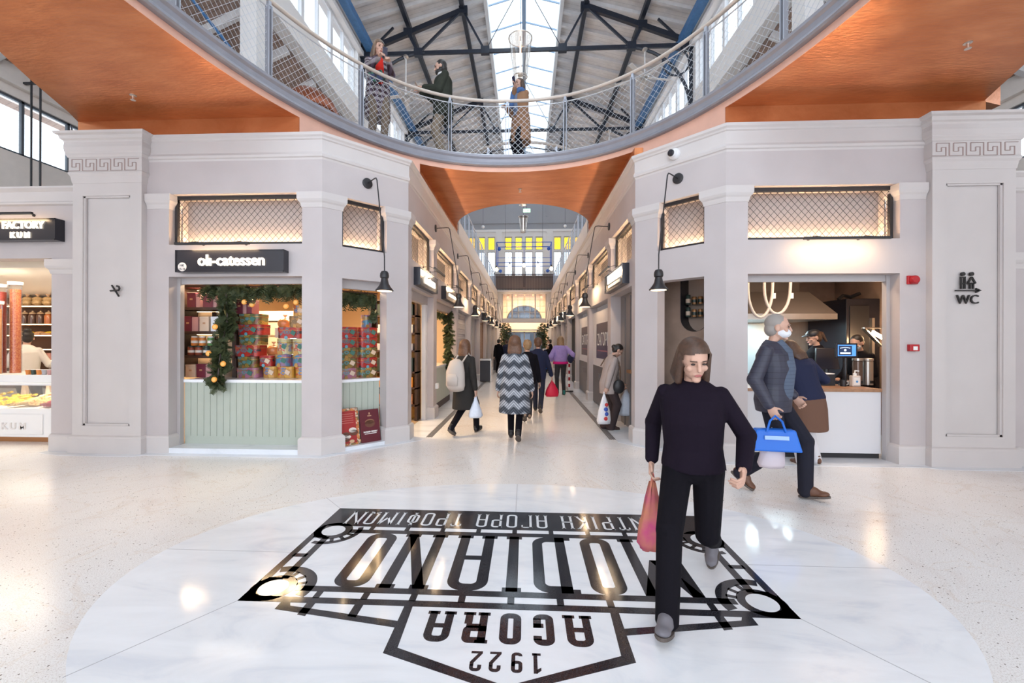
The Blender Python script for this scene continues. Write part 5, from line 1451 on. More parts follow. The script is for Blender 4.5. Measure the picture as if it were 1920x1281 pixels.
for i in range(3):
    x = -8.15 + .42 * i; t = thing('sweets_scoop', 'wooden divider behind the sweets in the glass case, %s from the left' % ORD[i], 'divider', (x, 6.55, .5), 'dividers in the glass case')
    mb = MB(); mb.hexa([(x - .06, 6.55, .5), (x + .06, 6.55, .5), (x + .06, 6.6, .5), (x - .06, 6.6, .5), (x - .02, 6.55, .82), (x + .02, 6.55, .82), (x + .02, 6.6, .82), (x - .02, 6.6, .82)]); mb.build('board', CREAM, t)
for i in range(6):
    x = -7.42 + .085 * i; m_ = [JO, JK, JO, JS, PINKW, JS][i]
    t = thing('dessert_cup', 'small dessert cup on the sweets counter, %s from the left' % ORD[i], 'cup', (x, 6.0, .99), 'dessert cups on the counter')
    mb = MB(); mb.lathe((x, 6.03, .991), [(.026, 0), (.034, .07)], 14); mb.build('cup', m_, t, smooth=True)
    mb = MB(); mb.lathe((x, 6.03, 1.061), [(.036, 0), (.036, .008)], 14); mb.build('lid', mat('pale_lid', (.75, .72, .7), .3), t)
t = thing('glass_cloche', 'glass dome on a pink stand on the sweets counter', 'cloche', (-7.32, 6.45, .99))
mb = MB(); mb.lathe((-7.32, 6.45, .991), [(.20, 0), (.20, .03)], 24); mb.build('stand', mat('pink_stand', (.75, .48, .40), .4), t)
mb = MB(); mb.lathe((-7.32, 6.45, 1.021), [(.18, 0), (.18, .08), (.14, .16), (.03, .20), (.02, .23)], 24); mb.build('dome', GLASS, t, smooth=True)
CAN = [mat('candy_red', (.50, .06, .035), .3, noise_amt=.6, noise_scale=60, noise_col=(.75, .30, .12)), mat('candy_orange', (.70, .24, .09), .3, noise_amt=.5, noise_scale=60, noise_col=(.85, .5, .25)), mat('candy_dark', (.28, .03, .03), .3, noise_amt=.5, noise_scale=60, noise_col=(.5, .1, .06))]
for i, (x, y, z1, m_) in enumerate(((-8.02, 6.34, 2.40, 0), (-8.24, 6.32, 2.36, 2), (-8.06, 6.12, 2.08, 1), (-8.28, 6.10, 2.02, 0), (-8.45, 6.36, 2.44, 0))):
    t = thing('candy_tube', 'tall acrylic tube of %s candy with white lid, %s at the left edge' % (('red', 'orange', 'dark red')[m_], ORD[i]), 'candy tube', (x, y, .99), 'acrylic candy tubes')
    mb = MB(); mb.lathe((x, y, .992), [(.062, 0), (.062, z1 - 1.09)], 16); mb.build('candy', CAN[m_], t, smooth=True)
    mb = MB(); mb.lathe((x, y, .991), [(.072, 0), (.072, z1 - 1.02)], 16); mb.build('tube', GLASS, t, smooth=True)
    mb = MB(); mb.lathe((x, y, z1 - .03), [(.082, 0), (.088, .02), (.088, .05), (.02, .055)], 18); mb.build('lid', WHITEP, t, smooth=True)
t = thing('wall_shelving', 'dark back shelving of the sweet shop with bags and jars', 'shelf', (-9.2, 7.4, 1))
mb = MB(); mb.box(-10.0, -8.35, 7.59, 7.615, .6, 2.5); mb.build('back', mat('shelf_back', (.16, .075, .04), .6), t)
for z_ in (2.44, 2.13, 1.80, 1.60, 1.35, 1.15, .9):
    mb = MB(); mb.box(-10.0, -8.35, 7.28, 7.59, z_ - .025, z_); b = mb.build('shelf', mat('shelf_tan', (.45, .25, .12), .4), t)
    mb = MB(); mb.box(-10.0, -8.35, 7.27, 7.28, z_ - .02, z_ - .005); mb.build('shelf_led', mat('shelf_led', (1, .8, .6), .5, emit=(1, .68, .38), estr=5), b)
BAG = mat('bag_film', (.68, .44, .20), .25, noise_amt=.4, noise_scale=30)
for i in range(5):
    x = -9.35 + .20 * i; t = thing('sweets_bag', 'tied bag of pale sweets on the upper back shelf, %s from the left' % ORD[i], 'bag', (x, 7.42, 2.13), 'tied bags on the back shelf')
    mb = MB(); mb.ball((x, 7.42, 2.195), (.09, .08, .065), 14, 9); mb.ball((x, 7.42, 2.26), (.085, .07, .045), 14, 9); mb.build('bag', BAG, t, smooth='full')
    mb = MB(); mb.lathe((x, 7.42, 2.29), [(.02, 0), (.012, .02), (.05, .07)], 10); mb.build('tied_top', mat('film', (.75, .5, .3), .2), t)
for i in range(6):
    x = -9.36 + .155 * i; t = thing('glass_jar', '%s glass storage jar on the middle back shelf, %s from the left' % ('amber' if i == 4 else 'dark', ORD[i]), 'jar', (x, 7.42, 1.80), 'storage jars on the back shelf')
    mb = MB(); mb.lathe((x, 7.42, 1.801), [(.058, 0), (.06, .02), (.06, .15), (.045, .18), (.04, .185)], 16); mb.build('jar', mat('jar_amber', (.42, .13, .04), .2) if i == 4 else mat('jar_black', (.10, .05, .035), .2), t, smooth=True)
    mb = MB(); mb.lathe((x, 7.42, 1.987), [(.045, 0), (.05, .015), (.03, .03), (.012, .04), (.014, .06)], 14); mb.build('stopper', mat('stopper', (.6, .42, .25), .3), t, smooth=True)
for i in range(5):
    x = -9.3 + .2 * i
    t = thing('candy_tray', '%s candy tray on the lower back shelf, %s from the left' % (('tan', 'yellow')[i % 2], ORD[i]), 'tray', (x, 7.42, 1.60), 'trays on the back shelf')
    mb = MB(); mb.box(x - .09, x + .09, 7.33, 7.52, 1.601, 1.635); mb.build('tray', GOLDL, t)
    mb = MB(); mb.ball((x, 7.42, 1.64), (.08, .08, .03), 12, 6); mb.build('sweets', [mat('tan_sweet', (.60, .33, .13), .4), mat('yellow_sweet', (.75, .50, .03), .4)][i % 2], t, smooth='full')
for i in range(3):
    x = -8.95 + .16 * i
    mb = MB(); mb.lathe((x, 7.35, 1.151), [(.045, 0), (.05, .12)], 14); tag(mb.build('paper_cup', PINKW if i else CREAM, smooth=True), 'pale paper cup on the low back shelf, %s from the left' % ORD[i], 'cup', 'paper cups on the low shelf')

# ------------------------------------------------------------------ burger bar on the right corner
STUC = mat('stucco_tan', (.42, .30, .235), .75, noise_amt=.32, noise_scale=3.2, bump=.2, bump_scale=14)
mb = MB(); mb.box(1.9, 5.9, 8.3, 8.4, 0, 2.78); mb.box(5.80, 5.9, 5.72, 8.4, 0, 2.78); mb.poly([[(2.76, 5.72), (5.9, 5.72), (5.9, 8.4), (1.86, 8.4), (1.86, 6.62)]], 2.74, 2.77)
struct(mb.build('wall_burger_bar', STUC))
light('burger_ceiling_light', 'AREA', (4.2, 6.15, 2.7), 26, (1, .74, .52), 1.8, .3)
light('hood_light', 'AREA', (3.95, 7.6, 1.855), 30, (.72, .93, 1), 1.3, .3)
t = thing('service_counter', 'white fronted service counter with wooden top in the burger bar', 'counter', (3.7, 6.1, 0))
mb = MB(); fbox(mb, F2, 2.885, 4.655, .07, .865, -.22, -.26); mb.build('front_panel', mat('counter_white', (.68, .67, .69), .35), t)
mb = MB(); fbox(mb, F2, 2.885, 4.655, 0, .07, -.25, -.28); mb.build('plinth', DARK, t)
mb = MB(); fbox(mb, F2, 2.885, 4.655, .865, .905, -.20, -.84); mb.build('worktop', mat('worktop_wood', (.42, .22, .12), .35, noise_amt=.3, noise_scale=20), t)
t = thing('extraction_hood', 'stainless pyramid extraction hood in the burger bar', 'extractor hood', (4.0, 7.5, 1.87))
mb = MB(); mb.box(2.9, 4.90, 6.95, 8.25, 1.865, 1.955); mb.build('rim', INOX, t)
mb = MB(); mb.hexa([(2.9, 6.95, 1.955), (4.90, 6.95, 1.955), (4.90, 8.25, 1.955), (2.9, 8.25, 1.955), (3.1, 7.25, 2.33), (4.66, 7.25, 2.33), (4.66, 8.25, 2.33), (3.1, 8.25, 2.33)]); mb.build('canopy', mat('hood_steel', (.20, .165, .14), .42, .6), t)
mb = MB(); mb.box(3.2, 4.6, 7.4, 8.25, 2.33, 2.74); mb.build('duct', mat('duct_dark', (.10, .075, .06), .5, .3), t)
mb = MB(); mb.box(2.2, 4.60, 8.26, 8.295, .85, 1.86); tag(mb.build('splashback', mat('splash_steel', (.60, .68, .70), .3, .3)), 'pale steel splashback lit cool under the hood', 'splashback')
t = thing('cooking_range', 'stainless cooking range under the extraction hood', 'range', (3.6, 7.8, 0))
mb = MB(); mb.box(2.6, 4.6, 7.5, 8.25, .0, .88); mb.build('body', INOX, t)
mb = MB(); mb.box(2.65, 4.55, 7.55, 8.2, .881, .92); mb.build('griddle', BLACKP, t)
for i, (xa, xb, zb) in enumerate(((3.36, 3.72, 1.88), (3.60, 3.98, 1.93))):
    pts = [(xa, 6.62, 2.74)] + [((xa + xb) / 2 - (xb - xa) / 2 * math.cos(a), 6.62, 2.32 - (2.32 - zb) * math.sin(a)) for a in [PI * k / 14 for k in range(15)]] + [(xb + .02, 6.62, 2.74)]
    t = thing('hanging_hose', 'white flexible hose looping down from the burger bar ceiling, %s of two' % ('left', 'right')[i], 'hose', (xa, 6.62, 2.74), 'white hoses over the counter')
    mb = MB(); mb.tube(pts, .021, 10); mb.build('hose', mat('hose_white', (.66, .58, .52), .5), t, smooth='full')
    mb = MB(); mb.lathe((xb + .02, 6.62, 2.16), [(.026, 0), (.026, .08)], 10); mb.build('nozzle', WHITEP, t)
t = thing('tall_fridge', 'tall black upright fridge at the right of the burger bar', 'fridge', (5.5, 7.7, 0))
mb = MB(); mb.box(5.25, 5.78, 7.25, 8.2, .05, 2.22); mb.build('cabinet', BLACKP, t, bevel=.01)
mb = MB(); mb.box(5.30, 5.60, 7.235, 7.25, .2, 2.1); mb.build('door', BLACK, t)
mb = MB(); mb.box(5.62, 5.66, 7.20, 7.25, .6, 1.9); mb.build('handle', INOX, t)
mb = MB(); mb.tube([(5.3, 7.5, 2.23), (5.38, 7.5, 2.30), (5.5, 7.5, 2.27), (5.62, 7.45, 2.33)], .03, 8); mb.build('pipe_bundle', BLACK, t)
t = thing('till_display', 'till customer display with a blue lit screen on a black pole', 'till display', (4.43, 6.12, .905))
mb = MB(); mb.tube([(4.43, 6.14, .906), (4.43, 6.14, 1.33)], .026, 10); mb.lathe((4.43, 6.14, .906), [(.08, 0), (.07, .02)], 16); mb.build('pole', BLACK, t)
mb = MB(); mb.box(4.28, 4.57, 6.10, 6.13, 1.29, 1.49); mb.build('bezel', BLACKP, t, bevel=.005)
mb = MB(); mb.box(4.305, 4.545, 6.096, 6.10, 1.315, 1.47); sc = mb.build('screen', mat('screen_blue', (.05, .2, .5), .3, emit=(.10, .30, .75), estr=.9), t)
mb = MB(); mb.box(4.315, 4.49, 6.094, 6.096, 1.325, 1.455); mb.build('screen_panel', mat('screen_dark', (.01, .02, .05), .3, emit=(.02, .05, .14), estr=.6), sc)
mb = MB(); mb.lathe((4.40, 6.0935, 1.395), [(.016, 0), (.016, .001)], 12, ax=(0, -1, 0)); mb.box(4.335, 4.47, 6.0925, 6.094, 1.345, 1.365)
for k in range(9): mb.box(4.335 + .015 * k, 4.345 + .015 * k, 6.0925, 6.094, 1.42 + .008 * math.sin(k * .39), 1.428 + .008 * math.sin(k * .39))
mb.build('screen_logo', mat('screen_white', (.8, .9, 1), .3, emit=(.7, .85, 1), estr=1.2), sc)
t = thing('till_monitor', 'black till monitor seen from behind on the burger counter', 'monitor', (4.30, 6.35, .905))
mb = MB(); mb.hexa([(4.14, 6.28, 1.12), (4.47, 6.28, 1.12), (4.47, 6.32, 1.12), (4.14, 6.32, 1.12), (4.22, 6.40, 1.42), (4.49, 6.40, 1.42), (4.49, 6.44, 1.42), (4.22, 6.44, 1.42)]); mb.build('screen_back', BLACKP, t, bevel=.006)
mb = MB(); mb.tube([(4.32, 6.36, .906), (4.32, 6.36, 1.15)], .04, 10); mb.lathe((4.32, 6.38, .906), [(.11, 0), (.09, .02)], 16); mb.build('foot', BLACK, t)
t = thing('soap_dispenser', 'clear square pump bottle of hand gel on the burger counter', 'pump bottle', (4.45, 5.98, .905))
mb = MB(); mb.box(4.40, 4.51, 5.96, 6.03, .906, 1.055); mb.build('bottle', mat('gel_clear', (.62, .55, .50), .12), t, bevel=.012)
mb = MB(); mb.box(4.415, 4.495, 5.957, 5.96, .93, 1.03); lb = mb.build('label', JW, t)
mb = MB(); mb.lathe((4.455, 5.956, .975), [(.016, 0), (.016, .001)], 10, ax=(0, -1, 0)); mb.build('label_dot', mat('label_blue', (.1, .3, .6), .5), lb)
mb = MB(); mb.lathe((4.455, 5.995, 1.055), [(.022, 0), (.022, .03), (.008, .035), (.008, .065)], 12); mb.bar((4.455, 5.995, 1.12), (4.50, 5.985, 1.115), .014); mb.build('pump', JW, t)
for i, x in enumerate((4.68, 4.82)):
    t = thing('drink_dispenser', 'stainless and glass drink dispenser on the burger counter, %s of two' % ('left', 'right')[i], 'dispenser', (x, 6.2, .905), 'drink dispensers on the burger counter')
    mb = MB(); mb.lathe((x, 6.25, .906), [(.06, 0), (.06, .33), (.05, .34)], 20); mb.build('cylinder', INOX if i else mat('smoked', (.16, .11, .09), .15, .3), t, smooth=True)
    mb = MB(); mb.lathe((x, 6.25, 1.247), [(.064, 0), (.064, .03), (.02, .035)], 20); mb.build('lid', INOX, t, smooth=True)
    mb = MB(); mb.box(x - .015, x + .015, 6.17, 6.19, .93, .97); mb.build('tap', BLACK, t)
for i, (x, y, z_) in enumerate(((4.16, 6.1, 1.07),)):
    t = thing('plate_stack', 'pale oval plate on a small riser on the burger counter', 'plate', (x, y, .905))
    mb = MB(); mb.ball((x, y, z_), (.10, .08, .012), 20, 6); mb.build('plate', WHITEP, t, smooth='full')
    mb = MB(); mb.box(x - .10, x + .10, y - .02, y + .2, .906, z_ - .011); mb.build('riser', BLACK, t)
t = thing('mug', 'black mug beside the till display pole', 'mug', (4.32, 6.0, .905))
mb = MB(); mb.lathe((4.32, 6.02, .906), [(.035, 0), (.038, .085), (.032, .085), (.03, .01)], 16); mb.build('cup', BLACK, t, smooth=True)
mb = MB(); mb.tube([(4.355, 6.02, .925), (4.385, 6.02, .93), (4.385, 6.02, .97), (4.355, 6.02, .975)], .006, 6); mb.build('handle', JW, t)
t = thing('heat_lamp', 'angled warm heat lamp frame over the pass at the right of the burger bar', 'heat lamp', (5.35, 6.9, 1.6))
mb = MB(); mb.bar((5.1, 6.7, 1.72), (5.55, 6.95, 1.45), .05, .02); mb.bar((5.1, 6.7, 1.72), (5.7, 6.7, 1.72), .05, .02); mb.build('frame', INOX, t)
mb = MB(); mb.bar((5.25, 6.72, 1.66), (5.6, 6.86, 1.52), .02, .05); mb.build('glow_bar', WARM, t)
mb = MB(); mb.bar((5.7, 6.7, 1.72), (5.79, 6.7, 1.72), .03); mb.build('wall_bracket', INOX, t)
# chamfered right window: stucco panel with an arched niche of cans, brass beer tap
NF = lambda u, v, w: CH2(u, v, -.78 + w)
mb = MB()
nic = [(.735 + .215 * math.cos(a), 1.875 + .215 * math.sin(a)) for a in [PI + PI * k / 16 for k in range(17)]] + [(.95, 2.74), (.52, 2.74)]
mb.poly([[(.42, 0), (1.5, 0), (1.5, 2.74), (.95, 2.74)] + [q for q in reversed(nic[:-2])] + [(.52, 2.74), (.42, 2.74)]], -.04, 0, NF)
struct(mb.build('wall_niche', STUC))
mb = MB(); mb.poly([[(.45, 1.6), (1.02, 1.6), (1.02, 2.74), (.45, 2.74)]], -.26, -.24, NF); struct(mb.build('wall_niche_back', mat('niche_back', (.55, .42, .34), .7)))
mb = MB()
o_ = nic[:-2]; o_ = [(.95, 2.74)] + o_[::-1] + [(.52, 2.74)]
for a, b in zip(o_[:-1], o_[1:]):
    mb.hexa([NF(a[0], a[1], -.24), NF(b[0], b[1], -.24), NF(b[0], b[1], .012), NF(a[0], a[1], .012)] + [NF(a[0] + (.735 - a[0]) * .06, a[1], -.24), NF(b[0] + (.735 - b[0]) * .06, b[1], -.24), NF(b[0] + (.735 - b[0]) * .06, b[1], .012), NF(a[0] + (.735 - a[0]) * .06, a[1], .012)])
struct(mb.build('trim_14', BLACK))
for j, z_ in enumerate((2.075, 1.883)):
    mb = MB(); mb.poly([[(.53, z_ - .012), (.94, z_ - .012), (.94, z_), (.53, z_)]], -.23, .0, NF)
    tag(mb.build('niche_shelf', GLASS), 'thin glass shelf in the arched niche, %s of two' % ('upper', 'lower')[j], 'shelf', 'niche shelves')
    for i in range(4):
        s_ = .88 - .095 * i; c = NF(s_, z_ + .001, -.10)
        t = thing('drink_can', '%s can on the %s niche shelf, %s from the left' % ('black' if i == 0 else 'copper', ('upper', 'lower')[j], ORD[i]), 'can', c, 'cans in the arched niche')
        h_ = .155 if i == 0 else .12
        mb = MB(); mb.lathe(c, [(.030, 0), (.036, .008), (.036, h_ - .012), (.030, h_)], 16); mb.build('can', JK if i == 0 else mat('can_copper', (.50, .26, .12), .3, .6), t, smooth=True)
        mb = MB(); mb.lathe((c[0], c[1], c[2] + .03), [(.0366, 0), (.0366, h_ * .4)], 16); mb.build('label', JK if i else CREAM, t, smooth=True)
BRASS = mat('brass', (.66, .36, .12), .22, .9)
c = CH2(.57, 0, -.52)
t = thing('bar_cabinet', 'dark bar cabinet under the right chamfered window with a round logo print', 'cabinet', c)
mb = MB(); mb.poly([[(.10, 0), (1.05, 0), (1.05, .76), (.10, .76)]], .0, .40, lambda u, v, w: CH2(u, v, -.75 + w)); mb.build('body', mat('bar_dark', (.050, .045, .055), .4), t)
mb = MB(); mb.poly([[(.08, .76), (1.08, .76), (1.08, .79), (.08, .79)]], .0, .46, lambda u, v, w: CH2(u, v, -.77 + w)); mb.build('top', mat('bar_top', (.12, .075, .05), .3), t)
mb = MB(); mb.poly([[(.27, .15), (.42, .15), (.42, .34), (.27, .34)]], 0, .004, lambda u, v, w: CH2(u, v, -.35 + w)); mb.build('yellow_print', mat('print_yellow', (.62, .36, .06), .5), t)
mb = MB(); mb.poly([[(.52 + .10 * math.cos(2 * PI * k / 28), .25 + .10 * math.sin(2 * PI * k / 28)) for k in range(28)]], 0, .005, lambda u, v, w: CH2(u, v, -.35 + w)); mb.build('round_print', mat('print_brown', (.11, .05, .045), .5), t)
text_mb('music', .06, lambda u, v, w: CH2(.50 - u, .235 + v, -.344 + w), .001).build('print_text', TEXTW, t)
c = CH2(.50, .791, -.50)
t = thing('beer_tap', 'polished brass beer tap column behind the right chamfered window', 'beer tap', c)
mb = MB(); mb.lathe(c, [(.085, 0), (.085, .015), (.05, .03), (.034, .05), (.034, .42), (.05, .44), (.05, .52), (.03, .55)], 20); mb.build('column', BRASS, t, smooth=True)
cv = Vector(c)
mb = MB(); mb.tube([cv + Vector((-.12, -.02, .47)), cv + Vector((.12, .02, .47))], .045, 12); mb.build('cross_head', BRASS, t, smooth=True)
for k in (-.09, 0, .09):
    mb = MB(); q = cv + Vector((k, -.05, .47)); mb.tube([q, q + Vector((0, -.06, 0)), q + Vector((0, -.07, -.05))], .012, 8); mb.build('spout', BRASS, t)
    mb = MB(); q = cv + Vector((k, -.03, .51)); mb.tube([q, q + Vector((0, -.01, .10))], [.012, .02], 8); mb.build('handle', mat('tap_dark', (.10, .05, .035), .4), t)
# closed shutter of the shop beyond the right pilaster
mb = MB(); k = 0
while k < 2.6: fbox(mb, F2, 6.36, 9.4, k, k + .07, -.15, -.2); k += .075
struct(mb.build('door_30', GREYSH))
mb = MB(); mb.box(5.92, 9.9, 8.4, 8.5, 0, 2.9); struct(mb.build('wall_right_shop', WHITEWALL))
# ------------------------------------------------------------------ pendants, fans, frames, trees, bins
PGL = make_thin_glass('pendant_glass', (.93, .88, .84), .10, .05)
def glass_pendant(y, z0, z1, label):
    t = thing('glass_pendant', label, 'pendant lamp', (XC - .03, y, z1 + .02), 'tapered glass pendants down the nave'); x = XC - .03
    h = z1 - z0
    mb = MB(); mb.lathe((x, y, z0), [(.13, 0), (.225, h)], 28); mb.build('glass_shade', PGL, t, smooth=True)
    for r, z_, m_ in ((.133, z0, INOX), (.228, z1, INOX)):
        mb = MB(); mb.tube([(x + r * math.cos(2 * PI * k / 28), y + r * math.sin(2 * PI * k / 28), z_) for k in range(28)], .009, 6, closed=True); mb.build('rim', m_, t)
    mb = MB(); mb.tube([(x, y, z0 + .10), (x, y, z1 - .06)], .012, 8); mb.build('glow_tube', mat('copper_glow', (.8, .35, .12), .3, emit=(1, .62, .34), estr=6), t)
    mb = MB(); mb.lathe((x, y, z0 + .02), [(.05, 0), (.055, .05), (.02, .07)], 14); mb.build('socket', INOX, t)
    for k in range(3):
        mb = MB(); a = 2 * PI * k / 3; mb.bar((x, y, z0 + .05), (x + .13 * math.cos(a), y + .13 * math.sin(a), z0), .008); mb.build('spoke', INOX, t)
    mb = MB(); mb.tube([(x, y, z1 - .06), (x, y, 13.32)], .007, 6); mb.build('cable', NAVY, t)
    return t
for y, lb in ((8.25, 'big tapered glass pendant over the camel coat person'), (16.0, 'tapered glass pendant half hidden by the copper soffit over the lane'), (20.0, 'tapered glass pendant hanging in front of the stained glass windows')):
    glass_pendant(y, 6.62, 7.36, lb)
def ceiling_fan(x, y, rod, label, a0=0.0):
    t = thing('ceiling_fan', label, 'ceiling fan', (x, y, 11.04), 'white fans hung from the trusses'); z = 11.04 - rod
    WF = mat('fan_white', (.70, .66, .63), .4)
    mb = MB(); mb.tube([(x, y, 11.04), (x, y, z + .1)], .022, 8); mb.build('rod', WF, t)
    mb = MB(); mb.lathe((x, y, 10.92), [(.03, 0), (.09, .05), (.09, .10)], 16); mb.build('canopy', INOX, t)
    mb = MB(); mb.lathe((x, y, z - .06), [(.04, 0), (.13, .03), (.14, .09), (.06, .15), (.03, .18)], 20); mb.build('motor', INOX, t, smooth=True)
    for k in range(5):
        a = a0 + 2 * PI * k / 5; mb = MB(); mb.box(.10, .95, -.065, .065, -.006, .006)
        mb.xform(Matrix.Translation((x, y, z)) @ Matrix.Rotation(a, 4, 'Z') @ Matrix.Rotation(.2, 4, 'X')); mb.build('blade', WF, t)
ceiling_fan(-4.0, 14.05, 1.35, 'white ceiling fan beyond the balcony between the plaid coat and parka people', .5)
ceiling_fan(3.85, 14.05, .95, 'white ceiling fan at the right, in front of the blue eaves beam', .2)
ceiling_fan(-3.9, 19.4, 1.3, 'farther white ceiling fan on the left side of the nave', .9)
ceiling_fan(3.75, 19.4, 1.3, 'farther white ceiling fan on the right side of the nave', .3)
# blue tube chandelier
t = thing('tube_chandelier', 'blue rectangular tube chandelier with bare bulbs before the far balcony', 'chandelier', (XC, 21, 6.3))
x0, x1 = XC - 1.32, XC + 1.32
for nm_, ln in (('top_frame', [(x0, 20.6, 6.30), (x1, 20.6, 6.30), (x1, 21.6, 6.30), (x0, 21.6, 6.30)]), ('bottom_frame', [(x0, 20.6, 5.32), (x1, 20.6, 5.32), (x1, 21.6, 5.32), (x0, 21.6, 5.32)])):
    mb = MB()
    for a, b in zip(ln, ln[1:] + ln[:1]): mb.bar(a, b, .035)
    mb.build(nm_, BLUE2, t)
for x in (x0, x1):
    for y in (20.6, 21.6):
        mb = MB(); mb.bar((x, y, 5.06 if y < 21 else 5.32), (x, y, 6.3), .035); mb.build('upright', BLUE2, t)
mb = MB(); mb.bar((x0, 20.6, 5.55), (x1, 20.6, 5.55), .02); mb.bar((XC, 20.6, 5.32), (XC, 20.6, 6.3), .025); mb.build('middle_rail', BLUE2, t)
for x, y, z_ in ((x0 + .13, 20.6, 5.98), (x1 - .13, 20.6, 5.98), (x0 + .13, 21.6, 5.08), (x1 - .13, 21.6, 5.08)):
    mb = MB(); mb.ball((x, y, z_), .085, 14, 10); mb.bar((x, y, z_), (x + (.13 if x > XC else -.13), y, z_), .02); mb.build('blue_ball', BLUE2, t, smooth='full')
for i, (x, z_) in enumerate(((x0, 5.02), (x0 + .64, 5.18), (XC, 5.22), (x1 - .64, 5.20), (x1, 5.05))):
    mb = MB(); mb.ball((x, 20.6, z_ - .03), (.075, .075, .095), 14, 10); b_ = mb.build('bulb', BULB, t, smooth='full')
    mb = MB(); mb.lathe((x, 20.6, z_ + .05), [(.03, 0), (.03, .08), (.012, .14)], 10); mb.build('socket', BLACK, b_)
for x in (x0 + .4, x1 - .4):
    mb = MB(); mb.tube([(x, 21.1, 6.3), (x, 21.1, 13.22)], .006, 5); mb.bar((x, 20.6, 6.3), (x, 21.6, 6.3), .02); mb.build('hanging_wire', NAVY, t)
# far balcony balustrade
t = thing('far_balustrade', 'brown iron balustrade of the far balcony under the stained glass', 'railing', (XC, 26.6, 4.95))
RB = mat('iron_brown', (.085, .055, .050), .5)
mb = MB(); mb.box(XC - 1.87, XC + 1.87, 26.62, 26.66, 5.66, 5.72); mb.box(XC - 1.87, XC + 1.87, 26.62, 26.66, 4.80, 4.84); mb.box(XC - 1.87, XC + 1.87, 26.63, 26.65, 5.50, 5.52); mb.build('rails', RB, t)
for k in range(39):
    mb = MB(); x = XC - 1.85 + 3.7 * k / 38; mb.box(x - .011, x + .011, 26.63, 26.65, 4.72, 5.9 if k % 4 == 0 else 5.68); mb.build('baluster', RB, t)
mb = MB(); mb.box(XC - 1.85, XC + 1.85, 26.67, 26.69, 4.84, 5.64); mb.build('backing_panel', mat('backing_brown', (.23, .17, .15), .6), t)
mb = MB(); mb.box(XC - .06, XC + .06, 26.60, 26.63, 4.9, 5.6); mb.tube([(XC - .05, 26.61, 4.95), (XC + .05, 26.61, 5.25), (XC - .05, 26.61, 5.55)], .012, 5); mb.build('centre_ornament', RB, t)
# trees and hanging plants at the lane end
LEAF = mat('leaf_green', (.035, .060, .028), .6, noise_amt=.5, noise_scale=6, noise_col=(.09, .12, .05))
def tree(x, y, h, r, label, seed, pot=True):
    rg = random.Random(seed); t = thing('potted_tree', label, 'tree', (x, y, 0), 'leafy trees at the lane end')
    mb = MB(); mb.lathe((x, y, 0), [(.20, 0), (.24, .45), (.22, .45)], 16); mb.build('pot', mat('pot_grey', (.18, .17, .17), .6), t, smooth=True)
    mb = MB(); mb.tube([(x, y, .40), (x + .03, y, 1.0), (x, y, h * .75)], [.04, .03, .015], 7)
    for k in range(9): a = rg.uniform(0, 6.28); mb.tube([(x, y, h * .45 + .05 * k), (x + r * .7 * math.cos(a), y + r * .7 * math.sin(a), h * .55 + .09 * k)], [.014, .005], 5)
    mb.build('trunk', WOODD, t)
    mb = MB()
    for k in range(900):
        v = Vector((rg.gauss(0, 1), rg.gauss(0, 1), rg.gauss(0, 1))).normalized() * rg.random() ** .4
        c = Vector((x + v.x * r, y + v.y * r, h * .66 + v.z * h * .34)); s = Vector((rg.gauss(0, 1), rg.gauss(0, 1), rg.gauss(0, .6))).normalized() * .075; u = s.cross(Vector((rg.gauss(0, 1), rg.gauss(0, 1), rg.gauss(0, 1)))).normalized() * .03
        mb.quad(tuple(c - s), tuple(c - u), tuple(c + s), tuple(c + u))
    mb.build('leaves', LEAF, t, fixn=False)
tree(-1.12, 24.4, 2.62, .38, 'leafy green tree at the left of the far lane end', 1)
tree(.98, 24.4, 2.58, .36, 'leafy green tree at the right of the far lane end', 2)
for sg, nm in ((-1, 'left'), (1, 'right')):
    rg = random.Random(20 + sg); t = thing('trough_plant', 'bushy green plant on the %s end of the far upper walk' % nm, 'plant', (U(sg, 2.2), 25.4, 4.715))
    mb = MB(); mb.box(*sorted((U(sg, 2.08), U(sg, 2.32))), 25.1, 25.7, 4.716, 4.86); mb.build('trough', mat('pot_grey', (.18, .17, .17), .6), t)
    mb = MB()
    for k in range(260):
        b = Vector((U(sg, rg.uniform(2.1, 2.3)), rg.uniform(25.1, 25.7), 4.84)); d = Vector((-sg * rg.uniform(-.3, .6), rg.gauss(0, .4), rg.uniform(.1, 1))).normalized() * rg.uniform(.12, .42); w_ = d.cross(Vector((rg.gauss(0, 1), 1, .2))).normalized() * .02
        mb.quad(tuple(b), tuple(b + d * .5 - w_), tuple(b + d), tuple(b + d * .5 + w_))
    mb.build('leaves', LEAF, t, fixn=False)
# litter bins
def bin_(x, y, label):
    t = thing('litter_bin', label, 'bin', (x, y, 0), 'dark litter bins at the left of the lane')
    mb = MB(); mb.box(x - .22, x + .16, y - .2, y + .2, .03, .78); mb.build('body', mat('bin_dark', (.035, .034, .042), .4), t, bevel=.008)
    mb = MB(); mb.box(x + .161, x + .20, y - .205, y + .205, 0, .86); mb.build('side_frame', INOX, t)
    mb = MB(); mb.box(x - .23, x + .20, y - .21, y + .21, .80, .86); mb.build('top', INOX, t)
    mb = MB(); mb.box(x - .15, x + .10, y - .14, y + .14, .861, .865); mb.build('opening', BLACK, t)
bin_(-1.45, 15.9, 'dark litter bin with steel frame at the left of the lane, nearer one'); bin_(-1.42, 22.1, 'dark litter bin far up the left of the lane')
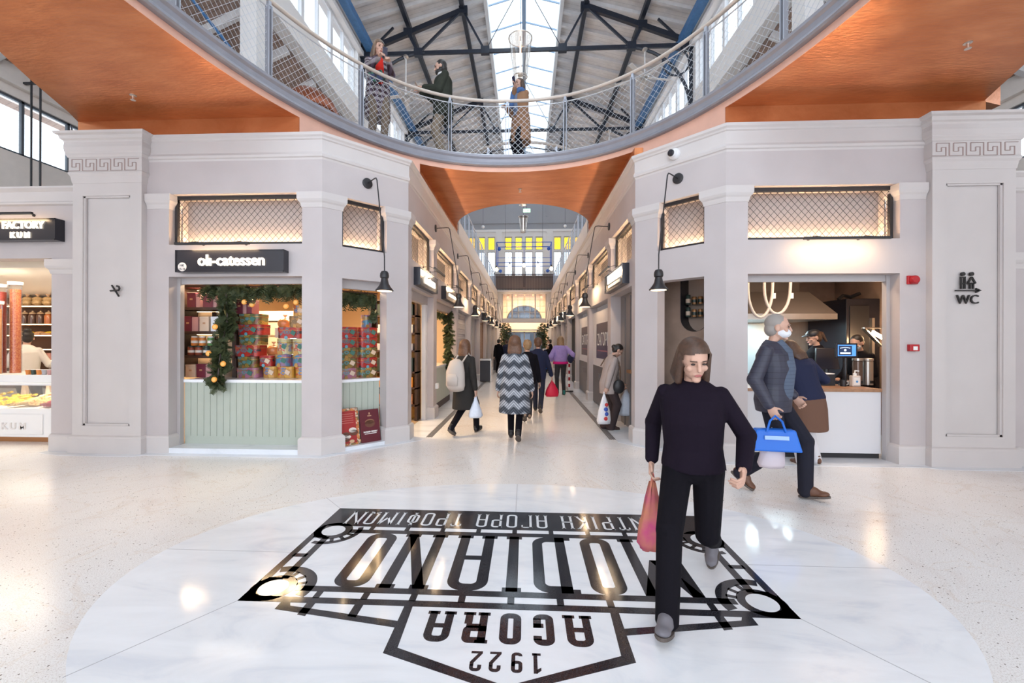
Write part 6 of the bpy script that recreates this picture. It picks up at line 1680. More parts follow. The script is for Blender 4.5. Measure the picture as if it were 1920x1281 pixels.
# red striped barrier post by the pink shop
t = thing('barrier_post', 'red and white striped post at the right of the lane by the pink door', 'post', (1.32, 12.9, 0))
mb = MB(); mb.lathe((1.32, 12.9, 0), [(.12, 0), (.12, .03), (.03, .04)], 14); mb.build('base', BLACK, t)
for k in range(9):
    mb = MB(); mb.tube([(1.32, 12.9, .04 + .1 * k), (1.32, 12.9, .14 + .1 * k)], .03, 10); mb.build('stripe', RED if k % 2 else TEXTW, t)
# exit sign hanging in the lane, lit arrow sign inside the end window
t = thing('exit_sign', 'small green exit sign hanging under the soffit over the lane', 'sign', (XC + .12, 16.6, 6.65))
mb = MB(); mb.box(XC - .02, XC + .26, 16.6, 16.64, 6.54, 6.67); mb.build('plate', mat('exit_green', (.35, .8, .55), .4, emit=(.75, .95, .85), estr=.8), t)
mb = MB(); mb.tube([(XC + .12, 16.62, 6.68), (XC + .12, 16.62, 13.46)], .006, 5); mb.build('rod', NAVY, t)
mb = MB(); mb.bar((XC + .02, 16.598, 6.60), (XC + .16, 16.598, 6.60), .03, .004); mb.poly([[(.14, .05), (.14, -.05), (.22, 0)]], 0, .003, lambda u, v, w: (XC + u, 16.599 - w, 6.60 + v)); mb.build('arrow', TEXTW, t)
# copper drum and thin hanging frame
t = thing('copper_drum', 'round copper clad drum with a domed cowl on the upper floor at the left', 'kiosk', (-5.0, 9.6, 4.715))
mb = MB(); mb.lathe((-5.0, 9.6, 4.716), [(.58, 0), (.58, 1.9), (.60, 2.0)], 32); mb.build('drum', COPPER, t, smooth=True)
mb = MB(); mb.lathe((-5.0, 9.6, 6.72), [(.66, 0), (.66, .06), (.55, .30), (.30, .50), (.06, .58)], 32); mb.build('cowl', mat('copper_dark', (.30, .085, .035), .35, .5), t, smooth=True)
t = thing('hanging_rack', 'thin black hanging rods over the sweet shop roof at the left edge', 'hanging rack', (-9.6, 8, 6.6))
mb = MB(); mb.bar((-9.95, 8, 6.60), (-8.9, 8, 6.60), .05, .035); mb.build('cross_bar', BLACK, t)
for x in (-9.80, -9.61):
    mb = MB(); mb.tube([(x, 8, 3.0), (x, 8, 7.2)], .018, 6); mb.build('rod', BLACK, t)
# small lamp globes hanging beside the gable
for sg, nm in ((-1, 'left'), (1, 'right')):
    t = thing('globe_pendant', 'small white globe pendant hanging at the %s before the gable wall' % nm, 'pendant lamp', (U(sg, 1.92), 20, 7.0), 'small globe pendants')
    mb = MB(); mb.ball((U(sg, 1.92), 20, 6.90), .075, 14, 10); mb.build('globe', WHITEP, t, smooth='full')
    mb = MB(); mb.tube([(U(sg, 1.92), 20, 6.97), (U(sg, 1.92), 20, 12.7)], .006, 5); mb.build('cable', NAVY, t)
# ------------------------------------------------------------------ people
def cap_(mb, p, q, r1, r2, n=12):
    p, q = Vector(p), Vector(q); d = (q - p)
    if d.length < 1e-5: d = Vector((0, 0, 1e-4))
    u = d.normalized(); pts = []; rr = []
    for a in (-80, -50, -20): pts.append(p + u * r1 * math.sin(math.radians(a))); rr.append(r1 * math.cos(math.radians(a)))
    for a in (20, 50, 80): pts.append(q + u * r2 * math.sin(math.radians(a))); rr.append(r2 * math.cos(math.radians(a)))
    mb.tube(pts, rr, n)
def loft(mb, secs, right=(1, 0, 0), n=20):
    """secs: (centre, rx, ry); right gives the rx axis"""
    R = Vector(right); base = len(mb.v); m = len(secs)
    for i, (c, rx, ry) in enumerate(secs):
        c = Vector(c)
        d = (Vector(secs[min(i + 1, m - 1)][0]) - Vector(secs[max(i - 1, 0)][0])).normalized()
        r = (R - d * R.dot(d)).normalized(); f = d.cross(r)
        for k in range(n):
            a = 2 * PI * k / n; mb.v.append(tuple(c + r * rx * math.cos(a) + f * ry * math.sin(a)))
    for i in range(m - 1):
        for k in range(n):
            l = (k + 1) % n; mb.f.append((base + i * n + k, base + i * n + l, base + (i + 1) * n + l, base + (i + 1) * n + k))
    mb.f.append(tuple(base + k for k in reversed(range(n)))); mb.f.append(tuple(base + (m - 1) * n + k for k in range(n)))
def fuse(mb, name, m, t, voxel=.009, it=4, parent=None):
    """one continuous skin from overlapping volumes, in the local space of t"""
    me = bpy.data.meshes.new('tmp'); me.from_pydata([tuple(v) for v in mb.v], [], mb.f)
    bm = bmesh.new(); bm.from_mesh(me); bmesh.ops.recalc_face_normals(bm, faces=bm.faces); bm.to_mesh(me); bm.free()
    o = bpy.data.objects.new('tmp', me); COL.objects.link(o)
    r = o.modifiers.new('r', 'REMESH'); r.mode = 'VOXEL'; r.voxel_size = voxel
    if it: s = o.modifiers.new('s', 'SMOOTH'); s.factor = .5; s.iterations = it
    dg = bpy.context.evaluated_depsgraph_get()
    me2 = bpy.data.meshes.new_from_object(o.evaluated_get(dg)); me2.name = name
    bpy.data.objects.remove(o); bpy.data.meshes.remove(me)
    me2.materials.clear(); me2.materials.append(m)
    for p in me2.polygons: p.use_smooth = True
    ob = bpy.data.objects.new(name, me2); COL.objects.link(ob); ob.parent = parent or t
    return ob
def lbuild(mb, name, m, t, smooth='full', parent=None):
    o = mb.build(name, m, None, smooth); o.parent = parent or t; return o
def ik(a, c, l1, l2, pole):
    a, c = Vector(a), Vector(c); d = c - a; L = min(d.length, (l1 + l2) * .999); u = d.normalized(); c = a + u * L
    x = (l1 * l1 - l2 * l2 + L * L) / (2 * L); h = math.sqrt(max(l1 * l1 - x * x, 0))
    p = Vector(pole); p = (p - u * p.dot(u))
    p = p.normalized() if p.length > 1e-6 else Vector((0, 1, 0))
    return a + u * x + p * h, c
HAIR = {'brown': mat('hair_brown', (.085, .042, .025), .5, noise_amt=.4, noise_scale=60), 'black': mat('hair_black', (.016, .012, .011), .45), 'blond': mat('hair_blond', (.36, .22, .11), .5, noise_amt=.35, noise_scale=50),
        'grey': mat('hair_grey', (.30, .27, .25), .6), 'auburn': mat('hair_auburn', (.16, .075, .040), .5, noise_amt=.4, noise_scale=50), 'ombre': mat('hair_ombre', (.26, .17, .11), .5, noise_amt=.5, noise_scale=9, noise_col=(.06, .035, .025))}
EYE = mat('eye_dark', (.03, .02, .018), .2); LIP = mat('lips', (.42, .13, .12), .45)
def cloth(name, col, **k): return mat(name, col, k.pop('rough', .9), spec=.15, bump=.25, bump_scale=26, **k)
def person(label, at, rz, h, top, bottom, shoes, hair, feet=None, hands=None, lean=0.0, side=0.0, head=(0, 0), vox=.010, face=False, male=False, group=None, curl=.6, finger=None):
    k = h / 1.70
    t = thing('person', label, 'person', at, group, rz)
    V = lambda x, y, z: Vector((x, y, z)) * k
    feet = feet or [((-.095, .02, .085), 0), ((.095, -.02, .085), 0)]          # (ankle, pitch): left, right
    pel = V(0, 0, .92)
    low = max(f[0][2] for f in feet); stride = abs(feet[0][0][1] - feet[1][0][1])
    drop = max(0, .80 - math.sqrt(max(.82 ** 2 - (stride * .5) ** 2, .3))) if stride > .25 else 0
    pel.z -= drop * k
    TL = Matrix.Rotation(-lean, 3, 'X') @ Matrix.Rotation(side, 3, 'Y')
    def T(x, y, z):                                                            # torso point (upright coords) with lean applied
        return pel + TL @ (V(x, y, z) - V(0, 0, .92))
    right = TL @ Vector((1, 0, 0))
    sw = .185 if male else .158
    hip = [pel + V(-.088, 0, -.03), pel + V(.088, 0, -.03)]
    legs = []
    for i in (0, 1):
        an = V(*feet[i][0]); kn, an2 = ik(hip[i], an, .425 * k, .425 * k, (0, 1, .15)); legs.append((hip[i], kn, an2))
    sh = [T(-sw, -.005, 1.36), T(sw, -.005, 1.36)]
    hands = hands or [(-.26, .04, .80), (.26, .04, .80)]
    arms = []
    for i in (0, 1):
        pole = (-.5 if i == 0 else .5, -1, -.35)
        el, wr = ik(sh[i], V(*hands[i]), .285 * k, .255 * k, pole); arms.append((sh[i], el, wr))
    hp, hy = head
    HM = TL @ Matrix.Rotation(hy, 3, 'Z') @ Matrix.Rotation(hp, 3, 'X')
    nk = T(0, 0, 1.45); hc = nk + TL @ V(0, .015, .05) + HM @ V(0, .012, .085)
    Hh = lambda x, y, z: hc + HM @ V(x, y, z)
    # body: one skin
    b = MB()
    loft(b, [(T(0, 0, .84), .06 * k, .05 * k), (T(0, 0, .88), .145 * k, .10 * k), (T(0, -.005, .96), .16 * k, .11 * k), (T(0, 0, 1.06), .132 * k, .095 * k), (T(0, .01, 1.20), .15 * k, .108 * k), (T(0, 0, 1.33), .155 * k, .10 * k), (T(0, -.005, 1.41), .11 * k, .075 * k), (T(0, 0, 1.45), .05 * k, .05 * k)], right)
    cap_(b, T(0, -.005, 1.42), hc, .052 * k, .05 * k)
    for i in (0, 1):
        a, e, w = arms[i]; cap_(b, a, e, .05 * k, .038 * k); cap_(b, e, w, .038 * k, .026 * k)
        h_, kn, an = legs[i]; cap_(b, h_, kn, .082 * k, .052 * k); cap_(b, kn, an, .052 * k, .034 * k); cap_(b, an, an + Matrix.Rotation(feet[i][1], 3, 'X') @ V(0, .10, -.052), .027 * k, .016 * k)
    R3 = HM
    b.ball(Hh(0, -.010, .025), (.076 * k, .096 * k, .092 * k), 18, 12, R3); b.ball(Hh(0, .018, -.045), (.058 * k, .070 * k, .068 * k), 16, 10, R3)
    cap_(b, Hh(0, .088, .015), Hh(0, .106, -.022), .010 * k, .015 * k, 8); b.ball(Hh(0, .072, -.098), (.026 * k, .022 * k, .018 * k), 10, 8, R3); b.ball(Hh(0, .084, -.060), (.026 * k, .012 * k, .013 * k), 10, 8, R3)
    b.ball(Hh(0, .078, .030), (.050 * k, .016 * k, .011 * k), 12, 8, R3)
    for s in (-1, 1): b.ball(Hh(s * .078, -.008, -.012), (.011 * k, .022 * k, .032 * k), 10, 8, R3); b.ball(Hh(s * .042, .064, -.025), (.021 * k, .018 * k, .020 * k), 10, 8, R3)
    grips = []
    for i in (0, 1):
        a, e, w = arms[i]; d = (w - e).normalized(); s = -1 if i == 0 else 1
        side_ = d.cross(Vector((0, 1, 0)) if abs(d.y) < .8 else Vector((0, 0, 1))).normalized()   # across the palm
        if d.z < -.5: side_ = Vector((0, 1, 0)); side_ = (side_ - d * side_.dot(d)).normalized()
        nrm = d.cross(side_).normalized()
        if nrm.x * s > 0: nrm = -nrm                                           # palm faces the body
        pc = w + d * .05 * k
        loft(b, [(w, .026 * k, .02 * k), (pc, .040 * k, .016 * k), (w + d * .095 * k, .040 * k, .013 * k)], side_, 12)
        for j, (o_, ln) in enumerate(((.031, .072), (.011, .082), (-.010, .076), (-.031, .060))):
            q0 = w + d * .092 * k + side_ * o_ * k; d1 = (d * math.cos(curl * .6) + nrm * math.sin(curl * .6)); d2 = (d * math.cos(curl * 1.7) + nrm * math.sin(curl * 1.7))
            q1 = q0 + d1 * ln * .52 * k; q2 = q1 + d2 * ln * .48 * k
            cap_(b, q0, q1, .0088 * k, .0082 * k, 8); cap_(b, q1, q2, .0082 * k, .007 * k, 8)
        td = (d * .6 + side_ * .75 + nrm * .35).normalized(); q0 = w + d * .03 * k + side_ * .028 * k
        cap_(b, q0, q0 + td * .04 * k, .012 * k, .010 * k, 8); cap_(b, q0 + td * .04 * k, q0 + td * .04 * k + (td + d).normalized() * .03 * k, .010 * k, .008 * k, 8)
        grips.append(w + d * .10 * k + nrm * .012 * k)
    fuse(b, 'body', SKIN, t, vox * .72, 2)
    # trousers
    if bottom:
        g = bottom.get('g', .016); c = MB()
        loft(c, [(pel + V(0, 0, -.11), .09 * k, .08 * k), (pel + V(0, -.005, -.05), .17 * k, .125 * k), (pel + V(0, -.005, .03), .172 * k, .122 * k), (T(0, 0, 1.05), .146 * k, .108 * k)])
        for i in (0, 1):
            h_, kn, an = legs[i]; cap_(c, h_, kn, (.088 + g * .6) * k, (.056 + g) * k); dd = (an - kn).normalized()
            cap_(c, kn, an + dd * .028 * k, (.056 + g) * k, (.040 + g * bottom.get('hem', 1.2)) * k)
        fuse(c, 'trousers', bottom['m'], t, vox, 3)
    # top garment
    if top:
        g = top.get('g', .022); hem = top.get('hem', .80); c = MB(); fl = top.get('flare', 0)
        secs = []
        if hem < .88:
            hx = (.175 + fl) * k; hy_ = (.135 + fl * .8 + min(stride, .5) * .10 * (hem < .65)) * k
            secs += [(V(0, 0, hem) + Vector((0, 0, 0)), hx, hy_), (V(0, 0, hem + .02), hx * 1.01, hy_ * 1.01), (pel + V(0, -.005, -.02), (.172 + g * .6 + fl * .35) * k, (.13 + g * .6 + fl * .3) * k)]
        else: secs += [(T(0, 0, hem), (.165 + g * .6) * k, (.118 + g * .6) * k)]
        secs += [(T(0, 0, 1.04), (.145 + g + fl * .15) * k, (.105 + g) * k), (T(0, .01, 1.20), (.158 + g) * k, (.116 + g) * k), (T(0, 0, 1.33), (.170 + g) * k, (.105 + g) * k), (T(0, -.005, 1.385), (.158 + g * .5) * k, (.09 + g * .5) * k), (T(0, -.005, 1.43), (.095 + g * .3) * k, (.072 + g * .3) * k), (T(0, 0, 1.455), .068 * k, .064 * k)]
        loft(c, secs, right)
        for i in (0, 1):
            a, e, w = arms[i]; cap_(c, a, e, (.047 + g * .42) * k, (.040 + g * .8) * k); ww = e.lerp(w, top.get('sl', .93)); cap_(c, e, ww, (.040 + g * .8) * k, (.032 + g * .55) * k)
        fuse(c, top.get('name', 'jacket'), top['m'], t, vox, 3)
        if top.get('collar'):
            c = MB(); c.tube([T(.075 * math.cos(a), .005 + .075 * math.sin(a), 1.455 + (.012 if math.sin(a) < 0 else -.01)) for a in [2 * PI * q / 16 for q in range(16)]], .022 * k, 8, closed=True); lbuild(c, 'collar', top['collar'], t)
        if top.get('front'):                                                   # shirt front showing between open lapels
            c = MB(); loft(c, [(T(0, .058 + g, .94), .075 * k, .065 * k), (T(0, .060 + g, 1.04), .080 * k, .070 * k), (T(0, .076 + g, 1.2), .082 * k, .070 * k), (T(0, .055 + g, 1.35), .075 * k, .065 * k), (T(0, .03, 1.44), .055 * k, .052 * k)], right); fuse(c, 'shirt_front', top['front'], t, vox, 2)
        if top.get('band'):
            z0, m_ = top['band']; c = MB(); loft(c, [(T(0, 0, z0 - .035), (.172 + g) * k, (.128 + g) * k), (T(0, 0, z0 + .035), (.168 + g) * k, (.126 + g) * k)], right); lbuild(c, 'shirt_hem', m_, t)
    # shoes
    for i in (0, 1):
        an = legs[i][2]; pt = feet[i][1]; FM = Matrix.Rotation(pt, 3, 'X')
        P = lambda x, y, z: an + FM @ V(x, y, z)
        c = MB(); c.ball(P(0, -.02, -.03), (.040 * k, .055 * k, .050 * k), 12, 8, FM); c.ball(P(0, .05, -.042), (.044 * k, .085 * k, .036 * k), 12, 8, FM); c.ball(P(0, .115, -.052), (.043 * k, .06 * k, .027 * k), 12, 8, FM)
        cap_(c, P(0, -.01, .0), P(0, -.01, .02), .045 * k, .045 * k); c.ball(P(0, .03, -.022), (.043 * k, .075 * k, .042 * k), 12, 8, FM)
        so = fuse(c, 'shoe', shoes, t, .008, 2)
        c = MB(); c.poly([[tuple((P(.046 * math.cos(a) * (1.05 if math.sin(a) > 0 else .85), .05 + .125 * math.sin(a), 0) - an).xy) for a in [2 * PI * q / 20 for q in range(20)]]], 0, .018 * k)
        for q in range(len(c.v)):
            x, y, z = c.v[q]; c.v[q] = tuple(an + FM @ Vector((x, y / max(math.cos(pt), .5), z - .085 * k)))
        lbuild(c, 'sole', mat('rubber_sole', (.10, .08, .07), .7) if not hair.get('sole') else hair['sole'], t, False, parent=so)
    # hair
    hm = hair.get('m'); st = hair.get('style', 'short')
    if hm:
        c = MB(); p = hair.get('puff', 0)
        c.ball(Hh(0, -.022, .038), ((.083 + p) * k, (.096 + p) * k, (.090 + p) * k), 18, 12, R3)
        if st in ('long', 'bob'):
            ln = .34 if st == 'long' else .15
            loft(c, [(Hh(0, -.03, .03), (.085 + p) * k, .085 * k), (Hh(0, -.055, -.06), (.092 + p) * k, .060 * k), (Hh(0, -.075, -.06 - ln * .5) , (.098 + p) * k, .05 * k), (Hh(0, -.085, -.06 - ln), .07 * k, .028 * k)], right)
            if hair.get('sides', True):
                for s in (-1, 1): cap_(c, Hh(s * .078, .0, .03), Hh(s * .082, .01, -.05 - ln * .55), .026 * k, .024 * k)
        if st in ('short', 'low', 'tail', 'bun'): c.ball(Hh(0, -.045, -.025), (.073 * k, .066 * k, .072 * k), 16, 10, R3)
        if st == 'bun': c.ball(Hh(0, -.085, .115), .052 * k, 14, 10)
        if st == 'tail': c.ball(Hh(0, -.115, .04), .032 * k, 12, 8); cap_(c, Hh(0, -.13, .03), Hh(0, -.16, -.10), .032 * k, .018 * k)
        if st == 'low': c.ball(Hh(0, -.115, -.01), (.045 * k, .04 * k, .045 * k), 12, 8, R3)
        ob = fuse(c, 'hair', hm, t, .009, 2)
        # keep the face clear of the hair volume
        if not hair.get('back'):
            inv = HM.inverted(); bm = bmesh.new(); bm.from_mesh(ob.data)
            kill = [v for v in bm.verts if (lambda q: q.y > .030 * k and q.z < (.068 - .25 * abs(q.x)) * k and abs(q.x) < .072 * k)(inv @ (v.co - hc))]
            bmesh.ops.delete(bm, geom=kill, context='VERTS'); bm.to_mesh(ob.data); bm.free()
    if face:
        for s in (-1, 1):
            c = MB(); c.ball(Hh(s * .032, .083, .008), (.013 * k, .008 * k, .006 * k), 10, 8, R3); lbuild(c, 'eye', EYE, t)
            c = MB(); cap_(c, Hh(s * .018, .095, .030), Hh(s * .050, .084, .030), .004 * k, .003 * k, 6); lbuild(c, 'eyebrow', hm or HAIR['brown'], t)
        c = MB(); c.ball(Hh(0, .0945, -.060), (.022 * k, .006 * k, .008 * k), 12, 8, R3); lbuild(c, 'mouth', LIP, t)
    if hair.get('beard'):
        c = MB(); c.ball(Hh(0, .032, -.076), (.065 * k, .078 * k, .056 * k), 16, 10, R3); c.ball(Hh(0, .0, -.05), (.076 * k, .055 * k, .055 * k), 14, 10, R3); cap_(c, Hh(-.026, .094, -.048), Hh(.026, .094, -.048), .009 * k, .009 * k, 8); lbuild(c, 'beard', hm, t)
    if hair.get('mask'):
        c = MB(); c.ball(Hh(0, .035, -.050), (.062 * k, .078 * k, .052 * k), 16, 10, R3); lbuild(c, 'face_mask', mat('mask_white', (.75, .76, .80), .7), t)
    if hair.get('cap'):
        c = MB(); c.ball(Hh(0, -.008, .055), (.085 * k, .102 * k, .076 * k), 18, 10, R3); o_ = lbuild(c, 'cap', BLACK, t)
        c = MB(); c.poly([[(.07 * math.cos(a), .085 * math.sin(a)) for a in [PI * q / 12 for q in range(13)]]], 0, .006)
        for q in range(len(c.v)): x, y, z = c.v[q]; c.v[q] = tuple(Hh(x, y + .075, z + .055 - y * .12))
        lbuild(c, 'peak', BLACK, t, False, parent=o_)
        c = MB(); c.ball(Hh(0, .092, .078), (.028 * k, .006 * k, .012 * k), 10, 6, R3); lbuild(c, 'cap_badge', TEXTW, t, parent=o_)
    t['k'] = k
    W_ = WORLD[t.name]
    info = {'t': t, 'hand': [W_ @ g for g in grips], 'T': lambda x, y, z: W_ @ T(x, y, z), 'k': k, 'Tl': T, 'Hl': Hh, 'arms': arms, 'W': W_}
    del t['k']
    return info
def walk(f=.30, r=-.30, lead=0):
    A = ((-.075 if lead == 0 else .075, f, .095), .22); B = ((.075 if lead == 0 else -.075, r, .17), -.60)
    return [A, B] if lead == 0 else [B, A]
BLK = cloth('cloth_black', (.006, .005, .008)); DKG = cloth('cloth_charcoal', (.045, .042, .046)); NVY = cloth('cloth_navy', (.022, .026, .058)); JEAN = cloth('denim_dark', (.030, .034, .055)); DENIM = cloth('denim_light', (.28, .36, .50), noise_amt=.2)
BRN = mat('shoe_brown', (.13, .055, .030), .5); BKS = mat('shoe_black', (.018, .016, .018), .45)

# balcony trio
PL_ = make_plaid('plaid_coat', [(.045, .022, .030), (.46, .42, .42), (.15, .11, .17)], 3.4)
REDS = cloth('cloth_red', (.62, .03, .02)); PHONE = mat('phone_dark', (.03, .03, .06), .2); WHC = cloth('cloth_white', (.72, .70, .70))
p = person('person in plaid coat over red jumper, leaning on the balcony rail', (-2.44, 6.93, 4.732), -2.62, 1.70, {'m': PL_, 'hem': .42, 'flare': .03, 'g': .030, 'front': REDS, 'name': 'coat'}, {'m': cloth('cloth_taupe', (.19, .145, .11)), 'g': .02},
           BKS, {'m': HAIR['ombre'], 'style': 'bob', 'puff': .012, 'sides': True}, hands=[(-.09, .40, 1.17), (.07, .42, 1.19)], head=(-.25, .25), vox=.009, face=True, curl=.9)
c = (p['hand'][0] + p['hand'][1]) / 2
for i in (0, 1):
    a, e, w = p['arms'][i]
    m_ = MB(); cap_(m_, e.lerp(w, .45), e.lerp(w, .86), .052, .046); lbuild(m_, 'red_cuff', REDS, p['t'])
    m_ = MB(); cap_(m_, e.lerp(w, .88), e.lerp(w, .97), .040, .038); lbuild(m_, 'white_cuff', WHC, p['t'])
def box_thing(name, label, cat, c, sz, rot, m, screen=None):
    t = thing(name, label, cat, c)
    M = Matrix.Translation(c) @ rot.to_4x4()
    mb = MB(); mb.box(-sz[0] / 2, sz[0] / 2, -sz[1] / 2, sz[1] / 2, -sz[2] / 2, sz[2] / 2); mb.xform(M); mb.build('case', m, t, bevel=.006)
    if screen: mb = MB(); mb.box(-sz[0] / 2 + .005, sz[0] / 2 - .005, -sz[1] / 2 - .001, -sz[1] / 2, -sz[2] / 2 + .006, sz[2] / 2 - .006); mb.xform(M); mb.build('screen', screen, t)
    return t
RZ = lambda a, b=0: Matrix.Rotation(a, 3, 'Z') @ Matrix.Rotation(b, 3, 'X')
box_thing('phone', 'dark phone held in both hands by the plaid coated person on the balcony', 'phone', c + Vector((0, 0, .05)), (.075, .012, .15), RZ(-2.62, -.5), PHONE, BLACKP)
tb = thing('shoulder_bag', 'small dark patterned shoulder bag on the plaid coated person', 'bag', p['T'](.10, .20, .98))
mb = MB(); mb.box(-.12, .12, -.035, .035, -.08, .08); mb.xform(Matrix.Translation(p['T'](.06, .215, 1.0)) @ RZ(-2.62).to_4x4() @ Matrix.Rotation(.5, 4, 'Y')); mb.build('pouch', make_pattern('bag_print', [(.02, .02, .03), (.05, .08, .20), (.06, .22, .14), (.03, .03, .05)], 30), tb, bevel=.015)
mb = MB(); mb.tube([p['T'](.12, .19, 1.06), p['T'](.10, .16, 1.25), p['T'](-.10, .06, 1.46), p['T'](-.14, -.06, 1.44)], .010, 6); mb.build('strap', BLACK, tb)
GRN = cloth('parka_green', (.040, .044, .034), noise_amt=.2)
p = person('bearded person in a green parka on the balcony, looking down', (-1.47, 7.52, 4.732), 1.90, 1.76, {'m': GRN, 'hem': .68, 'flare': .05, 'g': .050, 'collar': WHC, 'name': 'parka'}, {'m': cloth('chino_khaki', (.24, .19, .14)), 'g': .024},
           BRN, {'m': HAIR['black'], 'style': 'short', 'beard': True}, hands=[(-.07, .33, 1.14), (.07, .36, 1.14)], head=(-.22, -.25), vox=.009, face=True, male=True, curl=.9)
c = (p['hand'][0] + p['hand'][1]) / 2
box_thing('phone', 'pale phone held by the bearded person on the balcony', 'phone', c + Vector((0, 0, .055)), (.075, .012, .15), RZ(1.90, -.6), mat('phone_beige', (.45, .36, .30), .3), BLACKP)
mb = MB(); loft(mb, [(p['Tl'](0, -.01, .70), .205, .17), (p['Tl'](0, -.01, .80), .20, .165)]); lbuild(mb, 'red_lining', cloth('lining_red', (.30, .02, .03)), p['t'])
CAM_ = cloth('camel_coat', (.30, .165, .095))
p = person('person in a long camel coat and blue scarf on the balcony', (-.10, 7.86, 4.732), 2.3, 1.60, {'m': CAM_, 'hem': .44, 'flare': .055, 'g': .030, 'front': cloth('shirt_blue_grey', (.14, .18, .27)), 'name': 'coat'}, {'m': BLK, 'g': .012},
           mat('boot_white', (.60, .56, .52), .5), {'m': HAIR['brown'], 'style': 'bob'}, hands=[(-.05, .20, 1.43), (.12, .26, 1.10)], head=(-.1, 0), vox=.010, face=True)
mb = MB(); mb.tube([p['Tl'](.10 * math.cos(a), .02 + .10 * math.sin(a), 1.42 + .02 * math.sin(3 * a)) for a in [2 * PI * q / 16 for q in range(16)]], .045, 8, closed=True); cap_(mb, p['Tl'](.06, .13, 1.40), p['Tl'](.05, .19, 1.14), .055, .05); lbuild(mb, 'scarf', cloth('scarf_blue', (.07, .14, .32)), p['t'])
box_thing('phone', 'black phone raised by the camel coated person on the balcony', 'phone', p['hand'][0] + Vector((0, 0, .05)), (.07, .012, .14), RZ(2.3, -.2), PHONE, BLACKP)

# bags
PLAST = mat('plastic_bag', (.72, .76, .86), .35, noise_amt=.12, noise_scale=25)
def carrier(label, hand, w, d, h, m, rz=0, name='carrier_bag', deco=None, cat='bag', drop=.14):
    t = thing(name, label, cat, (hand[0], hand[1], hand[2] - drop - h))
    H = Vector(hand); mb = MB()
    secs = [(H + Vector((0, 0, -drop * .25)), .012, .012), (H + Vector((0, 0, -drop)), w * .22, d * .22), (H + Vector((0, 0, -drop - h * .45)), w * .43, d * .45), (H + Vector((0, 0, -drop - h * .85)), w * .50, d * .5), (H + Vector((0, 0, -drop - h)), w * .42, d * .4)]
    R = Vector((math.cos(rz), math.sin(rz), 0)); loft(mb, secs, R, 22)
    rg = random.Random(len(label)); n0 = len(mb.v)
    for i in range(n0): v = mb.v[i]; j = .012 * math.sin(i * 2.4) * rg.random(); mb.v[i] = (v[0] + j, v[1] - j, v[2])
    mb.build('sack', m, t, smooth='full')
    mb = MB()
    mb.tube([H + Vector((0, 0, -drop)) - R * w * .15, H + Vector((0, 0, -drop * .4)) - R * .015, H + Vector((0, 0, .012)), H + Vector((0, 0, -drop * .4)) + R * .015, H + Vector((0, 0, -drop)) + R * w * .15], .009, 6); mb.build('handle', m, t)
    if deco:
        for k_, (u, z_, r_, mm) in enumerate(deco):
            mb = MB(); n_ = Vector((R.y, -R.x, 0)); mb.ball(H + R * u * w + n_ * d * .42 + Vector((0, 0, -drop - h * z_)), (r_, r_, r_), 10, 8); mb.build('printed_mark', mm, t)
    return t
# near walker
p = person('person all in black striding towards the camera across the floor emblem', (1.0, 2.60, 0), 2.66, 1.63, {'m': cloth('top_black', (.010, .006, .013)), 'hem': .80, 'g': .024, 'flare': .01}, {'m': BLK, 'g': .022}, mat('shoe_grey', (.16, .15, .17), .6),
           {'m': HAIR['brown'], 'style': 'bob', 'puff': .01}, feet=walk(.44, -.46, 1), hands=[(-.28, .16, .86), (.25, -.02, .79)], lean=.08, head=(-.30, .45), vox=.0075, face=True, curl=1.1)
carrier('orange and pink cloth bag hanging from the hand of the person in black', p['hand'][1], .22, .13, .30, mat('cloth_orange_pink', (.58, .24, .10), .7, noise_amt=.6, noise_scale=9, noise_col=(.55, .06, .20)), .6, 'cloth_bag')
# man with the blue bag
QUI = make_boards('quilt_navy', (.035, .036, .062), (.012, .012, .025), 'Z', .055, .5)
STR = make_boards('knit_stripe', (.10, .13, .19), (.045, .06, .10), 'Z', .035, .9)
p = person('person in a quilted navy jacket and grey striped jumper walking with a blue bag', (2.46, 4.36, 0), -2.35, 1.79, {'m': QUI, 'hem': .78, 'g': .036, 'front': STR, 'flare': .01}, {'m': cloth('trouser_dark', (.020, .020, .030)), 'g': .020}, BRN,
           {'m': HAIR['grey'], 'style': 'short', 'mask': True, 'puff': -.003}, feet=walk(.24, -.24, 0), hands=[(-.28, .10, .90), (.29, .05, .86)], head=(-.1, .35), vox=.008, face=True, male=True, curl=1.1)
mb = MB(); loft(mb, [(p['Tl'](0, .055, .92), .13, .10), (p['Tl'](0, .07, 1.1), .135, .105), (p['Tl'](0, .075, 1.28), .125, .10)]); fuse(mb, 'jumper', STR, p['t'], .01, 2)
hb = p['hand'][1]
tb = thing('cool_bag', 'bright blue flat bag carried by the person in the quilted jacket', 'bag', (hb.x, hb.y, hb.z - .3))
M = Matrix.Translation((hb.x - .02, hb.y, hb.z - .215)) @ Matrix.Rotation(-.15, 4, 'Z')
mb = MB(); mb.hexa([(-.20, -.07, -.10), (.22, -.07, -.10), (.22, .07, -.10), (-.20, .07, -.10), (-.16, -.05, .10), (.17, -.05, .10), (.17, .05, .10), (-.16, .05, .10)]); mb.xform(M); mb.build('body', mat('bag_blue', (.008, .14, .62), .4), tb, bevel=.015)
mb = MB(); mb.tube([(-.08, -.06, .08), (-.05, -.05, .18), (0, -.03, .225), (.05, -.05, .18), (.08, -.06, .08)], .010, 8); mb.xform(M); mb.build('handle', mat('bag_blue', (.008, .14, .62), .4), tb)
mb = MB(); mb.box(-.10, .10, -.078, -.062, .005, .04); mb.xform(M @ Matrix.Rotation(-.1, 4, 'X')); mb.build('pale_stripe', mat('stripe_pale', (.35, .52, .80), .4), tb)
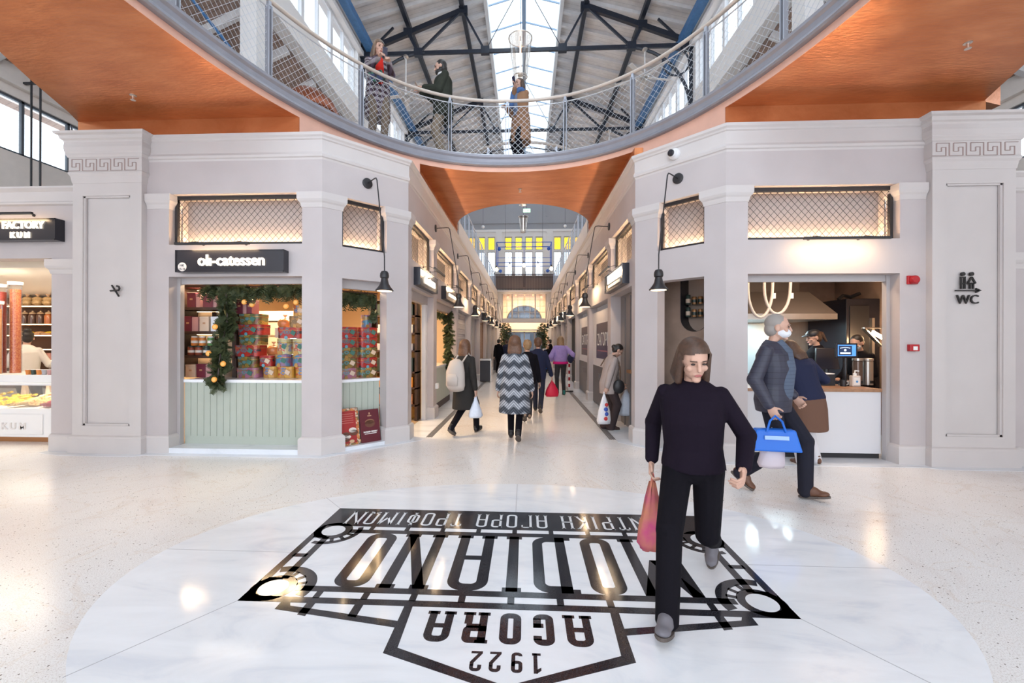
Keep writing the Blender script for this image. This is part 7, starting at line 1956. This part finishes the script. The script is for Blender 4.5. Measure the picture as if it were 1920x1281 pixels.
carrier('pale plastic bag hanging under the blue bag', (hb.x + .02, hb.y + .10, hb.z - .14), .24, .14, .26, mat('plastic_pink', (.62, .55, .60), .4), 0, drop=.10)
# customer at the burger counter
p = person('person in white trousers and a brown coat tail standing at the burger counter', (3.46, 5.38, 0), .12, 1.56, {'m': NVY, 'hem': .80, 'flare': .02, 'g': .034}, {'m': cloth('trouser_white', (.66, .65, .68)), 'g': .016}, BRN,
           {'m': HAIR['brown'], 'style': 'bob', 'sole': mat('sole_white', (.62, .58, .54), .6)}, feet=[((-.12, .0, .085), 0), ((.14, .04, .085), 0)], hands=[(-.16, .28, 1.08), (.18, .26, 1.08)], lean=.24, side=-.15, head=(-.3, .2), vox=.010)
mb = MB(); loft(mb, [(Vector((0, 0, .43)), .20, .17), (Vector((0, 0, .45)), .21, .175), (Vector((0, 0, .70)), .20, .165), (Vector((0, 0, .86)), .175, .14)]); fuse(mb, 'coat_skirt', cloth('coat_brown', (.155, .085, .060)), p['t'], .011, 2)
# staff
p = person('person in a black cap and black uniform behind the burger counter, facing left', (4.62, 7.0, 0), 1.45, 1.70, {'m': BLK, 'hem': .86, 'g': .020}, {'m': BLK}, BKS, {'m': HAIR['brown'], 'style': 'tail', 'cap': True}, hands=[(-.15, .30, 1.05), (.15, .30, 1.08)], head=(-.25, 0), vox=.010, face=True)
p = person('masked person in black standing behind the burger bar till screen', (5.10, 6.72, 0), 1.9, 1.62, {'m': BLK, 'hem': .86, 'g': .020}, {'m': BLK}, BKS, {'m': HAIR['black'], 'style': 'short', 'mask': True}, hands=[(-.15, .30, 1.0), (.15, .30, 1.0)], lean=.10, head=(-.3, 0), vox=.011)
p = person('person in a white top with a dark hair bun behind the sweets counter', (-8.62, 6.98, 0), .45, 1.66, {'m': cloth('top_white', (.78, .74, .70)), 'hem': .86, 'g': .024}, {'m': BLK}, BKS, {'m': HAIR['black'], 'style': 'bun', 'puff': .004}, hands=[(-.2, .28, 1.1), (.2, .28, 1.1)], head=(-.2, .5), vox=.010)

# the lane
JBE = cloth('jacket_beige', (.40, .335, .315), noise_amt=.08, noise_scale=6)
p = person('stooped person in a pale beige jacket by the right lane door', (1.42, 7.42, 0), -1.45, 1.50, {'m': JBE, 'hem': .70, 'flare': .025, 'g': .038}, {'m': cloth('trouser_brown', (.050, .036, .038)), 'g': .034, 'hem': 1.5}, mat('shoe_darkbrown', (.05, .025, .02), .5),
           {'m': HAIR['black'], 'style': 'low'}, feet=[((-.08, -.03, .085), 0), ((.08, .04, .085), 0)], hands=[(-.13, .36, .82), (.21, -.10, .80)], lean=.20, head=(-.60, 0), vox=.009, face=True, curl=1.1)
carrier('pale blue-white carrier bag in front of the elderly person', (p['hand'][0].x + .02, p['hand'][0].y, p['hand'][0].z), .30, .18, .34, PLAST, 0)
DR = mat('print_red', (.50, .03, .03), .5); DB = mat('print_blue', (.03, .08, .40), .5)
carrier('white carrier bag with red and blue print behind the elderly person', (p['hand'][1].x - .03, p['hand'][1].y - .05, p['hand'][1].z), .24, .16, .38, mat('plastic_white', (.74, .73, .76), .4), .3, deco=[(.05, .15, .03, DR), (0, .35, .035, DB), (.04, .55, .035, DB), (-.02, .75, .035, DR)])
tb = thing('shoulder_bag', 'black shoulder bag with a dark strap on the elderly person', 'bag', p['T'](.20, .12, .85))
mb = MB(); mb.ball(p['T'](.20, .16, .88), (.10, .06, .12), 14, 10); mb.build('pouch', BLACK, tb, smooth='full')
mb = MB(); mb.tube([p['T'](.20, .17, .98), p['T'](.22, .10, 1.25), p['T'](.12, -.01, 1.455), p['T'](-.10, -.12, 1.35), p['T'](-.14, -.16, 1.2)], .011, 6); mb.build('strap', mat('strap_brown', (.10, .055, .03), .5), tb)
LIL = cloth('jumper_lilac', (.36, .27, .58), noise_amt=.12, noise_scale=14)
p = person('person with long fair hair in a lilac jumper walking away up the lane', (1.0, 12.15, 0), 0.05, 1.66, {'m': LIL, 'hem': .96, 'g': .052, 'name': 'jumper', 'band': (.93, cloth('shirt_pink', (.62, .02, .20)))}, {'m': DKG, 'g': .012}, mat('shoe_teal', (.02, .20, .17), .5),
           {'m': HAIR['blond'], 'style': 'long', 'back': True}, hands=[(-.25, .12, 1.0), (.36, .10, 1.05)], vox=.011)
tb = tag(MB().ball((1.27, 12.05, 1.03), (.09, .06, .13), 12, 8).build('handbag', NVY, smooth='full'), 'small dark handbag at the hip of the lilac jumper person', 'bag')
ZIG = make_plaid('zigzag_coat', [(.075, .085, .105), (.46, .48, .52)], 1.35, zig=True)
p = person('person in a large grey and white zigzag coat walking up the lane', (-.16, 6.50, 0), -.05, 1.58, {'m': ZIG, 'hem': .46, 'flare': .085, 'g': .050, 'name': 'coat'}, {'m': BLK, 'g': .012}, BKS, {'m': HAIR['auburn'], 'style': 'bob', 'puff': .022, 'back': True}, feet=walk(.20, -.22, 0), hands=[(-.28, .05, .80), (.28, .05, .80)], vox=.010)
COAT = cloth('coat_darkbrown', (.030, .027, .025))
p = person('person in a long dark coat wearing a pale backpack', (-.98, 6.85, 0), -.45, 1.55, {'m': COAT, 'hem': .46, 'flare': .04, 'g': .032, 'name': 'coat'}, {'m': BLK, 'g': .014}, BKS, {'m': HAIR['auburn'], 'style': 'bob', 'puff': .012, 'back': True}, feet=walk(.28, -.28, 1), hands=[(-.26, .10, .82), (.26, -.05, .82)], vox=.010)
tb = thing('backpack', 'pale beige backpack on the person in the long dark coat', 'backpack', p['T'](-.02, -.22, 1.1))
BP = cloth('backpack_beige', (.50, .44, .40))
mb = MB(); loft(mb, [(p['T'](-.02, -.22, .84), .14, .07), (p['T'](-.02, -.25, .92), .17, .10), (p['T'](-.02, -.25, 1.15), .165, .10), (p['T'](-.02, -.22, 1.32), .12, .07), (p['T'](-.02, -.2, 1.36), .06, .04)], (math.cos(-.45), math.sin(-.45), 0)); mb.build('pack', BP, tb, smooth='full')
for s in (-.09, .09):
    mb = MB(); mb.tube([p['T'](s, -.20, 1.32), p['T'](s, -.02, 1.47), p['T'](s * 1.2, .15, 1.30), p['T'](s * 1.5, .10, 1.05)], .014, 6); mb.build('strap', BP, tb)
mb = MB(); loft(mb, [(p['T'](-.02, -.34, .92), .10, .03), (p['T'](-.02, -.35, 1.05), .11, .035), (p['T'](-.02, -.34, 1.12), .08, .02)], (math.cos(-.45), math.sin(-.45), 0)); mb.build('front_pocket', BP, tb, smooth='full')
carrier('pale carrier bag swinging beside the person in the long dark coat', p['hand'][1], .22, .12, .22, PLAST, .3)
p = person('person in a black jacket and jeans just ahead of the zigzag coat', (.04, 8.15, 0), .1, 1.55, {'m': BLK, 'hem': .76, 'g': .030}, {'m': DKG, 'g': .018}, mat('shoe_tan', (.30, .22, .17), .6), {'m': HAIR['blond'], 'style': 'short', 'puff': .008, 'back': True}, feet=walk(.26, -.26, 1), vox=.012)
p = person('person in a navy jacket with a red bag walking beside the black jacketed person', (.27, 9.1, 0), -.1, 1.60, {'m': NVY, 'hem': .74, 'g': .034}, {'m': JEAN, 'g': .016}, BKS, {'m': HAIR['auburn'], 'style': 'short', 'puff': .010, 'back': True}, feet=walk(.26, -.26, 0), hands=[(-.26, .04, .8), (.30, .10, .82)], vox=.012)
carrier('bright red bag carried by the navy jacketed person', p['hand'][1], .30, .16, .26, mat('bag_red', (.62, .01, .05), .5), .2, drop=.10)
for (lb, at, rz, h, tm, bm_, hr, hs) in (('person in pale denim standing far up the lane', (.70, 23.4, 0), 2.0, 1.66, DENIM, DENIM, 'brown', None),
        ('person in a dark coat standing against the left side far up the lane', (-1.28, 20.4, 0), -.3, 1.62, BLK, BLK, 'black', None),
        ('person with dark hair holding a pale paper far up the lane on the right', (1.28, 22.2, 0), 1.2, 1.62, BLK, BLK, 'black', [(-.1, .3, 1.1), (.1, .3, 1.1)]),
        ('person in dark clothes beside a blue bag far up the lane on the right', (1.10, 20.8, 0), 2.6, 1.35, BLK, DKG, 'black', None),
        ('person in a dark jacket nearly hidden behind the zigzag coat', (-.95, 21.6, 0), .3, 1.60, NVY, BLK, 'brown', None)):
    person(lb, at, rz, h, {'m': tm, 'hem': .74, 'g': .03}, {'m': bm_, 'g': .018}, BKS, {'m': HAIR[hr], 'style': 'short'}, hands=hs, vox=.015, face=False)
mb = MB(); mb.box(.90, 1.10, 22.30, 22.31, .95, 1.15); tag(mb.build('paper_sheet', WHITEC), 'pale paper held by the dark haired person far up the lane', 'paper')
carrier('blue bag beside the person in dark clothes far up the lane', (.92, 20.6, .62), .26, .16, .30, mat('bag_blue', (.008, .14, .62), .4), 0)
